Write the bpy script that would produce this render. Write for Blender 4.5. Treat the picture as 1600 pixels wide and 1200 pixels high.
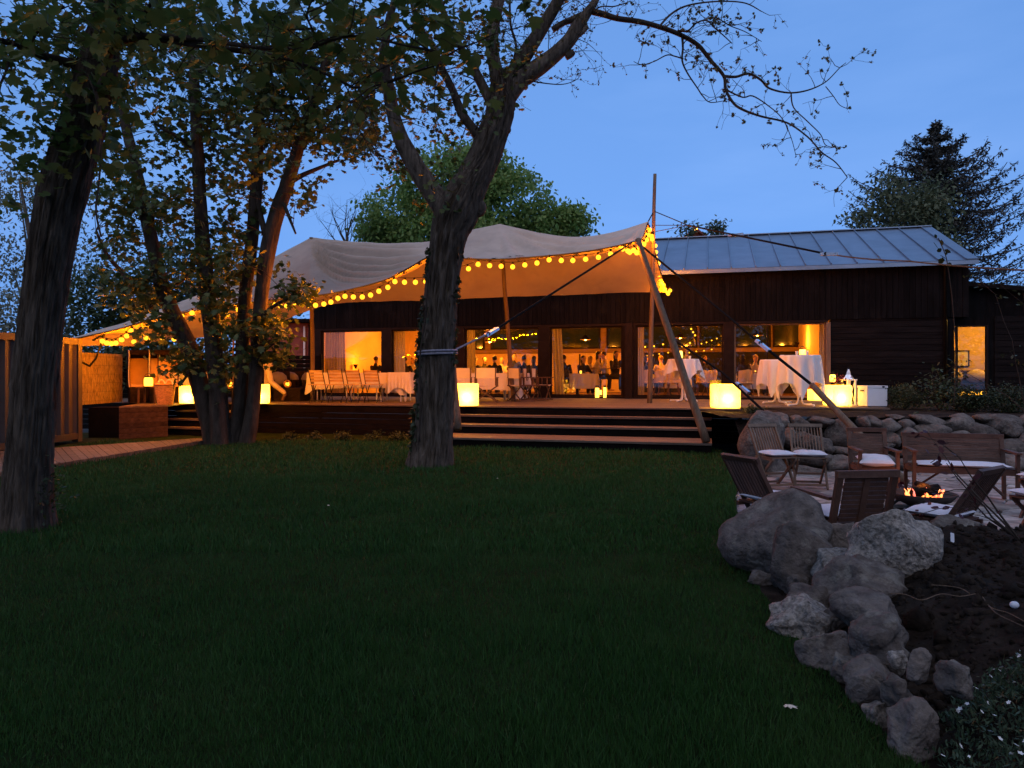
import bpy, bmesh, math, random
import numpy as np
from mathutils import Vector, Matrix, noise
random.seed(7); rng = np.random.default_rng(7)
for o in list(bpy.data.objects): bpy.data.objects.remove(o)
S = bpy.context.scene
C = S.collection
# ---------------------------------------------------------------- camera, sky, exposure
K, CXP, HZ, H = 1150.0, 800.0, 585.0, 1.46
cam = bpy.data.cameras.new('camera'); camo = bpy.data.objects.new('camera', cam); C.objects.link(camo)
cam.sensor_width = 36; cam.lens = 36 * K / 1600; cam.shift_y = -(600 - HZ) / 1600
camo.location = (0, 0, H); camo.rotation_euler = (math.pi / 2, 0, 0)
cam.clip_end = 2000; cam.clip_start = .05
S.camera = camo
W = bpy.data.worlds.new('World'); S.world = W; W.use_nodes = True
wn = W.node_tree; bg = wn.nodes['Background']
sky = wn.nodes.new('ShaderNodeTexSky'); sky.sky_type = 'NISHITA'; sky.sun_disc = False
sky.sun_elevation = math.radians(2); sky.sun_rotation = math.radians(185)
sky.ozone_density = 3.4; sky.dust_density = 0.1; sky.air_density = 1.0
tc = wn.nodes.new('ShaderNodeTexCoord'); ad = wn.nodes.new('ShaderNodeVectorMath'); ad.operation = 'ADD'
ad.inputs[1].default_value = (0, 0, 1.1)          # looks a little higher into the same sky: no pale horizon band at dusk
nm = wn.nodes.new('ShaderNodeVectorMath'); nm.operation = 'NORMALIZE'
wn.links.new(tc.outputs['Generated'], ad.inputs[0]); wn.links.new(ad.outputs[0], nm.inputs[0])
wn.links.new(nm.outputs[0], sky.inputs[0]); wb = wn.nodes.new('ShaderNodeMix'); wb.data_type = 'RGBA'; wb.blend_type = 'MULTIPLY'; wb.inputs[0].default_value = 1; wb.inputs[7].default_value = (1.36, 1.04, 1.02, 1)   # white balance of the whole sky
cm = wn.nodes.new('ShaderNodeMapping'); cm.inputs['Scale'].default_value = (1.6, 1.6, 7); cn = wn.nodes.new('ShaderNodeTexNoise'); cn.inputs['Scale'].default_value = 1.6; cn.inputs['Detail'].default_value = 6
wn.links.new(tc.outputs['Generated'], cm.inputs[0]); wn.links.new(cm.outputs[0], cn.inputs['Vector'])
cr_ = wn.nodes.new('ShaderNodeMapRange'); cr_.inputs[1].default_value = .45; cr_.inputs[2].default_value = .8; cr_.inputs[4].default_value = .12; wn.links.new(cn.outputs['Fac'], cr_.inputs[0])
cmx = wn.nodes.new('ShaderNodeMix'); cmx.data_type = 'RGBA'; cmx.inputs[7].default_value = (.42, .62, 1.05, 1)      # thin veil of high cloud
wn.links.new(cr_.outputs[0], cmx.inputs[0]); wn.links.new(sky.outputs[0], wb.inputs[6]); wn.links.new(wb.outputs[2], cmx.inputs[6]); wn.links.new(cmx.outputs[2], bg.inputs[0])
bg.inputs[1].default_value = 0.15
# the last glow after sunset, a very wide soft source from high above, slightly behind the camera
sun = bpy.data.lights.new('afterglow', 'SUN'); sun.energy = .16; sun.angle = math.radians(100); sun.color = (1.0, .80, .66)
suno = bpy.data.objects.new('afterglow', sun); C.objects.link(suno); suno.rotation_euler = (math.radians(33), 0, math.radians(-8))
EXPO = 3.2
S.view_settings.view_transform = 'Standard'; S.view_settings.look = 'None'
S.view_settings.exposure = EXPO; S.view_settings.gamma = 1; S.view_settings.use_curve_mapping = False
EX = 2 ** EXPO
cy = S.cycles
cy.use_denoising = True
try: cy.denoiser = 'OPENIMAGEDENOISE'
except Exception: pass
cy.max_bounces = 7; cy.diffuse_bounces = 3; cy.glossy_bounces = 3; cy.transmission_bounces = 5
cy.transparent_max_bounces = 12; cy.caustics_reflective = False; cy.caustics_refractive = False
cy.use_light_tree = True; cy.sample_clamp_indirect = 3
# ---------------------------------------------------------------- pixel <-> place
DZ = .74                                            # deck height
def P(px, py, d): return Vector(((px - CXP) / K * d, d, H - (py - HZ) / K * d))
def G(px, d, z=0.0): return Vector(((px - CXP) / K * d, d, z))
def gd(py, z=0.0): return (H - z) * K / (py - HZ)
A = math.radians(15); CA, SA = math.cos(A), math.sin(A)
P0 = Vector(((900 - 800) / K * 22.4, 22.4, 0)); DD = P0.x * SA + P0.y * CA
MF = Matrix.Translation(P0) @ Matrix.Rotation(-A, 4, 'Z')
def fs(px, t=0.0):
    k = (px - CXP) / K; d = (DD - t) / (CA + k * SA); x = k * d
    return (x - P0.x) * CA - (d - P0.y) * SA
def fd(px, t=0.0): return (DD - t) / (CA + (px - CXP) / K * SA)
def LW(s, t, z): return MF @ Vector((s, -t, z))
TD = 6.09                                           # deck front
# ---------------------------------------------------------------- materials
MATS = {}
def nodes(name):
    m = bpy.data.materials.new(name); m.use_nodes = True
    nt = m.node_tree; return m, nt, nt.nodes['Principled BSDF'], nt.nodes['Material Output']
def mat(name, col, rough=.7, var=.35, scale=8.0, bump=0.0, bscale=None, stretch=(1, 1, 1), metal=0.0, coords='Object', detail=4, spec=.3, col2=None):
    m, nt, b, out = nodes(name)
    N = nt.nodes; Lk = nt.links
    t = N.new('ShaderNodeTexCoord'); mp = N.new('ShaderNodeMapping'); mp.inputs['Scale'].default_value = stretch
    Lk.new(t.outputs[coords], mp.inputs[0])
    oi = N.new('ShaderNodeObjectInfo')
    av = N.new('ShaderNodeVectorMath'); av.operation = 'MULTIPLY_ADD'
    cb = N.new('ShaderNodeCombineXYZ')
    for i in range(3): Lk.new(oi.outputs['Random'], cb.inputs[i])
    av.inputs[1].default_value = (13, 17, 11); Lk.new(cb.outputs[0], av.inputs[0]); Lk.new(mp.outputs[0], av.inputs[2])
    nz = N.new('ShaderNodeTexNoise'); nz.inputs['Scale'].default_value = scale; nz.inputs['Detail'].default_value = detail; nz.inputs['Roughness'].default_value = .65
    Lk.new(av.outputs[0], nz.inputs['Vector'])
    cr = N.new('ShaderNodeValToRGB')
    c2 = col2 or tuple(min(1, c * (1 + var)) for c in col); c1 = tuple(c * (1 - var) for c in col)
    cr.color_ramp.elements[0].color = (*c1, 1); cr.color_ramp.elements[0].position = .32
    cr.color_ramp.elements[1].color = (*c2, 1); cr.color_ramp.elements[1].position = .68
    Lk.new(nz.outputs['Fac'], cr.inputs[0])
    mx = N.new('ShaderNodeMix'); mx.data_type = 'RGBA'; mx.blend_type = 'MULTIPLY'; mx.inputs[0].default_value = 1
    mr = N.new('ShaderNodeMapRange'); mr.inputs[3].default_value = 1 - var * .5; mr.inputs[4].default_value = 1 + var * .35
    Lk.new(oi.outputs['Random'], mr.inputs[0]); Lk.new(cr.outputs[0], mx.inputs[6]); Lk.new(mr.outputs[0], mx.inputs[7])
    Lk.new(mx.outputs[2], b.inputs['Base Color'])
    b.inputs['Roughness'].default_value = rough; b.inputs['Metallic'].default_value = metal
    b.inputs['Specular IOR Level'].default_value = spec
    if bump:
        n2 = N.new('ShaderNodeTexNoise'); n2.inputs['Scale'].default_value = bscale or scale * 3; n2.inputs['Detail'].default_value = 5
        Lk.new(av.outputs[0], n2.inputs['Vector'])
        bp = N.new('ShaderNodeBump'); bp.inputs['Strength'].default_value = min(1, bump); bp.inputs['Distance'].default_value = .02 * max(1, bump)
        Lk.new(n2.outputs['Fac'], bp.inputs['Height']); Lk.new(bp.outputs[0], b.inputs['Normal'])
    MATS[name] = m
    return m
def weather(m, col, fac=.55, scale=3.5):
    nt = m.node_tree; N = nt.nodes; Lk = nt.links; b = N['Principled BSDF']; src = b.inputs['Base Color'].links[0].from_socket; oi = [n for n in N if n.type == 'OBJECT_INFO'][0]
    t = N.new('ShaderNodeTexCoord'); v = N.new('ShaderNodeVectorMath'); v.operation = 'ADD'; Lk.new(t.outputs['Object'], v.inputs[0]); Lk.new(oi.outputs['Location'], v.inputs[1])
    n = N.new('ShaderNodeTexNoise'); n.inputs['Scale'].default_value = scale; n.inputs['Detail'].default_value = 9; n.inputs['Roughness'].default_value = .72; Lk.new(v.outputs[0], n.inputs['Vector'])
    r = N.new('ShaderNodeMapRange'); r.inputs[1].default_value = .54; r.inputs[2].default_value = .63; r.inputs[4].default_value = fac; Lk.new(n.outputs['Fac'], r.inputs[0])
    x = N.new('ShaderNodeMix'); x.data_type = 'RGBA'; x.inputs[7].default_value = (*col, 1); Lk.new(r.outputs[0], x.inputs[0]); Lk.new(src, x.inputs[6]); Lk.new(x.outputs[2], b.inputs['Base Color'])
def leafmat(name, c1, c2, trans=.35, rough=.5):
    m, nt, b, out = nodes(name); N = nt.nodes; Lk = nt.links
    g = N.new('ShaderNodeNewGeometry'); oi = N.new('ShaderNodeObjectInfo')
    a = N.new('ShaderNodeMath'); a.operation = 'ADD'; Lk.new(g.outputs['Random Per Island'], a.inputs[0]); Lk.new(oi.outputs['Random'], a.inputs[1])
    f = N.new('ShaderNodeMath'); f.operation = 'FRACT'; Lk.new(a.outputs[0], f.inputs[0])
    cr = N.new('ShaderNodeValToRGB'); cr.color_ramp.elements[0].color = (*c1, 1); cr.color_ramp.elements[1].color = (*c2, 1)
    Lk.new(f.outputs[0], cr.inputs[0]); Lk.new(cr.outputs[0], b.inputs['Base Color'])
    b.inputs['Roughness'].default_value = rough; b.inputs['Specular IOR Level'].default_value = .25
    tr = N.new('ShaderNodeBsdfTranslucent'); Lk.new(cr.outputs[0], tr.inputs[0])
    mx = N.new('ShaderNodeMixShader'); mx.inputs[0].default_value = trans
    Lk.new(b.outputs[0], mx.inputs[1]); Lk.new(tr.outputs[0], mx.inputs[2]); Lk.new(mx.outputs[0], out.inputs[0])
    MATS[name] = m; return m
def grassmat(name, c1, c2, c3):
    m = leafmat(name, c1, c2, .2, .65); nt = m.node_tree; N = nt.nodes; Lk = nt.links
    t = N.new('ShaderNodeTexCoord'); nz = N.new('ShaderNodeTexNoise'); nz.inputs['Scale'].default_value = 1.1; nz.inputs['Detail'].default_value = 5; Lk.new(t.outputs['Object'], nz.inputs['Vector'])
    cr = [n for n in N if n.type == 'VALTORGB'][0]; r2 = N.new('ShaderNodeMapRange'); r2.inputs[1].default_value = .48; r2.inputs[2].default_value = .66; el = cr.color_ramp.elements.new(.985); el.color = (*c2, 1); cr.color_ramp.elements[2].color = (.11, .13, .06, 1)
    Lk.new(nz.outputs['Fac'], r2.inputs[0]); mx = N.new('ShaderNodeMix'); mx.data_type = 'RGBA'; mx.inputs[7].default_value = (*c3, 1); Lk.new(r2.outputs[0], mx.inputs[0]); Lk.new(cr.outputs[0], mx.inputs[6])
    Lk.new(mx.outputs[2], N['Principled BSDF'].inputs['Base Color']); return m
def emis(name, col, strength):
    m, nt, b, out = nodes(name)
    b.inputs['Base Color'].default_value = (.7, .68, .6, 1)
    b.inputs['Emission Color'].default_value = (*col, 1); b.inputs['Emission Strength'].default_value = strength / EX
    MATS[name] = m; return m
def shellmat(name, col, strength, clear):
    m, nt, b, out = nodes(name); N = nt.nodes; Lk = nt.links; N.remove(b)
    e = N.new('ShaderNodeEmission'); e.inputs[0].default_value = (*col, 1); e.inputs[1].default_value = strength / EX
    t = N.new('ShaderNodeBsdfTransparent'); mx = N.new('ShaderNodeMixShader'); mx.inputs[0].default_value = clear
    Lk.new(e.outputs[0], mx.inputs[1]); Lk.new(t.outputs[0], mx.inputs[2]); Lk.new(mx.outputs[0], out.inputs[0])
    m.cycles.emission_sampling = 'NONE'; MATS[name] = m; return m
def cubemat(name, col, strength):
    m, nt, b, out = nodes(name); N = nt.nodes; Lk = nt.links
    e = N.new('ShaderNodeEmission'); e.inputs[0].default_value = (*col, 1); e.inputs[1].default_value = strength / EX
    t = N.new('ShaderNodeBsdfTranslucent'); t.inputs[0].default_value = (.75, .72, .62, 1); a1 = N.new('ShaderNodeAddShader'); mx = N.new('ShaderNodeMixShader'); mx.inputs[0].default_value = .6
    b.inputs['Base Color'].default_value = (.7, .68, .6, 1); b.inputs['Roughness'].default_value = .4
    Lk.new(b.outputs[0], mx.inputs[1]); Lk.new(t.outputs[0], mx.inputs[2]); Lk.new(mx.outputs[0], a1.inputs[0]); Lk.new(e.outputs[0], a1.inputs[1]); Lk.new(a1.outputs[0], out.inputs[0])
    MATS[name] = m; return m
def glassmat(name, tint=(.95, .97, .95), refl=1.0):
    m, nt, b, out = nodes(name); N = nt.nodes; Lk = nt.links
    N.remove(b)
    tr = N.new('ShaderNodeBsdfTransparent'); tr.inputs[0].default_value = (*tint, 1)
    gl = N.new('ShaderNodeBsdfGlossy'); gl.inputs['Roughness'].default_value = .015; gl.inputs[0].default_value = (refl, refl, refl, 1)
    fr = N.new('ShaderNodeFresnel'); fr.inputs[0].default_value = 1.55
    mx = N.new('ShaderNodeMixShader'); Lk.new(fr.outputs[0], mx.inputs[0]); Lk.new(tr.outputs[0], mx.inputs[1]); Lk.new(gl.outputs[0], mx.inputs[2])
    Lk.new(mx.outputs[0], out.inputs[0]); MATS[name] = m; return m
def fabricmat(name, col, trans=.2, var=.12, scale=3.0, rough=.9, bump=.15):
    m = mat(name, col, rough, var, scale, bump, 60, spec=.1); nt = m.node_tree; N = nt.nodes; Lk = nt.links
    b = N['Principled BSDF']; out = N['Material Output']
    tr = N.new('ShaderNodeBsdfTranslucent'); tr.inputs[0].default_value = (*col, 1)
    mx = N.new('ShaderNodeMixShader'); mx.inputs[0].default_value = trans
    Lk.new(b.outputs[0], mx.inputs[1]); Lk.new(tr.outputs[0], mx.inputs[2]); Lk.new(mx.outputs[0], out.inputs[0]); return m

WARM = (1.0, .36, .012)
M = dict(
 soil=mat('soil', (.030, .023, .018), .95, .6, 5, 1.5, 22, spec=.05),
 lawn=mat('lawn_ground', (.012, .022, .006), .95, .5, 3, .8, 40, spec=.05),
 grass=grassmat('grass_blade', (.012, .046, .008), (.030, .100, .016), (.034, .088, .018)),
 earth=mat('earth', (.03, .026, .018), .95, .5, .8, .5, 8),
 bark=mat('bark', (.105, .083, .064), .95, .62, 16, 1.6, 30, (1, 1, .16), spec=.05),
 barkm=mat('maple_bark', (.052, .041, .032), .95, .4, 9, 1.0, 26, (1, 1, .3), spec=.05),
 twig=mat('twig_bark', (.05, .038, .03), .9, .3, 9, 0, spec=.05),
 board=mat('dark_stained_board', (.006, .0050, .0050), .75, .45, 3, .4, 30, (4, 4, .4), spec=.05),
 siding=mat('dark_stained_siding', (.010, .0080, .0078), .7, .45, 3, .4, 30, (.4, 4, 4), spec=.05),
 clad=mat('deck_cladding', (.06, .034, .022), .7, .4, 3, .4, 30, (.4, 4, 4), spec=.05),
 deck=mat('deck_plank', (.125, .092, .068), .7, .4, 2.5, .4, 40, (.25, 5, 5)),
 black=mat('black_timber', (.0055, .0042, .0038), .7, .4, 4, .3, 30, spec=.05),
 roof=mat('zinc_roof', (.19, .25, .315), .42, .12, 1.5, .1, 3, metal=.75, spec=.5),
 frame=mat('oak_frame', (.16, .09, .05), .55, .3, 4, .2, 40, (3, 3, .5)),
 darkframe=mat('dark_frame', (.016, .010, .008), .5, .3, 4, .1, spec=.05),
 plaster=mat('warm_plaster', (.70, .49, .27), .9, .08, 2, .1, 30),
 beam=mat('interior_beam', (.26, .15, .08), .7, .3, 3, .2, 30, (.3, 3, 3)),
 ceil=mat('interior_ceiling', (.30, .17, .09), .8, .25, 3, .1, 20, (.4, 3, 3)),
 ifloor=mat('interior_floor', (.16, .09, .05), .5, .3, 3, .1, 20, (.3, 4, 4)),
 dimwall=mat('dim_back_wall', (.030, .026, .018), .7, .3, 3, .1, 20, spec=.05),
 nightglass=mat('night_window', (.02, .03, .03), .08, .2, 3, 0, spec=.6),
 glass=glassmat('window_glass'),
 tent=fabricmat('sand_tent_fabric', (.44, .35, .28), .02, .10, 1.2),
 rope=mat('black_webbing', (.010, .010, .011), .8, .3, 20, spec=.05),
 strap=mat('grey_lilac_webbing', (.22, .21, .25), .7, .2, 20),
 ratchet=mat('ratchet_metal', (.75, .80, .88), .3, .1, 20, metal=.9),
 pole=mat('spruce_pole', (.13, .088, .058), .8, .35, 6, .5, 30, (4, 4, .3)),
 wire=mat('lamp_wire', (.008, .007, .006), .8, .2, 20, spec=.03),
 bulb=shellmat('lantern_globe', (1, .37, .014), 5.6, .58),
 cube=cubemat('glow_cube_shell', (1, .40, .003), 7.0),
 candle=emis('candle_glow', (1, .40, .02), 6.0),
 whitebox=mat('white_plastic', (.72, .70, .70), .45, .04, 3),
 cloth=fabricmat('white_tablecloth', (.74, .70, .68), .12, .05),
 canvas=fabricmat('cream_canvas', (.66, .56, .42), .15, .08),
 curtain=fabricmat('sheer_curtain', (.52, .46, .36), .35, .08),
 cushion=mat('white_cushion', (.57, .59, .65), .9, .08, 6, .3, 30),
 teak=mat('teak', (.078, .038, .025), .6, .35, 4, .3, 40, (1, 1, 1)),
 teakgrey=mat('weathered_teak', (.15, .105, .075), .7, .3, 4, .3, 40),
 slat=mat('honey_slat', (.55, .36, .17), .6, .2, 5, .1, 40),
 metal=mat('dark_metal', (.02, .018, .016), .45, .2, 10, metal=.6),
 whitemetal=mat('white_metal', (.68, .66, .64), .4, .05, 10),
 wicker=mat('wicker', (.50, .27, .10), .7, .45, 14, 1.2, 40, (1, 1, 2.5)),
 darkwicker=mat('dark_wicker', (.018, .012, .012), .8, .4, 14, 1.0, 40, spec=.05),
 lining=fabricmat('hood_lining', (.55, .36, .22), .1),
 reed=mat('reed_mat', (.36, .27, .13), .85, .85, 8, 1.0, 30, (12, 12, .9), detail=6),
 corr=mat('painted_steel', (.062, .048, .038), .6, .15, 3, .2, 8, spec=.35),
 stone=mat('field_stone', (.125, .108, .096), .9, .45, 9, 2.0, 22, detail=9, spec=.05),
 stoneb=mat('speckled_granite', (.20, .18, .155), .9, .8, 30, 2.0, 34, detail=9),
 stonew=mat('wall_stone', (.125, .105, .092), .9, .5, 7, 2.0, 18, detail=9, spec=.05),
 flag=mat('flagstone', (.27, .25, .23), .85, .6, 4, 1.2, 14),
 slate=mat('edging_slate', (.16, .165, .18), .85, .45, 5, .8, 18),
 ash=mat('charred_wood', (.012, .011, .010), .95, .4, 10, 1, 20, spec=.05),
 iron=mat('rusted_iron', (.035, .028, .026), .8, .4, 8, .5, 20),
 fire=emis('flame', (1, .22, .03), 3.5), ember=emis('ember', (1, .10, .03), 2.2),
 skin=mat('skin', (.48, .28, .19), .55, .08, 6),
 hair=mat('dark_hair', (.025, .017, .012), .7, .3, 20, .5, 60),
 hairf=mat('fair_hair', (.22, .14, .07), .7, .3, 20, .5, 60),
 khaki=mat('khaki_cotton', (.50, .40, .26), .9, .1, 8, .3, 30),
 greyshirt=mat('grey_cotton', (.21, .19, .17), .9, .12, 8, .3, 30),
 darkcloth=mat('dark_cloth', (.030, .026, .026), .9, .3, 5, .3, 30),
 lightcloth=mat('pale_cloth', (.52, .44, .36), .9, .15, 5, .3, 30),
 shoe=mat('brown_shoe', (.10, .05, .03), .6, .2, 10),
 brick=mat('red_brick_wall', (.20, .065, .05), .9, .3, 6, .4, 20),
 redroof=mat('brick_gable', (.16, .05, .04), .9, .25, 3, .3, 12),
 maple=leafmat('maple_leaf', (.034, .066, .016), (.078, .108, .030), .25),
 nearleaf=leafmat('near_maple_leaf', (.055, .105, .026), (.12, .17, .045), .45),
 budleaf=leafmat('young_leaf', (.045, .055, .020), (.10, .095, .035), .4),
 chestnut=leafmat('chestnut_leaf', (.10, .20, .045), (.25, .32, .09), .5),
 birch=leafmat('birch_leaf', (.11, .12, .08), (.20, .21, .15), .4),
 darkleaf=leafmat('dark_hedge_leaf', (.030, .050, .022), (.060, .085, .035), .3),
 spruce=leafmat('spruce_needle', (.030, .032, .026), (.075, .068, .050), .1),
 palegreen=leafmat('pale_tree_leaf', (.065, .085, .042), (.13, .15, .078), .35),
 shrub=leafmat('shrub_leaf', (.025, .040, .014), (.060, .075, .026), .25),
 ivy=leafmat('ivy_leaf', (.018, .030, .012), (.045, .060, .022), .2),
 cover=leafmat('cushion_plant_leaf', (.030, .060, .030), (.060, .095, .050), .25),
 petal=mat('white_petal', (.72, .74, .72), .7, .05, 10),
 tag=mat('white_plant_tag', (.62, .66, .72), .5, .05, 10),
 paper=mat('paper', (.7, .62, .48), .8, .1, 10),
 darkred=leafmat('dark_red_leaf', (.030, .006, .010), (.06, .012, .016), .2),
 redflower=leafmat('purple_petal', (.10, .01, .02), (.22, .02, .05), .2),
)
weather(M['stone'], (.24, .225, .19), .6, 4.5); weather(M['stonew'], (.21, .195, .165), .55, 4); weather(M['stoneb'], (.34, .31, .26), .5, 7); weather(M['flag'], (.13, .115, .10), .6, 3); weather(M['tent'], (.30, .25, .21), .35, 1.1); weather(M['roof'], (.14, .18, .22), .5, .7); weather(M['board'], (.012, .0105, .0105), .6, 1.6)
# ---------------------------------------------------------------- mesh tools
WM = {}
class MB:
    def __init__(s): s.v = []; s.f = []
    def add(s, vs, fs):
        n = len(s.v); s.v += [Vector(p) for p in vs]; s.f += [tuple(i + n for i in f) for f in fs]
    def box(s, c, size, R=None):
        h = Vector(size) / 2; c = Vector(c)
        vs = [Vector((x * h.x, y * h.y, z * h.z)) for x in (-1, 1) for y in (-1, 1) for z in (-1, 1)]
        if R is not None: vs = [R @ p for p in vs]
        s.add([c + p for p in vs], [(0, 1, 3, 2), (4, 6, 7, 5), (0, 4, 5, 1), (2, 3, 7, 6), (0, 2, 6, 4), (1, 5, 7, 3)])
    def bar(s, a, b, w, h=None, up=(0, 0, 1)):
        a = Vector(a); b = Vector(b); h = h or w; d = b - a; L = d.length
        if L < 1e-6: return
        z = d / L; u = Vector(up)
        if abs(z.dot(u)) > .98: u = Vector((1, 0, 0)) if abs(z.x) < .9 else Vector((0, 1, 0))
        x = u.cross(z).normalized(); y = z.cross(x)
        s.box((a + b) / 2, (w, h, L), Matrix((x, y, z)).transposed())
    def tube(s, pts, rad, n=8, cap=True, wob=None):
        pts = [Vector(p) for p in pts]; m = len(pts)
        if not hasattr(rad, '__len__'): rad = [rad] * m
        rings = []; px = None
        for i, p in enumerate(pts):
            t = (pts[min(i + 1, m - 1)] - pts[max(i - 1, 0)])
            if t.length < 1e-9: t = Vector((0, 0, 1))
            t.normalize()
            if px is None:
                px = t.orthogonal().normalized() if abs(t.z) < .95 else (Vector((1, 0, 0)) - t * t.x).normalized()
            else:
                px = (px - t * px.dot(t)); px = px.normalized() if px.length > 1e-6 else t.orthogonal().normalized()
            py = t.cross(px)
            ring = []
            for k in range(n):
                a = 2 * math.pi * k / n; r = rad[i]
                if wob: r = wob(p, a, r, i)
                ring.append(p + (px * math.cos(a) + py * math.sin(a)) * r)
            rings.append(ring)
        base = len(s.v)
        for r in rings: s.v += r
        for i in range(m - 1):
            for k in range(n):
                a = base + i * n + k; b = base + i * n + (k + 1) % n
                s.f.append((a, b, b + n, a + n))
        if cap:
            s.f.append(tuple(base + k for k in reversed(range(n)))); s.f.append(tuple(base + (m - 1) * n + k for k in range(n)))
    def lathe(s, prof, n=20, c=(0, 0, 0), close=False):
        base = len(s.v); c = Vector(c)
        for r, z in prof:
            for k in range(n):
                a = 2 * math.pi * k / n; s.v.append(c + Vector((r * math.cos(a), r * math.sin(a), z)))
        for i in range(len(prof) - 1):
            for k in range(n):
                a = base + i * n + k; b = base + i * n + (k + 1) % n
                s.f.append((a, b, b + n, a + n))
        if close:
            s.f.append(tuple(base + k for k in reversed(range(n)))); s.f.append(tuple(base + (len(prof) - 1) * n + k for k in range(n)))
    def grid(s, fn, nu, nv):
        base = len(s.v)
        for i in range(nu + 1):
            for j in range(nv + 1): s.v.append(Vector(fn(i / nu, j / nv)))
        for i in range(nu):
            for j in range(nv):
                a = base + i * (nv + 1) + j; s.f.append((a, a + nv + 1, a + nv + 2, a + 1))
    def ball(s, c, r, seg=2, sq=(1, 1, 1)):
        b = bmesh.new(); bmesh.ops.create_icosphere(b, subdivisions=seg, radius=1)
        b.verts.ensure_lookup_table(); c = Vector(c)
        s.add([c + Vector((v.co.x * r * sq[0], v.co.y * r * sq[1], v.co.z * r * sq[2])) for v in b.verts], [tuple(v.index for v in f.verts) for f in b.faces]); b.free()
    def mesh(s, name, m, smooth=False, inv=None, fix=True):
        me = bpy.data.meshes.new(name)
        vs = s.v if inv is None else [inv @ p for p in s.v]
        me.from_pydata([tuple(p) for p in vs], [], s.f); me.materials.append(m)
        if fix:
            b = bmesh.new(); b.from_mesh(me); bmesh.ops.recalc_face_normals(b, faces=b.faces); b.to_mesh(me); b.free()
        if smooth: me.polygons.foreach_set('use_smooth', [True] * len(me.polygons))
        me.update(); return me
    def part(s, name, m, parent, smooth=False, local=False, label=None, kind=None, fix=True):
        inv = None if local else WM[parent.name].inverted()
        me = s.mesh(name, m, smooth, inv, fix); return link(name, me, parent, label=label, kind=kind)
    def thing(s, name, m, label, cat, group=None, smooth=False, kind=None, loc=None):
        if loc is None:
            n = len(s.v); zmin = min(p.z for p in s.v)
            loc = Vector((sum(p.x for p in s.v) / n, sum(p.y for p in s.v) / n, zmin))
        loc = Vector(loc); me = s.mesh(name, m, smooth, Matrix.Translation(-loc))
        o = link(name, me); o.location = loc; WM[o.name] = Matrix.Translation(loc)
        tag(o, label, cat, group, kind); return o
def link(name, me, parent=None, loc=None, rot=None, label=None, kind=None, scale=None):
    o = bpy.data.objects.new(name, me); C.objects.link(o)
    if parent is not None:
        o.parent = parent; WM[o.name] = WM[parent.name].copy()
    if loc is not None: o.location = loc
    if rot is not None: o.rotation_euler = rot
    if scale is not None: o.scale = scale
    if label: o['label'] = label
    if kind: o['kind'] = kind
    return o
def tag(o, label=None, cat=None, group=None, kind=None):
    if label: o['label'] = label
    if cat: o['category'] = cat
    if group: o['group'] = group
    if kind: o['kind'] = kind
    return o
def empty(name, loc, label, cat, group=None, rz=0.0, kind=None):
    o = bpy.data.objects.new(name, None); C.objects.link(o); o.location = loc; o.rotation_euler = (0, 0, rz); o.empty_display_size = .1
    WM[o.name] = Matrix.Translation(Vector(loc)) @ Matrix.Rotation(rz, 4, 'Z')
    return tag(o, label, cat, group, kind)
def structure(name, loc=(0, 0, 0), rz=0.0):
    return empty(name, loc, None, None, None, rz, 'structure')
def dup(src, loc, rz, label, group=None, scale=None):
    def cp(o, par):
        c = o.copy(); C.objects.link(c)
        if par is not None: c.parent = par
        for ch in o.children: cp(ch, c)
        return c
    r = cp(src, None); r.location = loc; r.rotation_euler = (0, 0, rz)
    if scale: r.scale = scale
    WM[r.name] = Matrix.Translation(Vector(loc)) @ Matrix.Rotation(rz, 4, 'Z')
    r['label'] = label
    if group: r['group'] = group
    return r
def tris(name, V, F, m, parent=None, kind=None, label=None):
    me = bpy.data.meshes.new(name); nv, nf = len(V), len(F); k = F.shape[1]
    me.vertices.add(nv); me.vertices.foreach_set('co', np.ascontiguousarray(V, dtype=np.float32).ravel())
    me.loops.add(nf * k); me.loops.foreach_set('vertex_index', np.ascontiguousarray(F, dtype=np.int32).ravel())
    me.polygons.add(nf); me.polygons.foreach_set('loop_start', np.arange(0, nf * k, k, dtype=np.int32))
    me.materials.append(m); me.update(calc_edges=True)
    if parent is not None:
        inv = np.array(WM[parent.name].inverted())
        me.transform(WM[parent.name].inverted())
    return link(name, me, parent, label=label, kind=kind)
def catmull(pts, sub):
    out = []; n = len(pts)
    for i in range(n - 1):
        p0 = pts[max(i - 1, 0)]; p1 = pts[i]; p2 = pts[i + 1]; p3 = pts[min(i + 2, n - 1)]
        for j in range(sub):
            t = j / sub
            out.append([.5 * (2 * b + (c - a) * t + (2 * a - 5 * b + 4 * c - d) * t * t + (3 * b - a - 3 * c + d) * t ** 3) for a, b, c, d in zip(p0, p1, p2, p3)])
    out.append(list(pts[-1])); return out
def ss(a, b, x):
    t = min(1, max(0, (x - a) / (b - a))); return t * t * (3 - 2 * t)
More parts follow.
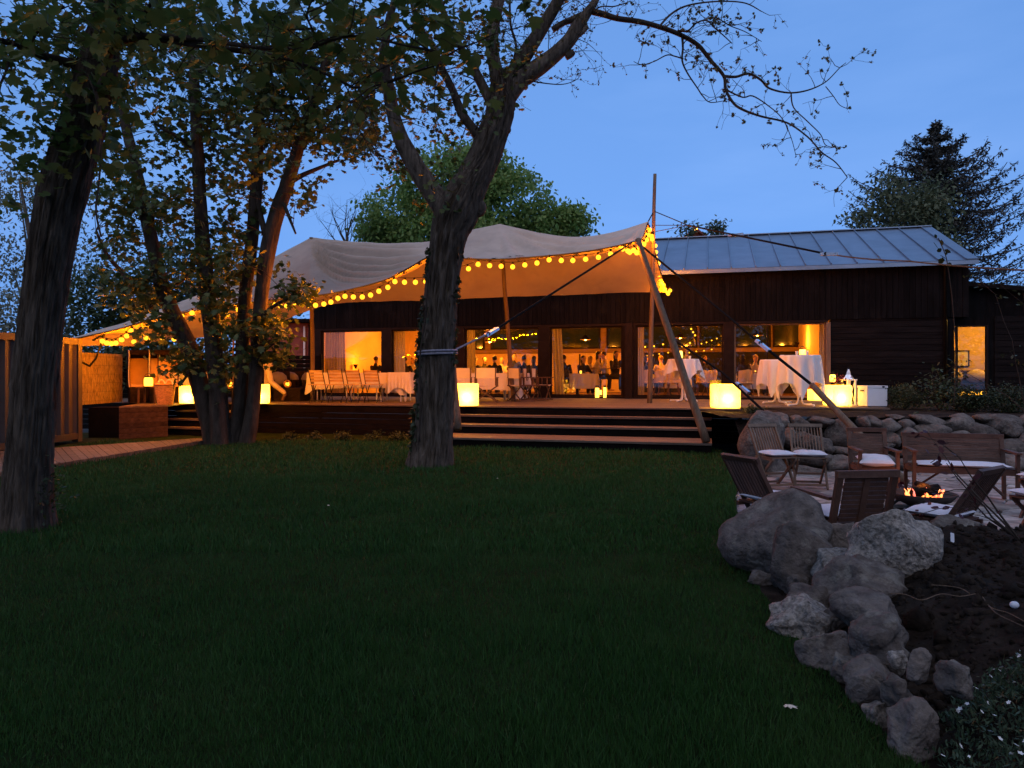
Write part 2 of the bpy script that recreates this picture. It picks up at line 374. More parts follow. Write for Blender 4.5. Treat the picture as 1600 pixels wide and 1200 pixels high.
# ---------------------------------------------------------------- leaves
def leaf_tmpl(kind):
    if kind == 'maple':      # five lobes, folded a little along the midrib
        o = [(0, 0), (.30, .05), (.52, .30), (.30, .38), (.44, .72), (.16, .66), (0, 1.0), (-.16, .66), (-.44, .72), (-.30, .38), (-.52, .30), (-.30, .05)]
        V = np.array([(x, y, -.16 * abs(x) + .10 * y - .22 * y * y) for x, y in o] + [(0, .42, .03)])
        n = len(o); F = np.array([(i, (i + 1) % n, n) for i in range(n)])
    elif kind == 'oval':
        o = [(0, 0), (.26, .35), (.20, .75), (0, 1), (-.20, .75), (-.26, .35)]
        V = np.array([(x, y, -.2 * abs(x) - .12 * y * y) for x, y in o]); F = np.array([(0, 1, 2), (0, 2, 3), (0, 3, 4), (0, 4, 5)])
    else:                    # narrow diamond
        V = np.array([(0, 0, 0), (.16, .5, -.04), (0, 1, -.1), (-.16, .5, -.04)]); F = np.array([(0, 1, 2), (0, 2, 3)])
    return V, F
def scatter(pts, size, kind='maple', droop=.5, jit=.35, outward=None):
    pts = np.asarray(pts, float); n = len(pts); T, F = leaf_tmpl(kind)
    ang = rng.uniform(0, 2 * np.pi, n); pit = rng.normal(-droop, .55, n); rol = rng.normal(0, .6, n)
    s = size * rng.uniform(1 - jit, 1 + jit, n)
    ca, sa = np.cos(ang), np.sin(ang); cp, sp = np.cos(pit), np.sin(pit)
    fwd = np.stack([ca * cp, sa * cp, sp], 1); rt = np.stack([-sa, ca, np.zeros(n)], 1); up = np.cross(rt, fwd)
    cr, sr = np.cos(rol)[:, None], np.sin(rol)[:, None]; rt2 = rt * cr + up * sr; up2 = up * cr - rt * sr
    V = pts[:, None, :] + s[:, None, None] * (T[None, :, 0:1] * rt2[:, None, :] + T[None, :, 1:2] * fwd[:, None, :] + T[None, :, 2:3] * up2[:, None, :])
    FF = (F[None] + (np.arange(n) * len(T))[:, None, None]).reshape(-1, 3)
    return V.reshape(-1, 3), FF
def cluster_pts(centres, per, rad, flat=.7):
    c = np.repeat(np.asarray(centres, float), per, 0)
    return c + rng.normal(0, 1, c.shape) * np.array([rad, rad, rad * flat])
# ================================================================ GROUND
gr = MB(); gr.add([(-400, -60, -.32), (400, -60, -.32), (400, 700, -.32), (-400, 700, -.32)], [(0, 1, 2, 3)])
g0 = structure('ground'); gr.part('earth', M['earth'], g0)
EDGE = [(1.45, -2), (1.50, 1.5), (1.50, 2.9), (1.52, 3.4), (1.56, 3.9), (1.62, 4.5), (1.74, 5.2), (1.95, 6.2), (2.25, 7.3), (2.62, 8.6), (3.2, 10.4), (3.72, 12.2), (3.95, 13.2), (4.0, 16.5)]
EDGEs = catmull([(x, y) for x, y in EDGE], 4)
def edge_x(y):
    for (x0, y0), (x1, y1) in zip(EDGEs, EDGEs[1:]):
        if y0 <= y <= y1: return x0 + (x1 - x0) * (y - y0) / (y1 - y0)
    return EDGEs[0][0] if y < EDGEs[0][1] else EDGEs[-1][0]
def lawn_z(x, y):
    return .035 * noise.noise(Vector((x * .35, y * .35, 0))) + .012 * noise.noise(Vector((x * 1.3, y * 1.3, 3)))
lw = MB()
ys = [-6 + i * .4 for i in range(62)]
us = [0, .45, .62, .70, .74] + [.76 + .24 * i / 26 for i in range(1, 27)]
xs = us
for y in ys:
    ex = edge_x(y)
    for u in us: lw.v.append(Vector((-40 + u * (ex + 40), y, lawn_z(-40 + u * (ex + 40), y))))
    lw.v.append(Vector((ex, y, -.3)))
n = len(xs) + 1
for i in range(len(ys) - 1):
    for j in range(n - 1):
        a = i * n + j; lw.f.append((a, a + 1, a + n + 1, a + n))
lawn = structure('lawn'); lw.part('turf', M['lawn'], lawn, smooth=True)
def grass_pts(n, y0, y1, pw):
    y = y0 + (y1 - y0) * rng.uniform(0, 1, n) ** pw
    x = rng.uniform(-1, 1, n) * (y * .72 + .3)
    keep = np.array([xx < edge_x(yy) - .01 and xx > -9 for xx, yy in zip(x, y)])
    return x[keep], y[keep]
def grass_blades(x, y, h, w):
    n = len(x); z = np.array([lawn_z(a, b) for a, b in zip(x, y)])
    patch = np.array([noise.noise(Vector((a * .9, b * .9, 5))) + .8 * noise.noise(Vector((a * 3.1, b * 3.1, 8))) for a, b in zip(x, y)])
    hh = h * rng.uniform(.55, 1.25, n) * (1 + .5 * patch); a = rng.uniform(0, 2 * np.pi, n); l = rng.normal(0, .45, n) * hh; la = rng.uniform(0, 2 * np.pi, n)
    dx, dy = np.cos(a) * w / 2, np.sin(a) * w / 2
    b = np.stack([x, y, z - .005], 1); t = np.stack([x + np.cos(la) * l, y + np.sin(la) * l, z + hh], 1)
    o = np.stack([dx, dy, np.zeros(n)], 1)
    V = np.stack([b - o, b + o, t], 1).reshape(-1, 3); return V, np.arange(3 * n).reshape(-1, 3)
Vs = []; Fs = []; off = 0
for n_, y0, y1, pw, h, w in ((200000, 2.1, 6.0, 1.2, .042, .0048), (120000, 6, 10.5, 1.0, .055, .011), (60000, 10.5, 16.2, 1.0, .055, .02)):
    x, y = grass_pts(n_, y0, y1, pw)
    w_ = w * rng.uniform(.7, 1.3, len(x)); V, F = grass_blades(x, y, h, w_); Vs.append(V); Fs.append(F + off); off += len(V)
gb = tris('grass', np.concatenate(Vs), np.concatenate(Fs), M['grass'], kind='stuff')
tag(gb, 'short dark green grass of the lawn in front of the terrace', 'grass')
# fallen leaves on the lawn
V, F = leaf_tmpl('maple')
lm = bpy.data.meshes.new('fallen_leaf'); lm.from_pydata([tuple(p) for p in V], [], [tuple(int(i) for i in f) for f in F]); lm.materials.append(M['paper']); lm.update()
for px, py, s, lab in ((1227, 1102, .06, 'pale dry three lobed leaf lying on the grass near the white flowers'), (515, 790, .03, 'tiny pale fallen leaf on the lawn left of the big trunk'), (777, 748, .03, 'tiny pale fallen leaf on the lawn right of the big trunk')):
    d = gd(py, .05); o = link('fallen_leaf', lm, None, G(px, d, .055), (.15, -.1, 2.0 + px), scale=(s, s, s)); tag(o, lab, 'leaf')
# ---------------------------------------------------------------- soil bed at the right
def soil_z(x, y):
    e = edge_x(y) + .10
    z = .33 * ss(0, 1.0, x - e) * ss(6.15, 5.35, y)
    return -.16 + (z + .16) * ss(6.5, 5.9, y) + (.05 * noise.noise(Vector((x * 1.7, y * 1.7, 1))) + .035 * noise.noise(Vector((x * 6, y * 6, 2))) + .02 * noise.noise(Vector((x * 17, y * 17, 2)))) * ss(-.1, .3, x - e)
sb = MB()
def sfn(u, v):
    y = -1.5 + u * 8.1; e = edge_x(y) - .02; x = e + v ** 1.5 * (9.5 - e)
    return (x, y, soil_z(x, y) if v > 0 else -.2)
sb.grid(sfn, 190, 150)
so = structure('soil_bed'); sb.part('soil', M['soil'], so, smooth=True)
# clods and small stones strewn over the soil
ic = MB(); ic.ball((0, 0, 0), 1, 1); cV = np.array([tuple(p) for p in ic.v]); cF = np.array(ic.f)
N_ = 9000; cyy = 1.8 + rng.uniform(0, 1, N_) ** 1.3 * 4.2; cxx = np.array([edge_x(y) + .1 for y in cyy]) + rng.uniform(0, 1, N_) ** 1.2 * 4.2
sz = rng.gamma(1.4, .0085, N_) + .004; czz = np.array([soil_z(a, b) for a, b in zip(cxx, cyy)])
V = cV[None] * sz[:, None, None] * rng.uniform(.5, 1.3, (N_, 1, 3)) + (rng.normal(0, .18, (N_, len(cV), 3)) * sz[:, None, None]) + np.stack([cxx, cyy, czz], 1)[:, None]
F = (cF[None] + (np.arange(N_) * len(cV))[:, None, None]).reshape(-1, 3)
o = tris('soil_clods', V.reshape(-1, 3), F, M['soil'], kind='stuff'); tag(o, 'loose clods and crumbs strewn over the dark planting bed', 'soil')
# ---------------------------------------------------------------- boulders
def rock(name, m, c, size, seed, lumps=.20, sub=4, rot=None, flat=.25, fine=.03):
    b = bmesh.new(); bmesh.ops.create_icosphere(b, subdivisions=sub, radius=1)
    sd = Vector((seed * 7.3, seed * 3.1, seed * 1.7)); vs = []
    R = rot or Matrix.Identity(3)
    pl = [(Vector((random.gauss(0, 1), random.gauss(0, 1), random.gauss(0, 1))).normalized(), random.uniform(.58, .88)) for _ in range(9)]
    for v in b.verts:
        p = v.co.copy(); q = p.copy()
        for nn, dd in pl:                      # planed faces
            k = q.dot(nn)
            if k > dd: q -= nn * (k - dd) * .9
        r = 1 + lumps * noise.noise(p * 1.3 + sd) + lumps * .5 * noise.noise(p * 2.9 + sd) + fine * noise.noise(p * 8 + sd) + fine * .6 * noise.noise(p * 19 + sd)
        q = q * r
        vs.append(R @ Vector((q.x * size[0], q.y * size[1], q.z * size[2])))
    me = bpy.data.meshes.new(name); me.from_pydata([tuple(v) for v in vs], [], [tuple(v.index for v in f.verts) for f in b.faces]); b.free()
    me.materials.append(m); me.polygons.foreach_set('use_smooth', [True] * len(me.polygons)); me.update(); return me
def boulder_px(x0, x1, y0, y1, zb, m, label, seed, depth=1.0, tilt=0.0, lumps=.2, sink=.18):
    d = (H - zb) * K / (y1 - HZ); w = (x1 - x0) / K * d; h = (y1 - y0) / K * d
    R = Matrix.Rotation(tilt, 3, 'Y') @ Matrix.Rotation(seed, 3, 'Z')
    hz = h * (.5 + sink * .5); hy = w * .5 * depth
    me = rock('boulder', m, None, (w * .66, w * .64 * depth, hz * 1.22), seed, lumps * 1.3, rot=Matrix.Rotation(tilt, 3, 'Y'))
    o = link('boulder', me, None, (((x0 + x1) / 2 - CXP) / K * (d + hy), d + hy * .8, zb + h - hz)); tag(o, label, 'boulder', 'boulders edging the lawn and planting bed'); return o
st, sg = M['stone'], M['stoneb']
for a in (
 (1145, 1294, 795, 900, 0.0, st, 'largest dark domed boulder with scratch marks, at the lawn corner before the patio', 1, .9, 0.0, .14),
 (1200, 1286, 833, 928, 0.0, st, 'tall smooth dark boulder leaning against the largest domed boulder', 2, .8, -.3, .12),
 (1281, 1340, 818, 872, .12, st, 'brown rounded boulder between the domed boulder and the bright granite one', 3, .9, 0, .2),
 (1336, 1448, 806, 905, .20, sg, 'bright rough granite boulder resting on top of the soil edge', 4, .8, .35, .2),
 (1270, 1338, 865, 918, .10, sg, 'speckled round boulder in the middle of the boulder row', 5, .9, 0, .18),
 (1288, 1388, 884, 950, .10, st, 'broad dark boulder below the bright granite one', 6, .9, .1, .2),
 (1226, 1296, 917, 958, .03, st, 'low dark boulder above the flat whitish stone by the lawn', 7, .9, 0, .2),
 (1213, 1298, 950, 1000, 0.0, sg, 'flat whitish angular boulder at the lawn edge', 8, .9, .15, .28),
 (1306, 1394, 931, 988, .14, st, 'smooth brownish boulder half sunk in the soil', 9, .9, 0, .14),
 (1170, 1206, 897, 914, 0.0, st, 'smallest flat stone in the grass beside the domed boulder', 10, .9, 0, .15),
 (1255, 1328, 993, 1052, 0.0, st, 'slanted blue grey boulder lying at the grass edge', 11, .8, .45, .2),
 (1325, 1412, 973, 1042, .10, st, 'angular boulder with a dark hollow under its overhang', 12, .7, -.35, .3),
 (1388, 1411, 1018, 1042, .16, sg, 'fist sized pale stone right of the hollow boulder', 13, 1, 0, .2),
 (1326, 1392, 1041, 1113, 0.0, st, 'pale lilac upright boulder near the white flowers', 14, .9, .1, .2),
 (1390, 1454, 1110, 1192, 0.0, st, 'nearest speckled boulder, overgrown by the white flowers', 15, .9, 0, .2),
 (1288, 1318, 951, 984, .06, st, 'small dark filler stone between the flat whitish boulder and the brownish half sunk one', 21, 1, .1, .25),
 (1300, 1334, 1028, 1064, .02, st, 'small filler stone right of the slanted blue grey boulder', 22, 1, .1, .25),
 (1382, 1416, 1066, 1108, .08, st, 'small filler stone right of the pale lilac boulder', 23, 1, -.2, .25),
 (1352, 1384, 1100, 1136, .0, sg, 'small pale filler stone above the nearest speckled boulder', 24, 1, 0, .25),
 (1236, 1262, 902, 926, .04, st, 'small filler stone at the foot of the tall smooth boulder', 25, 1, 0, .25),
 (1420, 1447, 1018, 1060, .20, st, 'narrow grey stone standing in the soil', 16, .9, .3, .25),
 (1468, 1516, 1044, 1086, .24, st, 'grey stone in the soil just above the flowering cushion', 17, .9, 0, .2),
 (1464, 1526, 814, 842, .26, st, 'grey stone on the soil crest behind the white plant tag', 18, .9, .1, .2),
 (1400, 1452, 820, 846, .24, st, 'flat grey slab stone between the granite boulder and the folding chair', 19, 1.0, .2, .2)):
    boulder_px(*a[:7], seed=a[7], depth=a[8], tilt=a[9], lumps=a[10])
# chalk-like scratches stay on the biggest boulder only as relief in its own noise
# twig, tags, pebble on the soil
def soil_path(pp, r, lift=.02):
    out = []
    for px, py in pp:
        d = (H - .3) * K / (py - HZ); x = (px - CXP) / K * d
        for _ in range(3):
            d = (H - soil_z(x, d)) * K / (py - HZ); x = (px - CXP) / K * d
        out.append((x, d, soil_z(x, d) + lift))
    return out
for pp, lab in (([(1392, 985), (1415, 996), (1440, 1002), (1470, 1001), (1500, 996), (1530, 984), (1548, 975), (1575, 966), (1602, 965)], 'long thin bare twig curving across the dark soil'),
                ([(1455, 941), (1475, 934), (1500, 932), (1515, 936)], 'short pale twig lying on the soil above the long twig'),
                ([(1545, 1018), (1560, 1023), (1600, 1020)], 'short twig lying on the soil near the right picture edge')):
    b = MB(); sp_ = soil_path(pp, .01); za = sum(p[2] for p in sp_) / len(sp_); b.tube(catmull([(p[0], p[1], .8 * za + .2 * p[2] + .035) for p in sp_], 4), .0026, 6); b.thing('fallen_twig', M['pole'], lab, 'twig', smooth=True)
for px, py, w, h, lab in ((1488, 845, .034, .075, 'white plant tag stuck in the soil below the folding chair'), (1464, 880, .03, .06, 'tilted white plant tag on the dark soil right of the granite boulder'), (1392, 1031, .02, .02, 'tiny white plant tag beside the hollow boulder')):
    p = soil_path([(px, py)], 0)[0]; b = MB(); b.box((p[0], p[1], p[2] + h * .35), (w * .7, .006, h), Matrix.Rotation(.3, 3, 'Y') @ Matrix.Rotation(-.5, 3, 'X'))
    b.thing('plant_tag', M['tag'], lab, 'plant tag')
p = soil_path([(1585, 1001)], 0)[0]; b = MB(); b.ball((p[0], p[1], p[2] + .01), .022, 2, (1, .8, .8)); b.thing('pebble', M['tag'], 'single white pebble lying on the soil near the right picture edge', 'pebble', smooth=True)
# ================================================================ PATIO
PZ = -.15
pat = structure('patio')
b = MB()
def pfn(u, v):
    y = 5.6 + u * 8.4; e = edge_x(y) + .02; return (e + v * (11.5 - e), y, PZ - .04)
b.grid(pfn, 12, 4); b.part('mortar_bed', M['soil'], pat)
# crazy paving: jittered cells shrunk for joints, each stone with its own thickness
nfl = 0
ROWH = .34
y = 5.75; r_ = 0
cols = {}
jit = {}
def node(i, j):
    if (i, j) not in jit: jit[(i, j)] = (random.uniform(-.13, .13), random.uniform(-.09, .09))
    a = jit[(i, j)]; return Vector((1.9 + i * .52 + (.26 if j % 2 else 0) + a[0], 5.7 + j * ROWH + a[1], 0))
for j in range(23):
    for i in range(16):
        q = [node(i, j), node(i + 1, j), node(i + 1, j + 1), node(i, j + 1)]
        c = sum(q, Vector()) / 4
        if c.x < edge_x(c.y) + .30 or c.x > .78 * c.y + .6 or (Vector((c.x - 4.6, c.y - 8.75, 0)).length < .5): continue
        mid = []
        for k in range(4):
            a, d_ = q[k], q[(k + 1) % 4]; mid += [a, (a + d_) / 2 + Vector((random.uniform(-.04, .04), random.uniform(-.04, .04), 0))]
        top = PZ + random.uniform(-.008, .01); tx, ty = random.uniform(-.012, .012), random.uniform(-.012, .012)
        sh = lambda p, s: c + (p - c) * s
        b = MB(); n = 8
        for s_, z in ((.95, PZ - .05), (.95, top - .012), (.90, top)):
            b.v += [sh(p, s_) + Vector((0, 0, z + (p.x - c.x) * tx + (p.y - c.y) * ty)) for p in mid]
        for L in range(2):
            for k in range(n): b.f.append((L * n + k, L * n + (k + 1) % n, L * n + n + (k + 1) % n, L * n + n + k))
        b.f.append(tuple(2 * n + k for k in range(n)))
        b.part('flagstone', M['flag'], pat); nfl += 1
# stacked slate edging between lawn and patio
em = []
for k in range(4): em.append(rock('edging_stone', M['slate'], None, (.13, .085, .028), 40 + k, .2, 2, fine=.06))
y = 6.5; k = 0
while y < 12.6:
    for lay in range(5):
        x = edge_x(y) + .07 + .012 * (4 - lay) + random.uniform(-.02, .02)
        o = link('edging_stone', em[k % 4], pat, (x, y + random.uniform(-.03, .03), PZ + .005 + lay * .034), (random.uniform(-.1, .1), random.uniform(-.1, .1), random.uniform(-.3, .3) + math.pi / 2 - .3), scale=(random.uniform(.8, 1.3),) * 3); k += 1
    y += .19
# ---------------------------------------------------------------- dry stone retaining wall
LED = .69
SW0 = Vector((3.9, 12.55, 0))
wall = empty('stone_wall', (6.5, 12.6, PZ), 'grey dry stone retaining wall behind the fire pit chairs', 'stone wall')
WST = [  # px box of each stone, front face
 (1176,1212,646,676),(1205,1232,644,672),(1231,1264,650,676),(1263,1302,650,670),(1218,1246,668,700),(1244,1262,672,700),(1294,1342,655,700),(1338,1356,648,670),(1353,1373,650,676),(1370,1404,650,684),(1388,1408,647,656),
 (1402,1425,655,676),(1396,1432,668,703),(1424,1474,647,665),(1430,1480,662,682),(1474,1524,648,675),(1471,1514,673,692),(1510,1556,660,690),(1511,1535,684,698),(1535,1566,684,704),(1300,1340,697,712),(1322,1350,697,716),(1342,1398,690,708),
 (1380,1402,676,700),(1405,1440,700,716),(1430,1475,690,712),(1470,1512,692,716),(1196,1222,676,700),(1244,1300,676,716),(1180,1205,672,712),(1228,1300,700,730),(1290,1345,712,740),(1345,1400,708,738),(1398,1450,716,742),(1448,1500,712,742),(1498,1550,700,740),
 (1556,1604,686,712),(1550,1600,710,742),(1552,1600,655,686),(1176,1232,712,748),(1228,1296,728,752),(1296,1380,738,754),(1378,1460,740,756),(1458,1540,740,756),(1538,1606,740,756),(1524,1558,645,662)]
for i, (x0, x1, y0, y1) in enumerate(WST):
    cx, cyp = (x0 + x1) / 2, (y0 + y1) / 2
    zf = min(1, max(0, (752 - cyp) / 100)); d = 11.95 + 1.15 * zf
    w = (x1 - x0) / K * d * .565; h = (y1 - y0) / K * d * .565
    me = rock('stone', M['stonew'], None, (w, .28, h), 60 + i, .16, 3, Matrix.Rotation(random.uniform(-.15, .15), 3, 'Y'))
    c = P(cx, cyp, d + .16); link('stone', me, wall, WM[wall.name].inverted() @ c)
b = MB()
b.add([(4.05, 12.25, PZ - .2), (12, 12.25, PZ - .2), (12, 13.42, LED - .05), (4.05, 13.42, LED - .05)], [(0, 1, 2, 3)]); b.part('backfill', M['soil'], wall)
for i in range(9):   # wall goes on beyond the right edge of the picture
    for j in range(3):
        me = rock('stone', M['stonew'], None, (.34, .26, .19), 140 + i * 3 + j, .16, 3)
        link('stone', me, wall, WM[wall.name].inverted() @ Vector((8.75 + i * .55 + .2 * (j % 2), 12.35 + .36 * j, PZ + .14 + j * .3)))
    if i > 3: break
me = rock('boulder', M['stone'], None, (.42, .36, .62), 33, .12, 4)
o = link('boulder', me, None, (4.22, 12.35, .34)); tag(o, 'tall rounded standing stone at the left end of the stone wall, beside the steps', 'boulder', 'boulders edging the lawn and planting bed')
# ledge of soil between wall and terrace
b = MB()
def lfn(u, v):
    x = 3.9 + v * 14; y0 = 13.15; y1 = 16.6 - .25 * (x - 4) + (3.2 if x > 9 else 0)
    y = y0 + u * (19.5 - y0); return (x, y, LED + .04 * noise.noise(Vector((x * 2, y * 2, 0))) + .02 * noise.noise(Vector((x * 7, y * 7, 0))))
b.grid(lfn, 40, 90)
led = structure('planting_ledge'); b.part('ledge_soil', M['soil'], led, smooth=True)
# ================================================================ TERRACE
deck = structure('terrace', P0, -A)
deckI = WM[deck.name].inverted()
def Lp(s, t, z): return Vector((s, -t, z))
sL, sR = fs(92, TD), fs(1158, TD)
PW = .145; nP = int(TD / PW)
planks = {}
b = MB(); b.box((sL + (sR - sL) / 2, 0, 0), (sR - sL, PW - .008, .03)); pmesh = b.mesh('plank', M['deck'])
b = MB(); b.box((0, 0, 0), (fs(1392, 5.0) - sR, PW - .008, .03)); pmesh2 = b.mesh('plank', M['deck'])
for i in range(nP + 1):
    t = TD - PW * (i + .5)
    if t < -.05: break
    link('plank', pmesh, deck, Lp(0, t, DZ - .015))
    if t < 4.92: link('plank', pmesh2, deck, Lp((sR + fs(1392, 5.0)) / 2 + .003, t, DZ - .015))
b = MB(); b.box(Lp((sL + sR) / 2, TD / 2 + .02, DZ - .06), (sR - sL, TD - .1, .05)); b.box(Lp((sR + fs(1392, 5)) / 2, 2.45, DZ - .06), (fs(1392, 5) - sR, 4.85, .05)); b.part('joists', M['black'], deck, local=True)
b = MB()
for j in range(5):
    m_ = M['black']
    b = MB(); b.box(Lp((sL + sR) / 2, TD - .02 + .002 * (j % 2), .07 + j * .132), (sR - sL, .03, .124)); b.part('cladding_board', m_, deck, local=True)
b = MB(); b.box(Lp((sR + fs(1392, 5)) / 2, 4.9, DZ - .11), (fs(1392, 5) - sR, .03, .12)); b.part('cladding_board', M['black'], deck, local=True)
b = MB(); b.box(Lp(sR, (TD + 4.9) / 2, .34), (.03, TD - 4.9, .66)); b.part('cladding_board', M['black'], deck, local=True)
# wide steps down to the lawn
def steps(name, s0, s1, t0, runs, label, mt, grp=None):
    root = empty(name, MF @ Lp((s0 + s1) / 2, t0, 0), label, 'steps', grp, -A)
    t = t0; h = DZ / (len(runs) + 1)
    for i, r in enumerate(runs):
        z = DZ - h * (i + 1)
        nb = max(2, round(r / .145)); w = r / nb
        for k in range(nb):
            b = MB(); b.box((0, -(t - t0 + w * (k + .5)), z - .02), (s1 - s0, w - .007, .04)); b.part('tread', mt, root, local=True)
        b = MB(); b.box((0, -(t - t0 + r - .05), z / 2 - .025), (s1 - s0 - .04, .03, z - .045)); b.part('riser', M['black'], root, local=True)
        t += r
    for sgn in (-1, 1):
        b = MB(); tt = 0
        for i, r in enumerate(runs):
            z = DZ - h * (i + 1); b.box((sgn * ((s1 - s0) / 2 - .03), -(tt + r / 2 - .03), z / 2 - .03), (.04, r - .08, z - .05)); tt += r
        b.part('stringer', M['black'], root, local=True)
    return root
steps('terrace_steps', fs(692, TD), fs(1112, TD + .5), TD, (.36, .52, 1.1), 'wide wooden steps leading down from the terrace to the lawn', M['deck'])
steps('terrace_steps', fs(288, TD), fs(392, TD), TD, (.34, .34, .34), 'narrow wooden steps behind the many stemmed tree at the left', M['deck'])
# clad block of the terrace left of the narrow steps
bl = empty('planter_bench', P(220, 700, 16.6), 'board clad raised platform front between steel container and narrow steps', 'platform')
bl.location.z = 0; WM[bl.name] = Matrix.Translation(bl.location)
a0 = G(186, 16.55); a1 = G(262, 17.3)
for j in range(6):
    b = MB(); p0 = a0 + Vector((0, 0, .06 + j * .118)); p1 = a1 + Vector((0, 0, .06 + j * .118)); b.bar(p0, p1, .112, .028 + .003 * (j % 2), (0, 1, 0)); b.part('cladding_board', M['clad'], bl)
b = MB(); q = [a0, a1, a1 + Vector((-.3, 2.6, 0)), a0 + Vector((-.6, 2.6, 0)), G(128, 16.9), G(150, 16.3)]
b.add([p + Vector((0, 0, DZ)) for p in (q[0], q[1], q[2], q[3])] + [p + Vector((0, 0, DZ - .035)) for p in (q[0], q[1], q[2], q[3])], [(0, 1, 2, 3), (4, 5, 6, 7), (0, 1, 5, 4), (1, 2, 6, 5), (2, 3, 7, 6), (3, 0, 4, 7)])
b.part('top_board', M['deck'], bl)
b = MB(); x0 = G(129, 16.7); b.box((x0.x + .45, x0.y + .45, DZ / 2 - .02), (.86, .5, DZ - .04)); b.part('end_box', M['black'], bl)
# board path at the left
path = structure('board_path')
fr = [G(322, 15.55), G(-40, 10.0)]; bk = [G(322, 16.1), G(-40, 13.0)]
npl = 34
for i in range(npl):
    u0, u1 = i / npl, (i + .93) / npl
    q = [fr[0].lerp(fr[1], u0), fr[0].lerp(fr[1], u1), bk[0].lerp(bk[1], u1), bk[0].lerp(bk[1], u0)]
    z = .075 + random.uniform(-.003, .003); b = MB()
    b.add([p + Vector((0, 0, z)) for p in q] + [p + Vector((0, 0, -.02)) for p in q], [(0, 1, 2, 3), (0, 1, 5, 4), (1, 2, 6, 5), (2, 3, 7, 6), (3, 0, 4, 7)]); b.part('plank', M['deck'], path)
# ================================================================ RESTAURANT BUILDING
FL, HD, EV, RG = DZ, 2.98, 4.46, 6.15
sA, sB, sE = fs(486), fs(1490), fs(1510)
bd = empty('restaurant_building', P0, 'long low dark timber restaurant building with a metal roof and large lit windows', 'building', None, -A)
def bp(name, m, fn, parent=bd, **k):
    b = MB(); fn(b); return b.part(name, m, parent, local=True, **k)
# fascia of vertical boards
bw = .142; nb = int((sE - sA) / bw)
b = MB(); b.box((0, 0, 0), (bw - .008, .03, EV - HD - .02)); fme = b.mesh('wall_board', M['board'])
for i in range(nb + 1):
    link('wall_board', fme, bd, Lp(sA + bw * (i + .5), .06 + random.choice((0, .004, .012)), (EV + HD) / 2), label=None)
bp('wall_backing', M['black'], lambda b: b.box(Lp((sA + sE) / 2, -.10, (EV + HD) / 2), (sE - sA, .26, EV - HD - .01)))
bp('lintel', M['darkframe'], lambda b: b.box(Lp((sA + fs(1293)) / 2, .03, HD - .035), (fs(1293) - sA, .14, .07)))
# posts between the windows
OPEN = [(503, 598), (613, 706), (727, 843), (860, 973), (994, 1130), (1147, 1290)]
edges = [486] + [v for o in OPEN for v in o] + [1297]
for i in range(0, len(edges), 2):
    a, c = fs(edges[i]), fs(edges[i + 1])
    bp('post', M['darkframe'] if i < 12 else M['frame'], lambda b: b.box(Lp((a + c) / 2, .0, (FL + HD - .07) / 2), (c - a, .2, HD - FL - .07)))
bp('post', M['darkframe'], lambda b: b.box(Lp(fs(983), .16, (FL + HD) / 2), (.22, .12, HD - FL)))
bp('sill', M['darkframe'], lambda b: b.box(Lp((sA + fs(1293)) / 2, .0, FL + .03), (fs(1293) - sA, .16, .06)))
for i, (x0, x1) in enumerate(OPEN):
    a, c = fs(x0) + .003, fs(x1) - .003; z0, z1 = FL + .063, HD - .073; fw = .045
    fm = M['frame'] if i == 5 else M['darkframe']
    def fr_(b):
        b.box(Lp(a + fw / 2, -.02, (z0 + z1) / 2), (fw, .07, z1 - z0)); b.box(Lp(c - fw / 2, -.02, (z0 + z1) / 2), (fw, .07, z1 - z0))
        b.box(Lp((a + c) / 2, -.02, z0 + fw / 2), (c - a - 2 * fw, .065, fw)); b.box(Lp((a + c) / 2, -.02, z1 - fw / 2), (c - a - 2 * fw, .065, fw))
    win = bp('window', fm, fr_)
    WM[win.name] = WM[bd.name].copy()
    if i != 5:
        bp('pane', M['glass'], lambda b: b.add([Lp(a + fw, -.02, z0 + fw), Lp(c - fw, -.02, z0 + fw), Lp(c - fw, -.02, z1 - fw), Lp(a + fw, -.02, z1 - fw)], [(0, 1, 2, 3)]), win)
    else:   # the right hand sliding door: one leaf closed, one open
        h_ = a + (c - a) * .36
        bp('pane', M['glass'], lambda b: b.add([Lp(a + fw, -.02, z0 + fw), Lp(h_, -.02, z0 + fw), Lp(h_, -.02, z1 - fw), Lp(a + fw, -.02, z1 - fw)], [(0, 1, 2, 3)]), win)
        bp('stile', M['darkframe'], lambda b: b.box(Lp(h_ + .02, -.02, (z0 + z1) / 2), (.035, .05, z1 - z0 - .1)), win)
# horizontal siding right of the windows
zz = .45; sw = .165; x0, x1 = fs(1297), fs(1476)
b = MB(); b.box((0, 0, 0), (x1 - x0 - .01, .03, sw - .012), Matrix.Rotation(.06, 3, 'X')); sme = b.mesh('siding_board', M['siding'])
while zz < HD - .02:
    link('siding_board', sme, bd, Lp((x0 + x1) / 2, .03 + random.choice((0, .004)), zz + sw / 2)); zz += sw
bp('siding_backing', M['black'], lambda b: b.box(Lp((x0 + sB) / 2, -.12, HD / 2), (sB - x0, .24, HD - .012)))
bp('corner_board', M['board'], lambda b: b.box(Lp((x1 + sB) / 2 + .01, .04, HD / 2 - .01), (sB - x1 - .03, .05, HD - .02)))
bp('downpipe', M['metal'], lambda b: b.tube([Lp(fs(1475), .13, .5), Lp(fs(1475), .13, EV - .1), Lp(fs(1475), .3, EV - .02)], .045, 12), smooth=True)
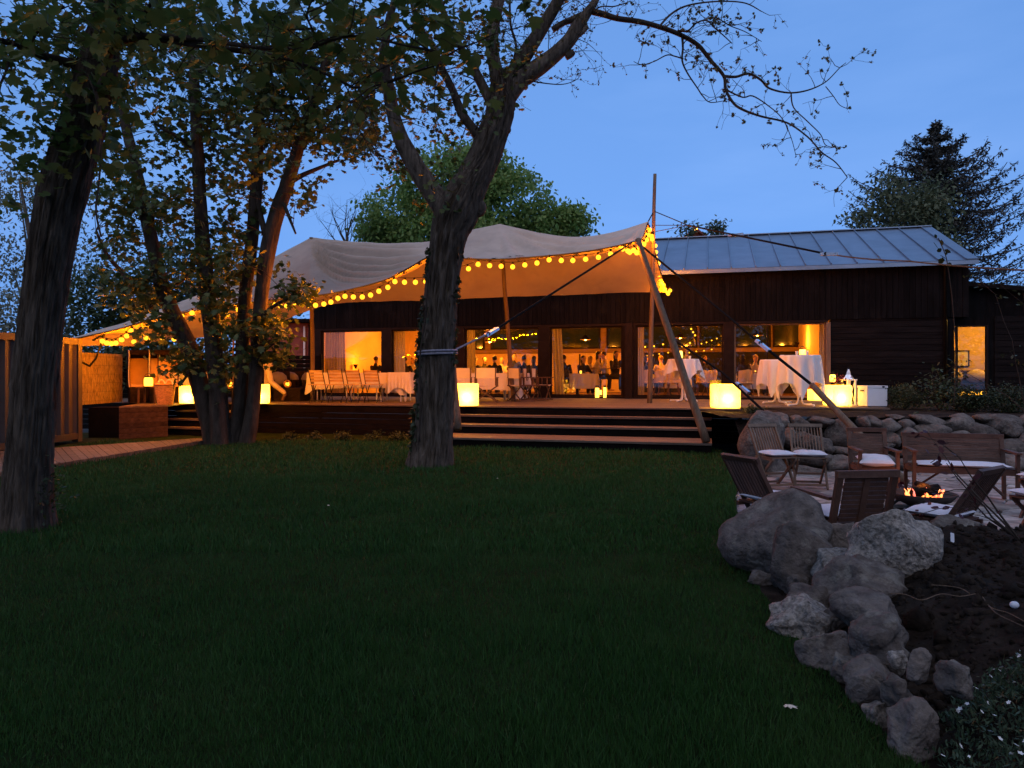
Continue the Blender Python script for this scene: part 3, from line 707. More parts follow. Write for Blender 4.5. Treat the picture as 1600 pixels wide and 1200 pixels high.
bp('end_wall', M['black'], lambda b: (b.box(Lp(sE - .06, -4, (EV + HD) / 2), (.1, 7.5, EV - HD)), b.box(Lp(sB - .06, -4.2, HD / 2), (.1, 8, HD - .02)),
    b.add([Lp(sE - .03, .2, EV), Lp(sE - .03, -8.2, EV), Lp(sE - .03, -4, RG - .03)], [(0, 1, 2)])))
bp('rear_wall', M['black'], lambda b: b.box(Lp((sA + sE) / 2, -8.3, 2.3), (sE - sA, .15, 4.2)))
bp('end_wall', M['black'], lambda b: b.box(Lp(sA + .06, -4.1, 2.3), (.1, 8, 4.2)))
# standing seam roof
rs = math.atan2(RG - EV, 4.35); rl = math.hypot(RG - EV, 4.35); pw = .66; r0 = sA - .25
nR = int((sE + .18 - r0) / pw); pw = (sE + .18 - r0 - .28) / nR
Rx = Matrix.Rotation(rs, 3, 'X')
b = MB(); b.box((0, 0, 0), (pw - .004, rl, .03), Rx); b.box(Rx @ Vector((pw / 2 - .012, 0, .035)), (.022, rl - .02, .05), Rx); rme = b.mesh('roof_panel', M['roof'])
for i in range(nR): link('roof_panel', rme, bd, Lp(r0 + pw * (i + .5), -1.825, (EV + RG) / 2))
Ry = Matrix.Rotation(-rs, 3, 'X')
bp('roof_back', M['roof'], lambda b: b.box(Lp((r0 + sE + .1) / 2, -6.2, (EV + RG) / 2), (sE - r0 + .2, rl, .03), Ry))
bp('ridge_cap', M['roof'], lambda b: b.box(Lp((r0 + sE + .16) / 2, -4.0, RG + .035), (sE - r0 + .2, .26, .03)))
bp('rake_trim', M['roof'], lambda b: b.box(Lp(sE + .04, -1.825, (EV + RG) / 2 + .02), (.28, rl, .05), Rx))
bp('eave_trim', M['roof'], lambda b: b.box(Lp((r0 + sE + .16) / 2, .37, EV - .055), (sE - r0 + .2, .03, .10)))
bp('soffit', M['black'], lambda b: b.box(Lp((r0 + sE) / 2, .2, EV - .06), (sE - r0 + .1, .28, .03)))
# inside
iL, iR, BK, CE = sA + .12, fs(1300), -8.0, 3.62
bp('interior_floor', M['ifloor'], lambda b: b.box(Lp((iL + iR) / 2, -4.1, FL - .02), (iR - iL, 7.9, .04)))
bp('ceiling', M['ceil'], lambda b: b.box(Lp((iL + iR) / 2, -4.2, CE + .03), (iR - iL, 7.6, .06)))
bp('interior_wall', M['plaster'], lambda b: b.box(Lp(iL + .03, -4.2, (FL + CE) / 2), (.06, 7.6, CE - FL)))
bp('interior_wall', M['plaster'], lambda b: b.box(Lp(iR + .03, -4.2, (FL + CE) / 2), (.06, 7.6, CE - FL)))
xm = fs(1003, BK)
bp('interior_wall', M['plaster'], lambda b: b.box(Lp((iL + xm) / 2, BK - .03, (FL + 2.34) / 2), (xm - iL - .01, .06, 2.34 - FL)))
bp('interior_wall', M['dimwall'], lambda b: b.box(Lp((iR + xm) / 2, BK - .03, (FL + 2.34) / 2), (iR - xm, .06, 2.34 - FL)))  # weaker light on the right half is put into a dark wall colour
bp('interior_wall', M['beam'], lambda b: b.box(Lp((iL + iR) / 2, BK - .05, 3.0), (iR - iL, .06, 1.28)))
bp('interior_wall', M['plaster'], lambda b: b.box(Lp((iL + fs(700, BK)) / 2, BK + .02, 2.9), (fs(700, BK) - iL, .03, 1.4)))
bp('ceiling_beam', M['beam'], lambda b: b.box(Lp((fs(706, BK) + iR) / 2, BK + .08, 2.42), (iR - fs(706, BK), .16, .16)))
for px in (760, 858, 945, 1000, 1090, 1140, 1207, 1262):
    bp('ceiling_beam', M['beam'], lambda b: b.box(Lp(fs(px, -7), -4.4, CE - .09), (.12, 7.0, .17)))
for x0, x1 in ((742, 756), (768, 842), (877, 937), (949, 985), (1004, 1088), (1094, 1146), (1150, 1203), (1209, 1252)):
    a, c = fs(x0, BK), fs(x1, BK); z0, z1 = 2.55, 3.42
    w_ = bp('clerestory_window', M['nightglass'], lambda b: b.box(Lp((a + c) / 2, BK - .01, (z0 + z1) / 2), (c - a, .03, z1 - z0)))
    WM[w_.name] = WM[bd.name].copy()
    bp('window_frame', M['darkframe'], lambda b: (b.box(Lp(a, BK + .02, (z0 + z1) / 2), (.07, .06, z1 - z0 + .07)), b.box(Lp(c, BK + .02, (z0 + z1) / 2), (.07, .06, z1 - z0 + .07)),
        b.box(Lp((a + c) / 2, BK + .02, z0), (c - a - .07, .055, .07)), b.box(Lp((a + c) / 2, BK + .02, z1), (c - a - .07, .055, .07))), w_)
for x0, x1 in ((1145, 1147), (877, 878), (905, 907), (937, 939), (820, 822)):
    a, c = fs(x0, BK), fs(x1, BK); bp('wall_batten', M['darkframe'], lambda b: b.box(Lp((a + c) / 2, BK + .02, 1.55), (.05, .04, 1.5)))
def light(name, loc, power, col, r=.05, parent=None):
    l = bpy.data.lights.new(name, 'POINT'); l.energy = power / EX * 4.6; l.color = col; l.shadow_soft_size = r
    o = bpy.data.objects.new(name, l); C.objects.link(o); o.location = loc
    if parent is not None: o.parent = parent
    return o
IW = (1.0, .29, .018)
def pendant(s, t, z, power, label):
    r = empty('pendant_lamp', LW(s, t, z), label, 'pendant lamp', 'pendant lamps inside the restaurant')
    b = MB(); b.lathe([(.02, .16), (.05, .15), (.20, .0)], 18); b.part('lamp_shade', M['darkframe'], r, smooth=True, local=True)
    b = MB(); b.tube([(0, 0, .16), (0, 0, CE - z)], .008, 6); b.part('cord', M['wire'], r, local=True)
    b = MB(); b.ball((0, 0, .02), .05, 2); b.part('light_bulb', M['candle'], r, True, local=True)
    light('lamp_light', (0, 0, -.10), power, IW, .07, r)
pendant(fs(765, -3), -3.0, 2.62, 75, 'pendant lamp hanging behind the third window, near the mid tent pole')
pendant(fs(655, -4), -4.2, 2.75, 75, 'pendant lamp hanging behind the tree trunk, second window')
pendant(fs(915, -4), -4.0, 2.70, 62, 'pendant lamp hanging behind the fourth window, above the embracing couple')
pendant(fs(1062, -4), -4.6, 2.75, 32, 'pendant lamp hanging in the fifth window, above the left cocktail table')
pendant(fs(1185, -3), -3.6, 2.75, 26, 'pendant lamp hanging in the right hand open doorway')
r = empty('wall_lamp', LW(iL + .20, -2.6, 1.75), 'small wall lamp throwing an orange glow on the left end wall', 'wall lamp')
b = MB(); b.lathe([(.03, -.08), (.09, .08)], 14); b.part('lamp_shade', M['darkframe'], r, True, local=True)
light('lamp_light', (.34, .0, .10), 14, (1, .20, .008), .14, r)
r = empty('wall_lamp', LW(iR - .35, -5.2, 2.5), 'wall lamp lighting the right end wall inside the open doorway', 'wall lamp')
b = MB(); b.lathe([(.03, -.08), (.09, .08)], 14); b.part('lamp_shade', M['darkframe'], r, True, local=True)
light('lamp_light', (0, 0, .16), 24, (1, .36, .025), .06, r)
# curtains
def curtain(px0, px1, t, label, z1=HD - .09, z0=FL + .02, amp=.05, lean=0):
    a, c = fs(px0, t), fs(px1, t); n = 60; b = MB(); ph = random.uniform(0, 6)
    nf = max(3, (c - a) / .11)
    def fn(u, v):
        z = z0 + v * (z1 - z0); s = a + (c - a) * (u - .5) * (1 - .12 * v) + (c - a) * .5 + lean * (1 - v)
        y = amp * math.sin(u * nf * 2 * math.pi + ph) * (1 - .35 * v) + .3 * amp * math.sin(u * nf * 5.1 + 2 * v)
        return LW(s, t + y, z)
    b.grid(fn, n, 10); o = b.thing('curtain', M['curtain'], label, 'curtain', 'curtains in the restaurant windows', smooth=True); return o
curtain(507, 541, -.35, 'wide sheer orange curtain at the left end of the row of windows')
curtain(614, 634, -.4, 'sheer curtain at the left side of the second window')
curtain(728, 743, -.35, 'narrow sheer curtain just right of the tree trunk')
curtain(861, 878, -.3, 'pale curtain hanging at the left side of the fourth window', lean=.1)
curtain(995, 1007, -.3, 'pale curtain beside the double dark post, left of the cocktail table')
curtain(1279, 1291, -.3, 'slim curtain gathered at the right side of the open doorway')
# ---------------------------------------------------------------- annex with the small lit window
ax0, ax1 = sB - .1, sB + 9; AT = -.25
an = empty('annex', MF @ Lp(sB, AT, 0), 'low dark annex at the right edge with one bright window', 'building', None, -A)
WM[an.name] = MF @ Matrix.Translation(Lp(sB, AT, 0))
def ap(name, m, fn, parent=an, **k):
    b = MB(); fn(b); return b.part(name, m, parent, local=True, **k)
w0, w1, wz0, wz1 = fs(1493, AT) - sB, fs(1543, AT) - sB, FL + .1, 2.78
htop = lambda s: 3.86 - .12 * (s + .3)
ap('wall', M['board'], lambda b: (b.box((w1 / 2 + 4.5, .1, wz0 / 2), (9 - w1, .2, wz0)) ,
    b.add([(w1, 0, wz0), (9, 0, wz0), (9, 0, htop(9)), (w1, 0, htop(w1)), (w1, .2, wz0), (9, .2, wz0), (9, .2, htop(9)), (w1, .2, htop(w1))], [(0, 1, 2, 3), (4, 5, 6, 7), (0, 4, 7, 3), (3, 2, 6, 7)]),
    b.add([(w0 - .3, 0, wz1), (w1 - .002, 0, wz1), (w1 - .002, 0, htop(w1)), (w0 - .3, 0, htop(w0)), (w0 - .3, .2, wz1), (w1 - .002, .2, wz1), (w1 - .002, .2, htop(w1)), (w0 - .3, .2, htop(w0))], [(0, 1, 2, 3), (4, 5, 6, 7), (0, 1, 5, 4), (3, 2, 6, 7)]),
    b.box(((w0 + w1) / 2, .1, wz0 / 2), (w1 - w0 - .004, .2, wz0))))
for i in range(14):
    zc = wz0 + .12 + i * .165
    if zc > 2.95: break
    ap('siding_board', M['siding'], lambda b: b.box(((w1 + 9) / 2 + .08, -.018, zc), (9 - w1 - .16, .03, .152)))
ap('roof', M['board'], lambda b: b.add([(-.5, -.3, htop(-.5) + .03), (9.2, -.3, htop(9.2) + .03), (9.2, 6, htop(9.2) + .03), (-.5, 6, htop(-.5) + .03), (-.5, -.3, htop(-.5) + .15), (9.2, -.3, htop(9.2) + .15), (9.2, 6, htop(9.2) + .15), (-.5, 6, htop(-.5) + .15)], [(0, 1, 2, 3), (4, 5, 6, 7), (0, 1, 5, 4), (1, 2, 6, 5), (2, 3, 7, 6), (3, 0, 4, 7)]))
aw = ap('window', M['darkframe'], lambda b: (b.box((w0 + .02, -.02, (wz0 + wz1) / 2), (.045, .08, wz1 - wz0)), b.box((w1 - .02, -.02, (wz0 + wz1) / 2), (.045, .08, wz1 - wz0)), b.box(((w0 + w1) / 2, -.02, wz1 - .02), (w1 - w0 - .095, .075, .04)), b.box(((w0 + w1) / 2, -.02, wz0 + .02), (w1 - w0 - .095, .075, .04))))
WM[aw.name] = WM[an.name].copy()
ap('pane', M['glass'], lambda b: b.add([(w0 + .045, 0, wz0 + .04), (w1 - .045, 0, wz0 + .04), (w1 - .045, 0, wz1 - .04), (w0 + .045, 0, wz1 - .04)], [(0, 1, 2, 3)]), aw)
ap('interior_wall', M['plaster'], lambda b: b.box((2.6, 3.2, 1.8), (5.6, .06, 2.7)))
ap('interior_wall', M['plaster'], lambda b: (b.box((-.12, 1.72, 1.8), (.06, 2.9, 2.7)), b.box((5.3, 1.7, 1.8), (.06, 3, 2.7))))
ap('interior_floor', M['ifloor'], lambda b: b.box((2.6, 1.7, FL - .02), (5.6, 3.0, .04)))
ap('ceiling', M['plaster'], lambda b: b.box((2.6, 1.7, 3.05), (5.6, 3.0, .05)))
cx = 1.75
ap('wall_cabinet', M['whitemetal'], lambda b: b.box((2.42, 2.9, 2.25), (.55, .5, .62)))
pk = empty('framed_picture', MF @ (Lp(sB, AT, 0) + Vector((1.18, 3.14, 1.95))), 'small framed picture on the orange wall of the annex room', 'picture', None, -A)
b = MB(); fw = .03
for dx, dz, sx, sz in ((-.2, 0, fw, .5), (.2, 0, fw, .5), (0, .235, .37, fw), (0, -.235, .37, fw)): b.box((dx, -.02, dz), (sx, .04, sz))
b.part('frame', M['darkframe'], pk, local=True)
b = MB(); b.box((0, -.005, 0), (.37, .01, .44)); b.part('mat_board', M['paper'], pk, local=True)
b = MB(); b.ball((.02, -.014, .05), .07, 2, (1, .08, 1.1)); b.box((0, -.014, -.07), (.05, .008, .12)); b.part('print', M['slat'], pk, local=True)
sf = empty('sofa', MF @ (Lp(sB, AT, 0) + Vector((1.25, 1.9, FL))), 'brown sofa with cushions behind the small lit window', 'sofa', None, -A)
b = MB(); b.box((0, .3, .42), (1.9, .2, .84)); b.part('backrest', M['teak'], sf, local=True)
b = MB(); b.box((0, -.1, .24), (1.9, .6, .4)); b.part('seat', M['teak'], sf, local=True)
for x in (-.62, 0, .62):
    b = MB(); b.ball((x, .12, .66), .28, 2, (1, .4, .8)); b.part('back_cushion', M['khaki'], sf, True, local=True)
rl_ = empty('ceiling_lamp', MF @ (Lp(sB, AT, 0) + Vector((1.6, 1.5, 2.85))), 'ceiling lamp lighting the small annex room', 'lamp')
b = MB(); b.lathe([(.0, .16), (.16, .15), (.18, .05), (.0, .04)], 18); b.part('lamp_shade', M['candle'], rl_, True, local=True)
light('lamp_light', (0, 0, -.03), 26, (1, .48, .07), .08, rl_)
for i in range(11):   # glowing candle glasses on the inner sill of the annex window
    x = w0 + .08 + (w1 - w0 - .16) * i / 10
    b = MB(); hh = random.uniform(.05, .12); b.lathe([(.022, 0), (.03, hh * .6), (.026, hh)], 8, close=True)
    o = b.thing('candle_glass', M['candle'], 'small glowing candle glass on the inner sill of the annex window', 'candle glass', 'candle glasses on the annex sill', loc=(0, 0, 0)); o.location = MF @ (Lp(sB, AT, 0) + Vector((x, .16, wz0 + .04 + random.uniform(0, .03))))
# ================================================================ STRETCH TENT
# columns: hem (front edge), ridge, back edge; each is (px, py, depth)
HEM = [(118, 529, 15.9), (185, 514, 16.3), (250, 496, 16.5), (330, 481, 16.4), (430, 468, 16.2), (485, 463, 16.1), (535, 455, 16.0), (600, 438, 15.9), (640, 418, 15.9), (672, 402, 15.9), (720, 404, 15.9), (780, 405, 15.9), (840, 401, 15.8), (900, 395, 15.6), (950, 387, 15.5), (994, 377, 15.4)]
RID = [(112, 527, 17.2), (180, 508, 18.4), (255, 481, 19.2), (340, 447, 19.6), (430, 400, 19.8), (485, 370, 19.8), (535, 375, 19.8), (600, 379, 19.7), (640, 378, 19.6), (672, 376, 19.6), (722, 362, 19.6), (780, 349, 19.6), (840, 362, 19.4), (900, 369, 19.2), (955, 362, 18.9), (1013, 345, 18.6)]
BAK = [(135, 533, 17.6), (205, 541, 18.9), (262, 530, 20.2), (330, 526, 20.9), (420, 509, 21.4), (470, 490, 21.6), (520, 475, 21.6), (590, 471, 21.6), (640, 470, 21.5), (675, 469, 21.5), (725, 467, 21.4), (790, 464, 21.3), (850, 462, 21.1), (915, 460, 20.9), (975, 457, 20.7), (1043, 457, 20.6)]
hem = [P(*a) for a in HEM]; rid = [P(*a) for a in RID]; bak = [P(*a) for a in BAK]
SUB = 12
hemS, bakS = [[Vector(q) for q in catmull([tuple(p) for p in a], SUB)] for a in (hem, bak)]
ridS = []
for i0, i1 in ((0, 5), (5, 11), (11, 15)):
    seg = [Vector(q) for q in catmull([tuple(p) for p in rid[i0:i1 + 1]], SUB)]; ridS += seg if i1 == 15 else seg[:-1]
nc = len(hemS); nvv = 96
tent = empty('stretch_tent', (hem[9] + rid[9]) / 2, 'sand coloured stretch tent with two peaks over the terrace', 'tent')
tent.location.z = 3.2; WM[tent.name] = Matrix.Translation(tent.location)
def tent_pt(i, v):
    a, r, c = hemS[i], ridS[i], bakS[i]; u = i / (nc - 1)
    col = u * 15
    pk = max(math.exp(-((col - 5) / 1.1) ** 2), math.exp(-((col - 11) / 1.2) ** 2), math.exp(-((col - 15) / .8) ** 2))
    if v < .58:
        t = v / .58; p = a.lerp(r, t); sag = -.34 * (1 - .2 * pk) * math.sin(math.pi * t) * (1 - .55 * t)
        # tension folds fan out from the peaks and follow the sagging bays
        fold = 0
        for c0, am in ((11, .05), (15, .05)):
            dx = (col - c0); ang = math.atan2(dx, (1.02 - t) * 2.0); rr = math.hypot(dx, (1.02 - t) * 2.0)
            fold += am * math.sin(ang * (17 if c0 == 5 else 12) + c0) * ss(.15, .9, rr) * ss(5.2, 1.6, rr) * (1.0 if dx > 0 else .45)
        if col > 4.7:      # creases leaving the left peak and bending round parallel to the hem
            psi = (1 - t) / max(.12, 1 - math.exp(-(col - 4.7) / 1.25))
            cre = .095 * math.sin(2 * math.pi * (5.5 * psi + .15 * noise.noise(Vector((col, psi * 3, 0))))) * ss(4.8, 5.5, col) * ss(9.6, 7.0, col) * ss(1.35, .75, psi) * ss(.02, .14, psi)
            p.z += cre; p.y -= cre * .5
        if col > 11.1:
            psi = (1 - t) / max(.12, 1 - math.exp(-(col - 11) / 1.3))
            cre = .045 * math.sin(2 * math.pi * (5 * psi)) * ss(11.1, 11.8, col) * ss(15, 13, col) * ss(1.2, .7, psi) * ss(.02, .14, psi)
            p.z += cre; p.y -= cre * .5
        p.z += (sag + fold * (.25 + .75 * math.sin(math.pi * min(1, t * .93 + .05)))) * ss(0, .12, u) + .02 * noise.noise(Vector((col * 2, t * 4, 1)))
        p.y -= fold * .4 * math.sin(math.pi * t)
    else:
        t = (v - .58) / .42; p = r.lerp(c, t); p.z += -.22 * math.sin(math.pi * t) * (1 - .5 * t) + .02 * noise.noise(Vector((col * 2.2, t * 4, 4)))
    return p
b = MB(); b.grid(lambda u, v: tent_pt(min(nc - 1, round(u * (nc - 1))), v), nc - 1, nvv)
b.part('canopy', M['tent'], tent, smooth=True)
# hem cord and little clips
b = MB(); b.tube([p + Vector((0, -.012, -.005)) for p in hemS], .016, 6); b.part('hem_cord', M['rope'], tent)
b = MB(); b.tube([tent_pt(nc - 1, v / 20) for v in range(21)], .014, 6); b.part('hem_cord', M['rope'], tent)
cl = MB(); cl.box((0, 0, -.03), (.05, .02, .07)); cl.box((.035, 0, -.02), (.05, .02, .02), Matrix.Rotation(.6, 3, 'Y')); cl.box((-.035, 0, -.02), (.05, .02, .02), Matrix.Rotation(-.6, 3, 'Y')); cme = cl.mesh('clip', M['rope'])
for i in range(30, nc - 4, 9):
    link('clip', cme, tent, WM[tent.name].inverted() @ (hemS[i] + Vector((0, -.02, -.01))))
for k in range(12):      # leaves that fell on the fabric above the hem
    i = random.randint(116, 152); v = random.uniform(.015, .10); p = tent_pt(i, v); q = tent_pt(i, v + .02); o = link('fallen_leaf', lm, None, p + Vector((0, -.012, .02)), (math.atan2(q.z - p.z, q.y - p.y), 0, 0), scale=(random.uniform(.09, .15),) * 3)
    o.rotation_euler.rotate_axis('Z', random.uniform(0, 6)); o.material_slots[0].link = 'OBJECT'; o.material_slots[0].material = M['darkwicker']
    tag(o, 'dark fallen leaf lying on the tent fabric above the hem near the middle pole', 'leaf', 'dark leaves lying on the tent')
def pole(name, a, c, r0, r1, label, m='pole', grp='tent poles', cat='pole'):
    b = MB(); a, c = Vector(a), Vector(c); n = 14
    b.tube([a.lerp(c, i / n) + Vector((.012 * noise.noise(Vector((i * .5, a.x, 0))), .012 * noise.noise(Vector((i * .5, a.x, 7))), 0)) for i in range(n + 1)], [r0 + (r1 - r0) * i / n for i in range(n + 1)], 12)
    return b.thing(name, M[m], label, cat, grp, smooth=True, loc=a)
iz = DZ - .18 * 3 + .002
pole('tent_pole', G(1104, gd(691, iz), iz), P(996, 374, 15.25), .078, .06, 'thick slanting pole standing on the lowest step and carrying the front right tent corner')
pole('tent_pole', G(716, 14.55, .37), P(692, 404, 15.9), .075, .06, 'slanting pole half hidden by the big trunk, its foot on the steps')
pole('tent_pole', G(802, 19.7, DZ), P(781, 350, 19.6), .06, .05, 'upright pole under the middle tent peak')
pole('tent_pole', G(489, 19.6, DZ), P(486, 371, 19.75), .06, .05, 'upright pole under the left tent peak')
pole('tent_pole', G(1015, 18.5, DZ), P(1023, 272, 18.75), .065, .042, 'tallest pole, rising above the tent with its top against the sky')
pole('tent_pole', G(364, 19.8, DZ), P(365, 520, 19.9), .022, .022, 'thin pale pole standing behind the many stemmed tree')
def rope(pts, r, label, m='rope', sag=0.0, n=16, grp='guy ropes of the tent', cat='rope', name='guy_rope'):
    b = MB(); pts = [Vector(p) for p in pts]; out = []
    for a, c in zip(pts, pts[1:]):
        for i in range(n): t = i / n; p = a.lerp(c, t); p.z -= sag * 4 * t * (1 - t); out.append(p)
    out.append(pts[-1]); b.tube(out, r, 8); return b.thing(name, M[m], label, cat, grp, smooth=True, loc=pts[0])
TT = 11.74                                        # the big tree
tb = P(706, 549, TT - .15)
corner = P(988, 379, 15.3)
rat = P(768, 519, TT + .75)
rope([tb, rat], .017, 'pale doubled strap from the trunk to the left ratchet', 'strap', .0)
rope([rat, corner], .021, 'black strap from the left ratchet up to the front right tent corner')
def ratchet(c, d, label):
    d = Vector(d).normalized(); r = empty('ratchet', c, label, 'ratchet', 'ratchets in the guy ropes')
    s = d.cross(Vector((0, 1, 0))).normalized(); b = MB()
    b.bar(Vector(c) - d * .16, Vector(c) + d * .16, .085, .05); b.part('handle', M['ratchet'], r)
    b = MB(); b.tube([Vector(c) - d * .08 - Vector((0, .05, 0)), Vector(c) - d * .08 + Vector((0, .05, 0))], .035, 10); b.part('spool', M['metal'], r)
ratchet(rat, corner - tb, 'bright steel ratchet on the strap right of the big trunk')
c2 = P(1001, 383, 15.3); r2 = P(1192, 540, 13.0); e2 = P(1272, 604, 12.4)
rope([c2, r2], .021, 'black strap from the front right tent corner down to the right ratchet')
ratchet(r2, r2 - c2, 'bright steel ratchet in front of the right cocktail tables')
rope([r2, e2], .026, 'dark strap between the right ratchet and the slanting anchor post')
pole('anchor_post', G(1416, 10.9, PZ), P(1268, 601, 12.4), .062, .05, 'slanting pale anchor post leaning over the stone wall towards the tent', grp='tent poles')
rope([P(1039, 521, 15.0), P(1128, 582, 13.9), P(1204, 652, 13.1)], .022, 'black strap from the middle of the slanting pole down to the wall top')
ratchet(P(1160, 606, 13.6), P(1204, 652, 13.1) - P(1039, 521, 15.0), 'dark ratchet on the strap above the glowing cube near the steps')
t0 = P(1022, 330, 18.7); t1 = P(1048, 351, 18.2)
rope([P(1013, 346, 18.6), P(1021, 331, 18.7)], .014, 'short cord tying the raised tent corner to the tallest pole')
rope([t0, P(1075, 352, 17.5)], .012, 'thin cord from the top of the tallest pole to the right hand strap')
rope([P(1023, 352, 18.7), P(1075, 352, 17.5)], .008, 'level thin cord from the tallest pole to the right hand strap')
rope([P(1023, 362, 18.7), P(1075, 352, 17.5)], .008, 'rising thin cord from the tallest pole to the right hand strap')
rope([P(1075, 352, 17.5), P(1283, 395, 14.0)], .020, 'black strap running across the metal roof to the right')
ratchet(P(1150, 367, 16.2), (1, -.6, 0), 'black ratchet where the long strap crosses the roof ridge')
ratchet(P(1296, 397, 13.8), (1, -.6, -.1), 'grey ratchet where the long strap crosses the roof panels')
rope([P(1308, 399, 13.6), P(1420, 408, 12.2), P(1640, 424, 10.0)], .013, 'reddish rope leading from the roof strap out of the picture at the right', 'pole', .02)
# ---------------------------------------------------------------- festoon lights
gl = MB(); gl.ball((0, 0, 0), .052, 3); gme = gl.mesh('globe', M['bulb'], True)
sk = MB(); sk.lathe([(.022, .06), (.022, .105)], 8, close=True); skme = sk.mesh('socket', M['wire'])
BULB_W = 9.5
def festoon(pts, label, rad=1.0, wire=True):
    pts = [P(*p) for p in pts]; r = empty('festoon_lights', pts[0], label, 'string lights', 'string lights along the tent hem'); inv = WM[r.name].inverted()
    for p in pts:
        g = link('globe', gme, r, inv @ p, (random.uniform(-.3, .3), random.uniform(-.3, .3), 0), scale=(rad,) * 3)
        s = link('socket', skme, g); s.parent = g
        light('globe_light', (0, 0, 0), BULB_W * rad * rad, (1, .22, .001), .03, g)
    b = MB(); out = []
    for a, c in zip(pts, pts[1:]):
        for i in range(6): t = i / 6; q = a.lerp(c, t) + Vector((0, 0, .10 * rad)); q.z -= .16 * (a - c).length * t * (1 - t); out.append(q)
    out.append(pts[-1] + Vector((0, 0, .1 * rad))); b.tube(out, .008, 5); b.part('wire', M['wire'], r)
def hd(px):  # hem depth at a column
    for a, c in zip(HEM, HEM[1:]):
        if a[0] <= px <= c[0]: return a[2] + (c[2] - a[2]) * (px - a[0]) / (c[0] - a[0]) - .22
    return 15.4
F1 = [(160, 533), (167, 536), (174, 537), (181, 536), (190, 531), (198, 525), (205, 517)]
F1b = [(209, 534), (228, 528), (237, 529), (254, 528), (272, 530), (284, 494), (300, 489), (322, 488), (355, 491), (372, 484), (390, 462), (389, 473), (428, 476), (438, 478), (448, 478), (460, 473), (470, 475), (482, 477), (493, 477), (506, 475), (517, 472), (528, 466), (539, 463), (552, 464), (566, 464), (579, 461), (592, 455), (606, 449), (617, 440), (632, 441), (649, 441), (665, 440), (690, 430), (715, 424), (732, 420), (747, 413), (765, 415), (783, 416), (801, 417), (820, 414), (839, 411), (858, 406), (877, 407), (895, 407), (915, 405), (935, 402), (954, 397), (973, 389), (981, 392), (984, 394), (990, 391), (995, 395)]
festoon([(x, y, hd(x) if x > 160 else 16.1) for x, y in F1], 'string of round globes drooping in a bunch at the low left tent corner')
festoon([(x, y, 17.2 if x < 275 else hd(x)) for x, y in F1b], 'long string of round yellow globes along the front hem of the tent')
def rdp(y): return 18.6 + (20.5 - 18.6) * max(0, min(1, (y - 350) / 108))
festoon([(1002, 381, 15.5), (1006, 382, 15.7), (1010, 375, 16.2), (1012, 367, 17.0), (1015, 359, 17.8), (1018, 369, 18.3), (1019, 374, 18.5), (1024, 384, rdp(384)), (1025, 394, rdp(394)), (1025, 403, rdp(403)), (1026, 408, rdp(408)), (1029, 412, rdp(412)), (1029, 422, rdp(422)), (1030, 430, rdp(430)), (1032, 437, rdp(437)), (1034, 442, rdp(442)), (1037, 445, rdp(445)), (1039, 452, rdp(452)), (1043, 457, rdp(457)), (1047, 454, rdp(455)), (1044, 459, rdp(458))], 'string of round globes hanging down the raised right edge of the tent')
festoon([(1075, 502, 23.0), (1078, 508, 23.0), (1080, 514, 23.05), (1083, 519, 23.1), (1086, 524, 23.1), (1078, 536, 23.4), (1066, 541, 23.6), (1052, 542, 23.9), (1036, 538, 24.2), (1022, 541, 24.5), (1008, 542, 24.8)], 'small string of lamps hanging from the ceiling in the fifth window', .55)
festoon([(1000, 557, 25), (1011, 556, 25), (1020, 555, 25), (1030, 553, 25), (1044, 551, 25), (1077, 551, 25.1), (1088, 549, 25.1), (1100, 548, 25.2), (1112, 546, 25.2), (1128, 525, 25), (1120, 529, 25), (1112, 532, 25), (1104, 535, 25), (1096, 537, 25)], 'string of small warm lamps across the back of the fifth window', .42)
# ================================================================ GLOW CUBES AND SMALL LAMPS
def glow_cube(px, d, z, size, label, rz=0.0, m='cube', core=True):
    r = empty('glow_cube', G(px, d, z), label, 'light cube', 'glowing cubes on the terrace', rz)
    bm = bmesh.new(); bmesh.ops.create_cube(bm, size=size); bmesh.ops.bevel(bm, geom=bm.edges[:], offset=size * .06, segments=3, affect='EDGES', profile=.5)
    bmesh.ops.translate(bm, verts=bm.verts, vec=(0, 0, size / 2 + .012)); me = bpy.data.meshes.new('shell'); bm.to_mesh(me); bm.free(); me.materials.append(M[m])
    link('shell', me, r)
    if m == 'cube': light('cube_lamp', (-.03, -size * .27, size * .40), 2.6, (1, .7, .20), .03, r)
    b = MB(); b.box((0, 0, .008), (size * .85, size * .85, .016)); b.part('base_plate', M['whitebox'], r, local=True)
    return r
glow_cube(728, 16.9, DZ, .50, 'glowing cube right beside the big trunk, in front of the director chairs', .25)
glow_cube(1133, 15.75, DZ, .50, 'glowing cube at the right end of the terrace edge, above the standing stone', .06)
glow_cube(297, 18.2, DZ, .42, 'glowing cube left of the many stemmed tree, beside the wicker basket', .2)
glow_cube(406, 18.2, DZ, .46, 'glowing cube half hidden behind the many stemmed tree, at the walking man', .3)
glow_cube(1308, 16.9, DZ, .46, 'glowing cube with a purple flower pot on top, near the open doorway', .08)
glow_cube(1274, 20.2, DZ, .30, 'small glowing cube inside the open doorway, behind the right cocktail table', .2, 'candle')
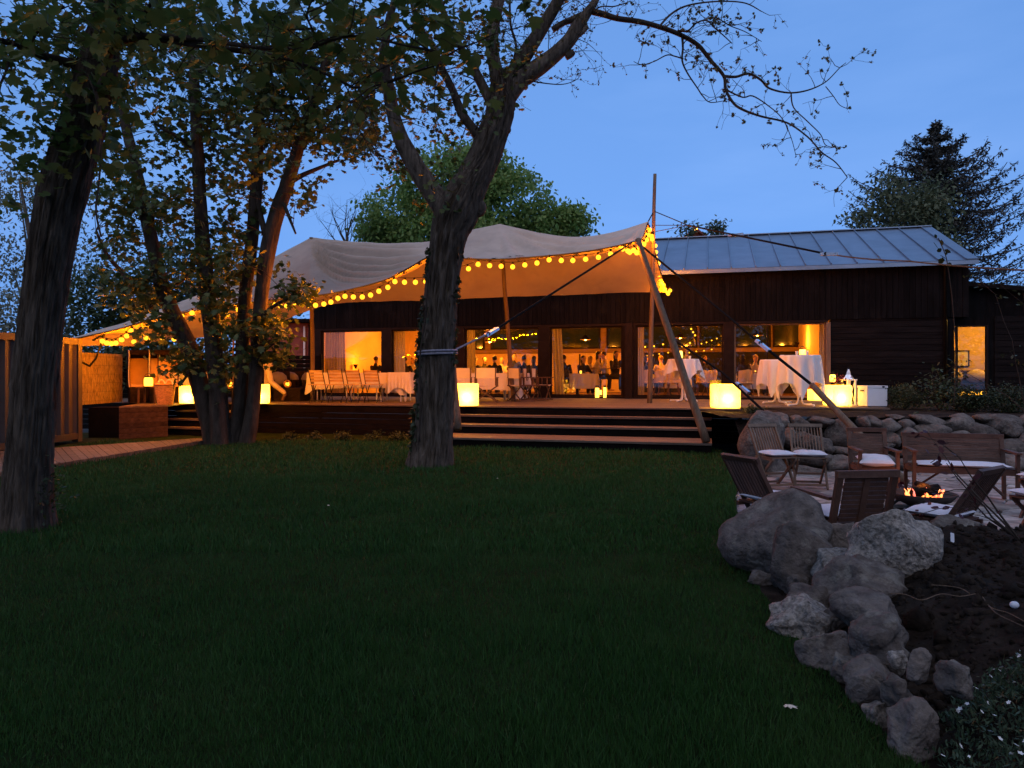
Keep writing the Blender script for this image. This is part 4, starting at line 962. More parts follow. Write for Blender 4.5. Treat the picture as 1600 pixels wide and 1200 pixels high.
def lantern(px, d, z, w, h, label, glow='candle', cat='lantern', metal='metal'):
    r = empty('lantern', G(px, d, z), label, cat, 'small lanterns and candles')
    b = MB(); b.lathe([(w * .42, .01), (w * .46, h * .3), (w * .46, h * .7), (w * .36, h * .9), (.0, h * .9)], 14); b.part('glass', M[glow], r, True, local=True)
    b = MB(); b.lathe([(0, 0), (w * .5, 0), (w * .5, h * .07), (0, h * .07)], 14); b.lathe([(w * .40, h * .88), (w * .42, h), (w * .3, h)], 14); b.part('rim', M[metal], r, True, local=True)
    b = MB(); n = 12; b.tube([(w * .42 * math.cos(math.pi * i / n), 0, h * .95 + w * .35 * math.sin(math.pi * i / n)) for i in range(n + 1)], .006, 6); b.part('handle', M[metal], r, True, local=True)
    return r
lantern(933, 22.1, DZ, .13, .36, 'left one of three glowing candle jars on the floor by the fourth window')
lantern(938, 22.25, DZ, .10, .28, 'middle of three glowing candle jars on the floor by the fourth window')
lantern(945, 22.0, DZ, .10, .38, 'right one of three glowing candle jars on the floor by the fourth window')
lantern(1301, 17.25, DZ + .53, .14, .21, 'candle jar standing behind the flower pot beside the open doorway')
lantern(1083, 20.9, DZ + .85, .12, .18, 'dim glowing candle jar just behind the left cocktail table')
# ================================================================ FURNITURE
def lb(r, name, m, fn, smooth=False, **k):
    b = MB(); fn(b); return b.part(name, m, r, smooth, local=True, **k)
def fold_chair():           # bistro chair: metal frame, honey slats
    r = empty('bistro_chair', (0, 0, 0), '', 'chair', 'slatted bistro chairs along the long table')
    for s in (-1, 1):
        x = .19 * s
        lb(r, 'frame', M['metal'], lambda b: (b.bar((x, .20, .86), (x, -.17, 0), .022, .012, (1, 0, 0)), b.bar((x * .9, -.20, .46), (x * .9, .19, 0), .022, .012, (1, 0, 0))))
    lb(r, 'crossbar', M['metal'], lambda b: b.bar((-.18, -.15, .05), (.18, -.15, .05), .014)); lb(r, 'crossbar', M['metal'], lambda b: b.bar((-.17, .17, .05), (.17, .17, .05), .014))
    for k in range(5): lb(r, 'seat_slat', M['slat'], lambda b: b.box((0, -.17 + k * .082, .46), (.40, .066, .018)))
    for k in range(4):
        z = .56 + k * .078; y = .20 - (.86 - z) * .43; lb(r, 'back_slat', M['slat'], lambda b: b.box((0, y - .012, z), (.39, .014, .060), Matrix.Rotation(-.38, 3, 'X')))
    return r
bc = fold_chair()
LB = ['leftmost slatted bistro chair at the long table, next to the left tent pole', 'second slatted bistro chair from the left tent pole', 'third slatted bistro chair from the left tent pole', 'slatted bistro chair at the right, nearest the trailing white cloth']
for i, (px, rz) in enumerate(((498, .22), (527, .16), (555, .25), (583, .2))):
    loc = G(px, 18.9, DZ); rz = math.pi - rz
    if i == 0: bc.location = loc; bc.rotation_euler = (0, 0, rz); bc['label'] = LB[0]; WM[bc.name] = Matrix.Translation(loc) @ Matrix.Rotation(rz, 4, 'Z')
    else: dup(bc, loc, rz, LB[i])
def long_table(px, d, L, w, label, rz=-A, legs=(-.44, -.1, .2, .44)):
    r = empty('long_table', G(px, d, DZ), label, 'table', 'long dining tables on the terrace', rz)
    lb(r, 'table_top', M['whitemetal'], lambda b: b.box((0, 0, .725), (L, w, .03)))
    for f in legs:
        for s in (-1, 1):
            for e in (-.06, .06): lb(r, 'leg', M['whitemetal'], lambda b: b.tube([(f * L + e, s * (w / 2 - .06), .71), (f * L + e, s * (w / 2 - .06), 0)], .018, 8))
    return r
def drape(px, d, L, w, rz, zt, hang, label, folds=26, corner=.16, m='cloth', grp='white tablecloths'):
    root = Matrix.Translation(G(px, d, DZ)) @ Matrix.Rotation(rz, 4, 'Z'); b = MB(); n = 132; hx, hy = L / 2 + .006, w / 2 + .006
    per = []
    tot = 2 * (2 * hx + 2 * hy)
    for i in range(n):
        u = i / n * tot
        if u < 2 * hx: p = (-hx + u, -hy, 0, -1)
        elif u < 2 * hx + 2 * hy: p = (hx, -hy + u - 2 * hx, 1, 0)
        elif u < 4 * hx + 2 * hy: p = (hx - (u - 2 * hx - 2 * hy), hy, 0, 1)
        else: p = (-hx, hy - (u - 4 * hx - 2 * hy), -1, 0)
        per.append((p, u))
    rows = [(0, 0), (.02, .01), (.2, .1), (.45, .35), (.7, .65), (1, 1)]
    for h, k in rows:
        for (p, u) in per:
            cx_ = min(hx - abs(p[0]), hy - abs(p[1])) if True else 0
            cn = math.exp(-((hx - abs(p[0])) ** 2 + (hy - abs(p[1])) ** 2) / .02)
            f = .028 * math.sin(u * folds / tot * 6.283 * 2 + 2 * noise.noise(Vector((u, 0, 0)))) * k + .02 * noise.noise(Vector((u * 3, h, 2))) * k
            out = .012 + .05 * k * cn + f + .03 * k
            z = zt - h * (hang + corner * cn + .05 * noise.noise(Vector((u * 1.3, 5, px)))) * 1.0
            b.v.append(root @ Vector((p[0] + p[2] * out, p[1] + p[3] * out, z)))
    for r_ in range(len(rows) - 1):
        for i in range(n): b.f.append((r_ * n + i, r_ * n + (i + 1) % n, r_ * n + n + (i + 1) % n, r_ * n + n + i))
    b.f.append(tuple(range(n)))
    return b.thing('tablecloth', M[m], label, 'tablecloth', grp, smooth=True)
long_table(566, 19.95, 2.7, .8, 'long dining table with white legs behind the four slatted chairs', -.06)
drape(560, 19.95, 2.55, .82, -.06, .765, .42, 'long white cloth over the dining table behind the four slatted chairs')
drape(629, 19.85, .58, .92, -.06, .775, .40, 'shorter pale cloth over the right end of the long table, beside the trunk', 16)
long_table(757, 20.3, 1.9, .8, 'dining table under a white cloth behind the director chairs', -.06, (-.42, .42))
drape(757, 20.3, 1.95, .84, -.06, .755, .46, 'white cloth with a long hanging corner on the table behind the director chairs', 26, .24)
long_table(806, 21.0, .7, .7, 'small table just right of the middle tent pole', -.06, (-.36, .36)); drape(806, 21.0, .72, .72, -.06, .755, .30, 'short white cloth on the small table right of the middle tent pole', 16)
long_table(309, 19.6, .95, .8, 'dining table behind the left glowing cube', -.1, (-.4, .4)); drape(309, 19.6, .97, .82, -.1, .76, .50, 'white cloth on the table behind the left glowing cube', 22)
def director_chair():
    r = empty('director_chair', (0, 0, 0), '', 'chair', 'canvas director chairs')
    for s in (-1, 1):
        x = .27 * s
        lb(r, 'back_post', M['teak'], lambda b: b.bar((x * .92, .22, .44), (x * .92, .24, .88), .028))
        lb(r, 'armrest', M['teak'], lambda b: b.box((x, -.02, .64), (.05, .50, .022)))
        lb(r, 'side_post', M['teak'], lambda b: (b.bar((x, -.2, .44), (x, -.2, .63), .028), b.bar((x, .2, .44), (x, .2, .63), .028)))
        lb(r, 'foot_rail', M['teak'], lambda b: b.box((x, 0, .04), (.03, .50, .03))); lb(r, 'side_rail', M['teak'], lambda b: b.box((x, 0, .425), (.03, .48, .03)))
    for y in (-.18, .18): lb(r, 'leg', M['teak'], lambda b: (b.bar((-.26, y, .42), (.26, y, .05), .024), b.bar((.26, y + .02, .42), (-.26, y + .02, .05), .024)))
    def seat(u, v): return (-.25 + .5 * u, -.2 + .4 * v, .44 - .035 * math.sin(math.pi * u))
    lb(r, 'canvas_seat', M['canvas'], lambda b: b.grid(seat, 8, 4), True)
    def back(u, v): return (-.27 + .54 * u, .235 + .03 * math.sin(math.pi * u), .62 + .26 * v)
    lb(r, 'canvas_back', M['canvas'], lambda b: b.grid(back, 10, 4), True)
    return r
dc = director_chair(); first = True
for px, d, rz, lab in ((720, 18.9, math.pi + .05, 'director chair right beside the trunk, behind the glowing cube'), (760, 18.6, math.pi - .06, 'director chair with its crossed legs in view, right of the trunk cube'),
        (814, 19.4, 2.2, 'director chair turned sideways right of the middle tent pole'), (833, 20.3, 1.35, 'director chair with pale canvas back, left one of the pair facing the curtain'), (847, 20.0, 1.3, 'director chair with a towel on its seat, right one of the pair facing the curtain')):
    loc = G(px, d, DZ)
    if first: dc.location = loc; dc.rotation_euler = (0, 0, rz); dc['label'] = lab; WM[dc.name] = Matrix.Translation(loc) @ Matrix.Rotation(rz, 4, 'Z'); first = False
    else: dup(dc, loc, rz, lab)
def pillow(loc, sx, sy, h, rz, label, m='cushion', name='seat_cushion', cat='cushion', grp='white seat cushions', tilt=(0, 0)):
    b = MB()
    def side(sg):
        def fn(u, v):
            x, y = u * 2 - 1, v * 2 - 1; e = (1 - abs(x) ** 3.5) * (1 - abs(y) ** 3.5); pin = 1 - .06 * (1 - abs(x) ** 2) * abs(y) ** 2 - .06 * (1 - abs(y) ** 2) * abs(x) ** 2
            w = .012 * noise.noise(Vector((x * 2 + loc[0], y * 2, sg)))
            return (x * sx / 2 * pin, y * sy / 2 * pin, h / 2 + sg * (h / 2 * max(0, e) ** .5) + w * e)
        return fn
    b.grid(side(1), 16, 16); b.grid(side(-1), 16, 16)
    o = b.thing(name, M[m], label, cat, grp, True, loc=(0, 0, 0)); o.location = loc; o.rotation_euler = (tilt[0], tilt[1], rz); return o
# cocktail tables
def cocktail(px, d, label, clabel, h=1.12, rad=.39, drop=.52, seed=1, bulge=.06, ang=.3):
    r = empty('cocktail_table', G(px, d, DZ), label, 'table', 'tall cocktail tables')
    lb(r, 'table_top', M['whitemetal'], lambda b: b.lathe([(0, h - .03), (rad, h - .03), (rad, h), (0, h)], 28))
    for k in range(4):
        a = ang + k * math.pi / 2; c, s = math.cos(a), math.sin(a)
        pts = catmull([(c * .045, s * .045, h - .04), (c * .05, s * .05, .30), (c * .06, s * .06, .12), (c * .11, s * .11, .045), (c * .2, s * .2, .03), (c * .36, s * .36, .025)], 5)
        lb(r, 'leg', M['whitemetal'], lambda b: b.tube(pts, .018, 8), True)
        lb(r, 'foot', M['whitemetal'], lambda b: b.tube([(c * .36, s * .36, .035), (c * .39, s * .39, .0)], .025, 8))
    loc = G(px, d, DZ); b = MB(); n = 150; rows = [0, .03, .12, .28, .5, .75, 1]
    for q in rows:
        for i in range(n):
            th = 2 * math.pi * i / n; sq = min(1.38, 1 / max(abs(math.cos(th - ang)), abs(math.sin(th - ang))))
            hang = (drop + rad) * sq - rad + .03 * noise.noise(Vector((math.cos(th) * 2, math.sin(th) * 2, seed)))
            if q == 0: rr, z = rad + .008, h + .006
            else:
                z = h + .004 - hang * q
                fold = .05 * math.sin(th * 11 + seed + 1.5 * noise.noise(Vector((math.cos(th) * 1.5, math.sin(th) * 1.5, seed)))) + .035 * noise.noise(Vector((math.cos(th) * 4, math.sin(th) * 4, seed + q)))
                rr = rad + .014 + (bulge * (sq - .9) * 3 * q + fold * min(1, q * 1.6))
            b.v.append(loc + Vector((rr * math.cos(th), rr * math.sin(th), z)))
    for k in range(len(rows) - 1):
        for i in range(n): b.f.append((k * n + i, k * n + (i + 1) % n, k * n + n + (i + 1) % n, k * n + n + i))
    b.f.append(tuple(range(n)))
    b.thing('tablecloth', M['cloth'], clabel, 'tablecloth', 'cloths on the cocktail tables', True)
cocktail(1068, 19.6, 'tall cocktail table with tube legs behind the slanting pole', 'white cloth with two long corners on the cocktail table behind the slanting pole', seed=1, drop=.30, ang=math.pi / 4 + .1, bulge=.10)
cocktail(1250, 16.9, 'tall cocktail table nearest the open doorway', 'white cloth hanging almost to the floor on the cocktail table nearest the doorway', seed=4, drop=.60, ang=.5, rad=.43, h=1.15)
cocktail(1214, 18.4, 'tall cocktail table half hidden behind the doorway table', 'white cloth on the half hidden cocktail table left of the doorway table', seed=7, drop=.56, ang=.2, h=1.08)
lantern(1061.5, 19.45, DZ + 1.13, .19, .24, 'yellow candle lantern on the cocktail table behind the slanting pole')
lantern(1254, 16.85, DZ + 1.16, .16, .15, 'yellow candle glass on the cocktail table nearest the doorway')
def glassware(px, d, z, h, r, label, m='whitemetal', name='drinking_glass', cat='glass'):
    b = MB(); b.lathe([(r * .7, 0), (r, h), (r * .9, h), (r * .6, h * .08), (0, h * .08)], 12); o = b.thing(name, M[m], label, cat, 'glasses on the cocktail tables', True, loc=(0, 0, 0)); o.location = G(px, d, z)
glassware(1245, 16.8, DZ + 1.16, .09, .035, 'drinking glass left of the yellow candle glass on the doorway table', 'paper'); glassware(1261, 16.75, DZ + 1.16, .10, .035, 'drinking glass right of the yellow candle glass on the doorway table', 'paper')
glassware(1222, 18.2, DZ + 1.09, .11, .05, 'small bowl shaped glass on the half hidden cocktail table'); glassware(1078, 19.5, DZ + 1.13, .08, .035, 'drinking glass right of the yellow lantern on the left cocktail table', 'paper')
b = MB(); b.lathe([(0, 0), (.045, 0), (.045, .2), (.018, .26), (.018, .31), (0, .31)], 14); o = b.thing('bottle', M['beam'], 'brown bottle on the cocktail table behind the slanting pole', 'bottle', None, True, loc=(0, 0, 0)); o.location = G(1073, 19.7, DZ + 1.13)
# flower pot on the glowing cube, white house lantern, cool box
fp = empty('flower_pot', G(1311, 16.85, DZ + .475), 'pot of dark purple flowers standing on a glowing cube', 'flower pot')
lb(fp, 'pot', M['metal'], lambda b: b.lathe([(0, 0), (.07, 0), (.10, .07), (.085, .07), (.08, .05), (0, .05)], 16), True)
pts = rng.normal(0, 1, (120, 3)) * np.array([.085, .07, .05]) + np.array([0, 0, .13]); V, F = scatter(pts, .05, 'oval', -.3)
V = V + np.array(G(1311, 16.85, DZ + .475)); tris('flowers', V, F, M['redflower'], fp)
hl = empty('house_lantern', G(1326, 17.1, DZ), 'tall white house shaped lantern behind the cube with flowers', 'lantern', None, .2)
for sx in (-.1, .1):
    for sy in (-.1, .1): lb(hl, 'post', M['whitebox'], lambda b: b.box((sx, sy, .30), (.03, .03, .56)))
lb(hl, 'base', M['whitebox'], lambda b: b.box((0, 0, .012), (.25, .25, .024))); lb(hl, 'cornice', M['whitebox'], lambda b: b.box((0, 0, .595), (.26, .26, .03)))
for s in (-1, 1): lb(hl, 'lattice', M['whitebox'], lambda b: (b.bar((-.085, s * .1, .05), (.085, s * .1, .56), .014), b.bar((.085, s * .107, .05), (-.085, s * .107, .56), .014)))
lb(hl, 'roof', M['ratchet'], lambda b: (b.lathe([(.15, .61), (.06, .72), (.06, .74), (.02, .84), (0, .80)], 4),)); lb(hl, 'ring', M['metal'], lambda b: b.tube([(.035 * math.cos(t / 12 * 6.283), 0, .835 + .035 * math.sin(t / 12 * 6.283)) for t in range(13)], .006, 6))
cb = empty('cool_box', G(1363, 16.35, DZ), 'plain white unlit box at the right end of the terrace', 'box', None, .08)
bm = bmesh.new(); bmesh.ops.create_cube(bm, size=1); bmesh.ops.scale(bm, verts=bm.verts, vec=(.46, .40, .40)); bmesh.ops.bevel(bm, geom=bm.edges[:], offset=.012, segments=2, affect='EDGES'); bmesh.ops.translate(bm, verts=bm.verts, vec=(0, 0, .22))
me = bpy.data.meshes.new('body'); bm.to_mesh(me); bm.free(); me.materials.append(M['whitebox']); link('body', me, cb)
lb(cb, 'lid', M['whitebox'], lambda b: b.box((0, 0, .447), (.47, .41, .05)))
for x in (-.18, .18): lb(cb, 'foot', M['metal'], lambda b: b.box((x, -.15, .01), (.05, .05, .02)))
lb(cb, 'clasp', M['metal'], lambda b: b.box((.13, -.21, .45), (.05, .02, .03))); lb(cb, 'handle', M['metal'], lambda b: b.box((-.24, 0, .36), (.02, .12, .03)))
# ---------------------------------------------------------------- teak garden furniture round the fire
def teak_chair(tm='teakgrey'):
    r = empty('garden_chair', (0, 0, 0), '', 'chair', 'folding garden chairs round the fire'); t = M[tm]
    y0, y1 = .22, .33
    for s in (-1, 1):
        x = .21 * s
        lb(r, 'back_leg', t, lambda b: b.bar((x, y1 + .03, .87), (x, -.16, 0), .036, .026, (1, 0, 0)))
        lb(r, 'front_leg', t, lambda b: b.bar((x * .86, -.20, .43), (x * .86, .24, 0), .034, .024, (1, 0, 0)))
        lb(r, 'seat_rail', t, lambda b: b.box((x * .86, .0, .425), (.028, .44, .035)))
    def bk(z): return y1 + .03 - (.87 - z) * .60
    lb(r, 'top_rail', t, lambda b: b.box((0, bk(.855) - .005, .86), (.47, .032, .05), Matrix.Rotation(-.5, 3, 'X')))
    lb(r, 'lower_rail', t, lambda b: b.box((0, bk(.50), .50), (.40, .028, .045), Matrix.Rotation(-.5, 3, 'X')))
    for k in range(9):
        x = -.165 + k * .0413; lb(r, 'back_slat', t, lambda b: b.bar((x, bk(.50), .50), (x, bk(.84), .84), .020, .012, (1, 0, 0)))
    for k in range(6): lb(r, 'seat_slat', t, lambda b: b.box((0, -.19 + k * .07, .447), (.40, .055, .016)))
    lb(r, 'stretcher', t, lambda b: (b.box((0, -.13, .06), (.38, .022, .03)), b.box((0, .19, .06), (.33, .022, .03)), b.box((0, .02, .20), (.34, .02, .03))))
    return r
gc = teak_chair(); gd_ = teak_chair('teak')
def put_chair(src, loc, rz, lab, used=[]):
    if src.name not in used:
        used.append(src.name); src.location = loc; src.rotation_euler = (0, 0, rz); src['label'] = lab; WM[src.name] = Matrix.Translation(loc) @ Matrix.Rotation(rz, 4, 'Z'); return src
    return dup(src, loc, rz, lab)
def cushion_on(loc, rz, lab, sx=.42, sy=.42, h=.075, z=.458, fy=-.03):
    m_ = Matrix.Translation(loc) @ Matrix.Rotation(rz, 4, 'Z'); pillow(m_ @ Vector((0, fy, z)), sx, sy, h, rz, lab)
for px, d, rz, lab, cl_ in ((1212, 10.45, .24, 'slatted garden chair by the standing stone, left of the pair facing the lawn', 'white cushion on the garden chair by the standing stone'),
        (1265, 10.45, -.20, 'slatted garden chair right of the pair facing the lawn, before the stone wall', 'white cushion on the right chair of the pair before the stone wall'),
        (1203, 6.72, 1.98, 'reclined garden chair seen from behind at the lawn edge, next to the largest boulder', 'white cushion on the reclined chair at the lawn edge'),
        (1474, 6.0, -2.5, 'reclined garden chair with light shining through its slats, right of the fire', 'white cushion on the slatted chair right of the fire'),
        (1640, 8.1, -1.2, 'garden chair cut by the right picture edge, beside the bench', 'white cushion on the upper chair cut by the picture edge'),
        (1636, 6.9, -1.5, 'garden chair mostly outside the right picture edge, above the soil bed', 'white cushion on the lower chair cut by the picture edge')):
    loc = G(px, d, PZ); put_chair(gd_ if d < 9 else gc, loc, rz, lab); cushion_on(loc, rz, cl_)
def slat_bench(L, label, cat, name, grp, loc, rz, seats=1, hgt=.86, arms=True):
    r = empty(name, loc, label, cat, grp, rz); t = M['teak']; hw = L / 2
    bk = lambda z: .26 + (z - .42) * .28
    for s in (-1, 1):
        x = (hw - .03) * s
        lb(r, 'back_leg', t, lambda b: (b.bar((x, .24, 0), (x, .26, .42), .05, .04), b.bar((x, .26, .40), (x, bk(hgt), hgt), .05, .035)))
        lb(r, 'front_leg', t, lambda b: b.bar((x, -.25, 0), (x, -.25, .62 if arms else .42), .05, .04))
        lb(r, 'side_rail', t, lambda b: b.box((x, 0, .39), (.03, .46, .06)))
        if arms: lb(r, 'armrest', t, lambda b: b.box((x, -.02, .635), (.062, .58, .025)))
    lb(r, 'top_rail', t, lambda b: b.bar((-hw, bk(hgt), hgt), (hw, bk(hgt), hgt), .045, .055))
    lb(r, 'front_rail', t, lambda b: b.box((0, -.25, .39), (L - .11, .03, .06)))
    ns = int((hgt - .05 - .46) / .036) + 1
    for j in range(seats):
        x0, x1 = -hw + .055 + (L - .11) * j / seats, -hw + .055 + (L - .11) * (j + 1) / seats
        for k in range(ns): z = .47 + .036 * k; lb(r, 'back_slat', t, lambda b: b.box(((x0 + x1) / 2, bk(z), z), (x1 - x0 - (.05 if seats > 1 else .0), .014, .032), Matrix.Rotation(-.27, 3, 'X')))
        if j: lb(r, 'middle_post', t, lambda b: b.bar((x0, bk(.44), .44), (x0, bk(hgt - .03), hgt - .03), .05, .03))
    for k in range(7): lb(r, 'seat_slat', t, lambda b: b.box((0, -.22 + k * .07, .428), (L - .07, .055, .018)))
    lb(r, 'brace', t, lambda b: b.bar((-hw + .05, .2, .05), (-hw * .3, .0, .38), .035, .025)); lb(r, 'brace', t, lambda b: b.bar((hw - .05, .2, .05), (hw * .3, .0, .38), .035, .025))
    return r
l1 = G(1365, 9.6, PZ); slat_bench(.50, 'reddish slatted garden armchair with a pillow, in front of the stone wall', 'chair', 'garden_armchair', 'garden armchairs', l1, -.22)
pillow(l1 + Vector((-.05, -.14, .45)), .42, .40, .12, -.3, 'cream pillow on the reddish armchair in front of the stone wall', tilt=(.12, 0))
l2 = G(1499, 9.45, PZ); slat_bench(1.2, 'long reddish slatted garden bench behind the fire', 'bench', 'garden_bench', None, l2, -.30, hgt=.80)
m_ = Matrix.Translation(l2) @ Matrix.Rotation(-.30, 4, 'Z'); pillow(m_ @ Vector((0, -.08, .44)), 1.08, .42, .06, -.30, 'long thin white cushion on the garden bench')
l3 = Vector((2.70, 6.07, PZ)); slat_bench(.52, 'dark reddish garden armchair with a two panel back, seen from behind before the fire', 'chair', 'garden_armchair', 'garden armchairs', l3, math.pi + .14, 2, .84)
pillow(l3 + Vector((0, .06, .44)), .44, .42, .07, .2, 'white cushion on the two panel armchair before the fire')
# fire bowl
fpx = G(1442, 8.75, PZ); fb = empty('fire_bowl', fpx, 'rusty iron fire bowl with burning logs in the middle of the chairs', 'fire bowl')
lb(fb, 'bowl', M['iron'], lambda b: b.lathe([(.0, .03), (.16, .05), (.30, .12), (.37, .20), (.36, .205), (.28, .14), (.14, .08), (0, .07)], 30), True)
for k in range(3): a = k * 2.094 + .4; lb(fb, 'leg', M['iron'], lambda b: b.bar((math.cos(a) * .25, math.sin(a) * .25, .1), (math.cos(a) * .36, math.sin(a) * .36, 0), .03))
for k in range(7):
    a = k * 1.3; p = Vector((math.cos(a) * .2, math.sin(a) * .16, .17 + .02 * k)); q = Vector((-math.cos(a + .4) * .2, -math.sin(a + .4) * .17, .20 + .022 * (k % 4)))
    lb(fb, 'log', M['ash'], lambda b: b.tube([p, (p + q) / 2 + Vector((0, 0, .012)), q], [.034, .038, .03], 8), True)
light('fire_light', (0, 0, .30), 3.0, (1, .25, .03), .10, fb)
for k in range(26):
    a = random.uniform(0, 6.28); rr = random.uniform(.02, .22); c = Vector((rr * math.cos(a), rr * .8 * math.sin(a), .17 + random.uniform(0, .07)))
    lb(fb, 'ember', M['ember'], lambda b: b.ball(c, random.uniform(.008, .02), 1, (1.6, 1, .7)))
for cx_, n_, hh in ((-.19, 6, .10), (.05, 9, .115), (.14, 6, .095), (.0, 3, .05)):
    for k in range(n_):
        x, y = cx_ + random.gauss(0, .035), random.gauss(-.09, .04); h = hh * random.uniform(.35, 1.05); lean = random.gauss(0, .03); ph = random.uniform(0, 6)
        pts = [(x + lean * t + .012 * math.sin(t * 6 + ph) * t, y, .165 + h * t) for t in [i / 7 for i in range(8)]]
        rad = [(.004 + .012 * math.sin(math.pi * min(1, .3 + t * .7)) * (1 - t) ** .7) * random.uniform(.8, 1.1) for t in [i / 7 for i in range(8)]]
        lb(fb, 'flame', M['fire' if k % 3 else 'ember'], lambda b: b.tube(pts, rad, 7), True)
# ---------------------------------------------------------------- left end of the terrace
for px, d, rz, lab in ((224, 19.0, .55, 'left one of two dark hooded wicker beach chairs behind the wicker basket'), (256, 18.95, .50, 'right one of two dark hooded wicker beach chairs, nearer the left glowing cube')):
    r = empty('beach_chair', G(px, d, DZ), lab, 'beach chair', 'hooded beach chairs', rz); hw = .33; dw = M['darkwicker']
    lb(r, 'base', dw, lambda b: b.box((0, 0, .2), (hw * 2, .62, .40)))
    prof = catmull([(-.30, .40), (-.22, .52), (-.14, .75), (-.20, 1.0), (-.30, 1.22), (-.06, 1.34), (.20, 1.30), (.33, .95), (.34, .40)], 4)
    for s in (-1, 1):
        x = s * hw
        lb(r, 'side_panel', dw, lambda b: (b.add([(x + s * .03, y, z) for y, z in prof] + [(x + s * .004, y, z) for y, z in prof], [tuple(range(len(prof))), tuple(range(len(prof), 2 * len(prof)))] + [(i, (i + 1) % len(prof), (i + 1) % len(prof) + len(prof), i + len(prof)) for i in range(len(prof))])))
        lb(r, 'lining', M['lining'], lambda b: b.add([(x - s * .012, y * .93, .42 + (z - .40) * .95) for y, z in prof] + [(x - s * .002, y * .93, .42 + (z - .40) * .95) for y, z in prof], [tuple(range(len(prof))), tuple(range(len(prof), 2 * len(prof)))]))
        lb(r, 'piping', M['cloth'], lambda b: b.tube([(x + s * .017, y - .006, z) for y, z in prof[:21]], .011, 6), True)
    hood = [p for p in prof if p[1] > 1.15 or p[0] > .15]
    lb(r, 'hood', dw, lambda b: b.add([(sx, y, z) for y, z in prof[16:] for sx in (-hw, hw)], [(2 * i, 2 * i + 1, 2 * i + 3, 2 * i + 2) for i in range(len(prof) - 17)]))
    lb(r, 'backrest', M['lining'], lambda b: b.box((0, .24, .78), (hw * 1.9, .05, .72), Matrix.Rotation(-.15, 3, 'X')))
    lb(r, 'seat', M['lining'], lambda b: b.box((0, -.02, .435), (hw * 1.9, .5, .06)))
bk_ = empty('wicker_basket', G(258, 17.55, DZ), 'big honey coloured wicker basket with a white handle, by the left glowing cube', 'basket')
def bfn(u, v):
    a = u * 2 * math.pi; r_ = .165 + .065 * v + .007 * math.sin(a * 22 + math.pi * int(v * 22)) ; return (r_ * math.cos(a), r_ * math.sin(a), .47 * v + .004)
lb(bk_, 'weave', M['wicker'], lambda b: b.grid(bfn, 88, 22), True)
lb(bk_, 'floor', M['wicker'], lambda b: b.lathe([(0, .01), (.165, .01)], 24)); lb(bk_, 'rim', M['wicker'], lambda b: b.tube([(.235 * math.cos(t / 30 * 6.2832), .235 * math.sin(t / 30 * 6.2832), .475 + .006 * (t % 2)) for t in range(31)], .018, 8), True)
for s in (-1, 1): lb(bk_, 'handle', M['cloth'], lambda b: b.tube([(.16 * s + .085 * math.cos(math.pi * t / 12), -.14 * s, .47 + .12 * math.sin(math.pi * t / 12)) for t in range(13)], .014, 8), True)
b = MB(); b.grid(lambda u, v: (-.2 + .3 * u, -.14 + .28 * v, .50 + .03 * noise.noise(Vector((u * 4, v * 4, 0))) - .05 * u), 10, 10); o = b.thing('folded_blanket', M['lining'], 'folded blanket lying in the wicker basket', 'blanket', None, True, loc=(0, 0, 0)); o.location = G(258, 17.55, DZ)
r = empty('side_table', G(234, 18.2, DZ), 'small dark side table between the beach chairs, holding a lantern', 'table'); lb(r, 'table_top', M['teak'], lambda b: b.box((0, 0, .40), (.5, .4, .03)))
for sx in (-.2, .2):
    for sy in (-.15, .15): lb(r, 'leg', M['teak'], lambda b: b.box((sx, sy, .19), (.035, .035, .385)))
lantern(232, 18.05, DZ + .416, .22, .26, 'orange glass lantern on the dark side table next to the wicker basket')
def ball_lamp(px, d, z, rad, label):
    r = empty('wicker_ball_lamp', G(px, d, z), label, 'lamp', 'woven ball lamps'); lb(r, 'light_bulb', M['candle'], lambda b: b.ball((0, 0, rad), rad * .55, 2), True)
    for k in range(7):
        a = k * math.pi / 7; R_ = Matrix.Rotation(a, 3, 'Z') @ Matrix.Rotation(.5 * (k % 3), 3, 'X'); lb(r, 'cane_hoop', M['wicker'], lambda b: b.tube([R_ @ Vector((rad * math.cos(t / 20 * 6.2832), 0, rad * math.sin(t / 20 * 6.2832))) + Vector((0, 0, rad)) for t in range(21)], .009, 5), True)
r = empty('coffee_table', G(452, 19.8, DZ), 'low dark coffee table with a woven ball lamp, right of the walking man', 'table'); lb(r, 'table_top', M['darkwicker'], lambda b: b.box((0, 0, .34), (.8, .5, .05))); lb(r, 'base', M['darkwicker'], lambda b: b.box((0, 0, .155), (.7, .42, .31)))
ball_lamp(449, 19.7, DZ + .365, .10, 'woven ball lamp glowing on the low coffee table'); ball_lamp(359, 18.9, DZ + .36, .11, 'woven ball lamp glowing between the stems of the left tree')
r = empty('stool', G(359, 18.95, DZ), 'small dark stool under the woven ball lamp between the stems', 'stool'); lb(r, 'seat', M['darkwicker'], lambda b: b.lathe([(0, .30), (.2, .30), (.2, .355), (0, .355)], 18))
for k in range(4): a = k * 1.57 + .7; lb(r, 'leg', M['metal'], lambda b: b.bar((math.cos(a) * .15, math.sin(a) * .15, .3), (math.cos(a) * .18, math.sin(a) * .18, 0), .025))
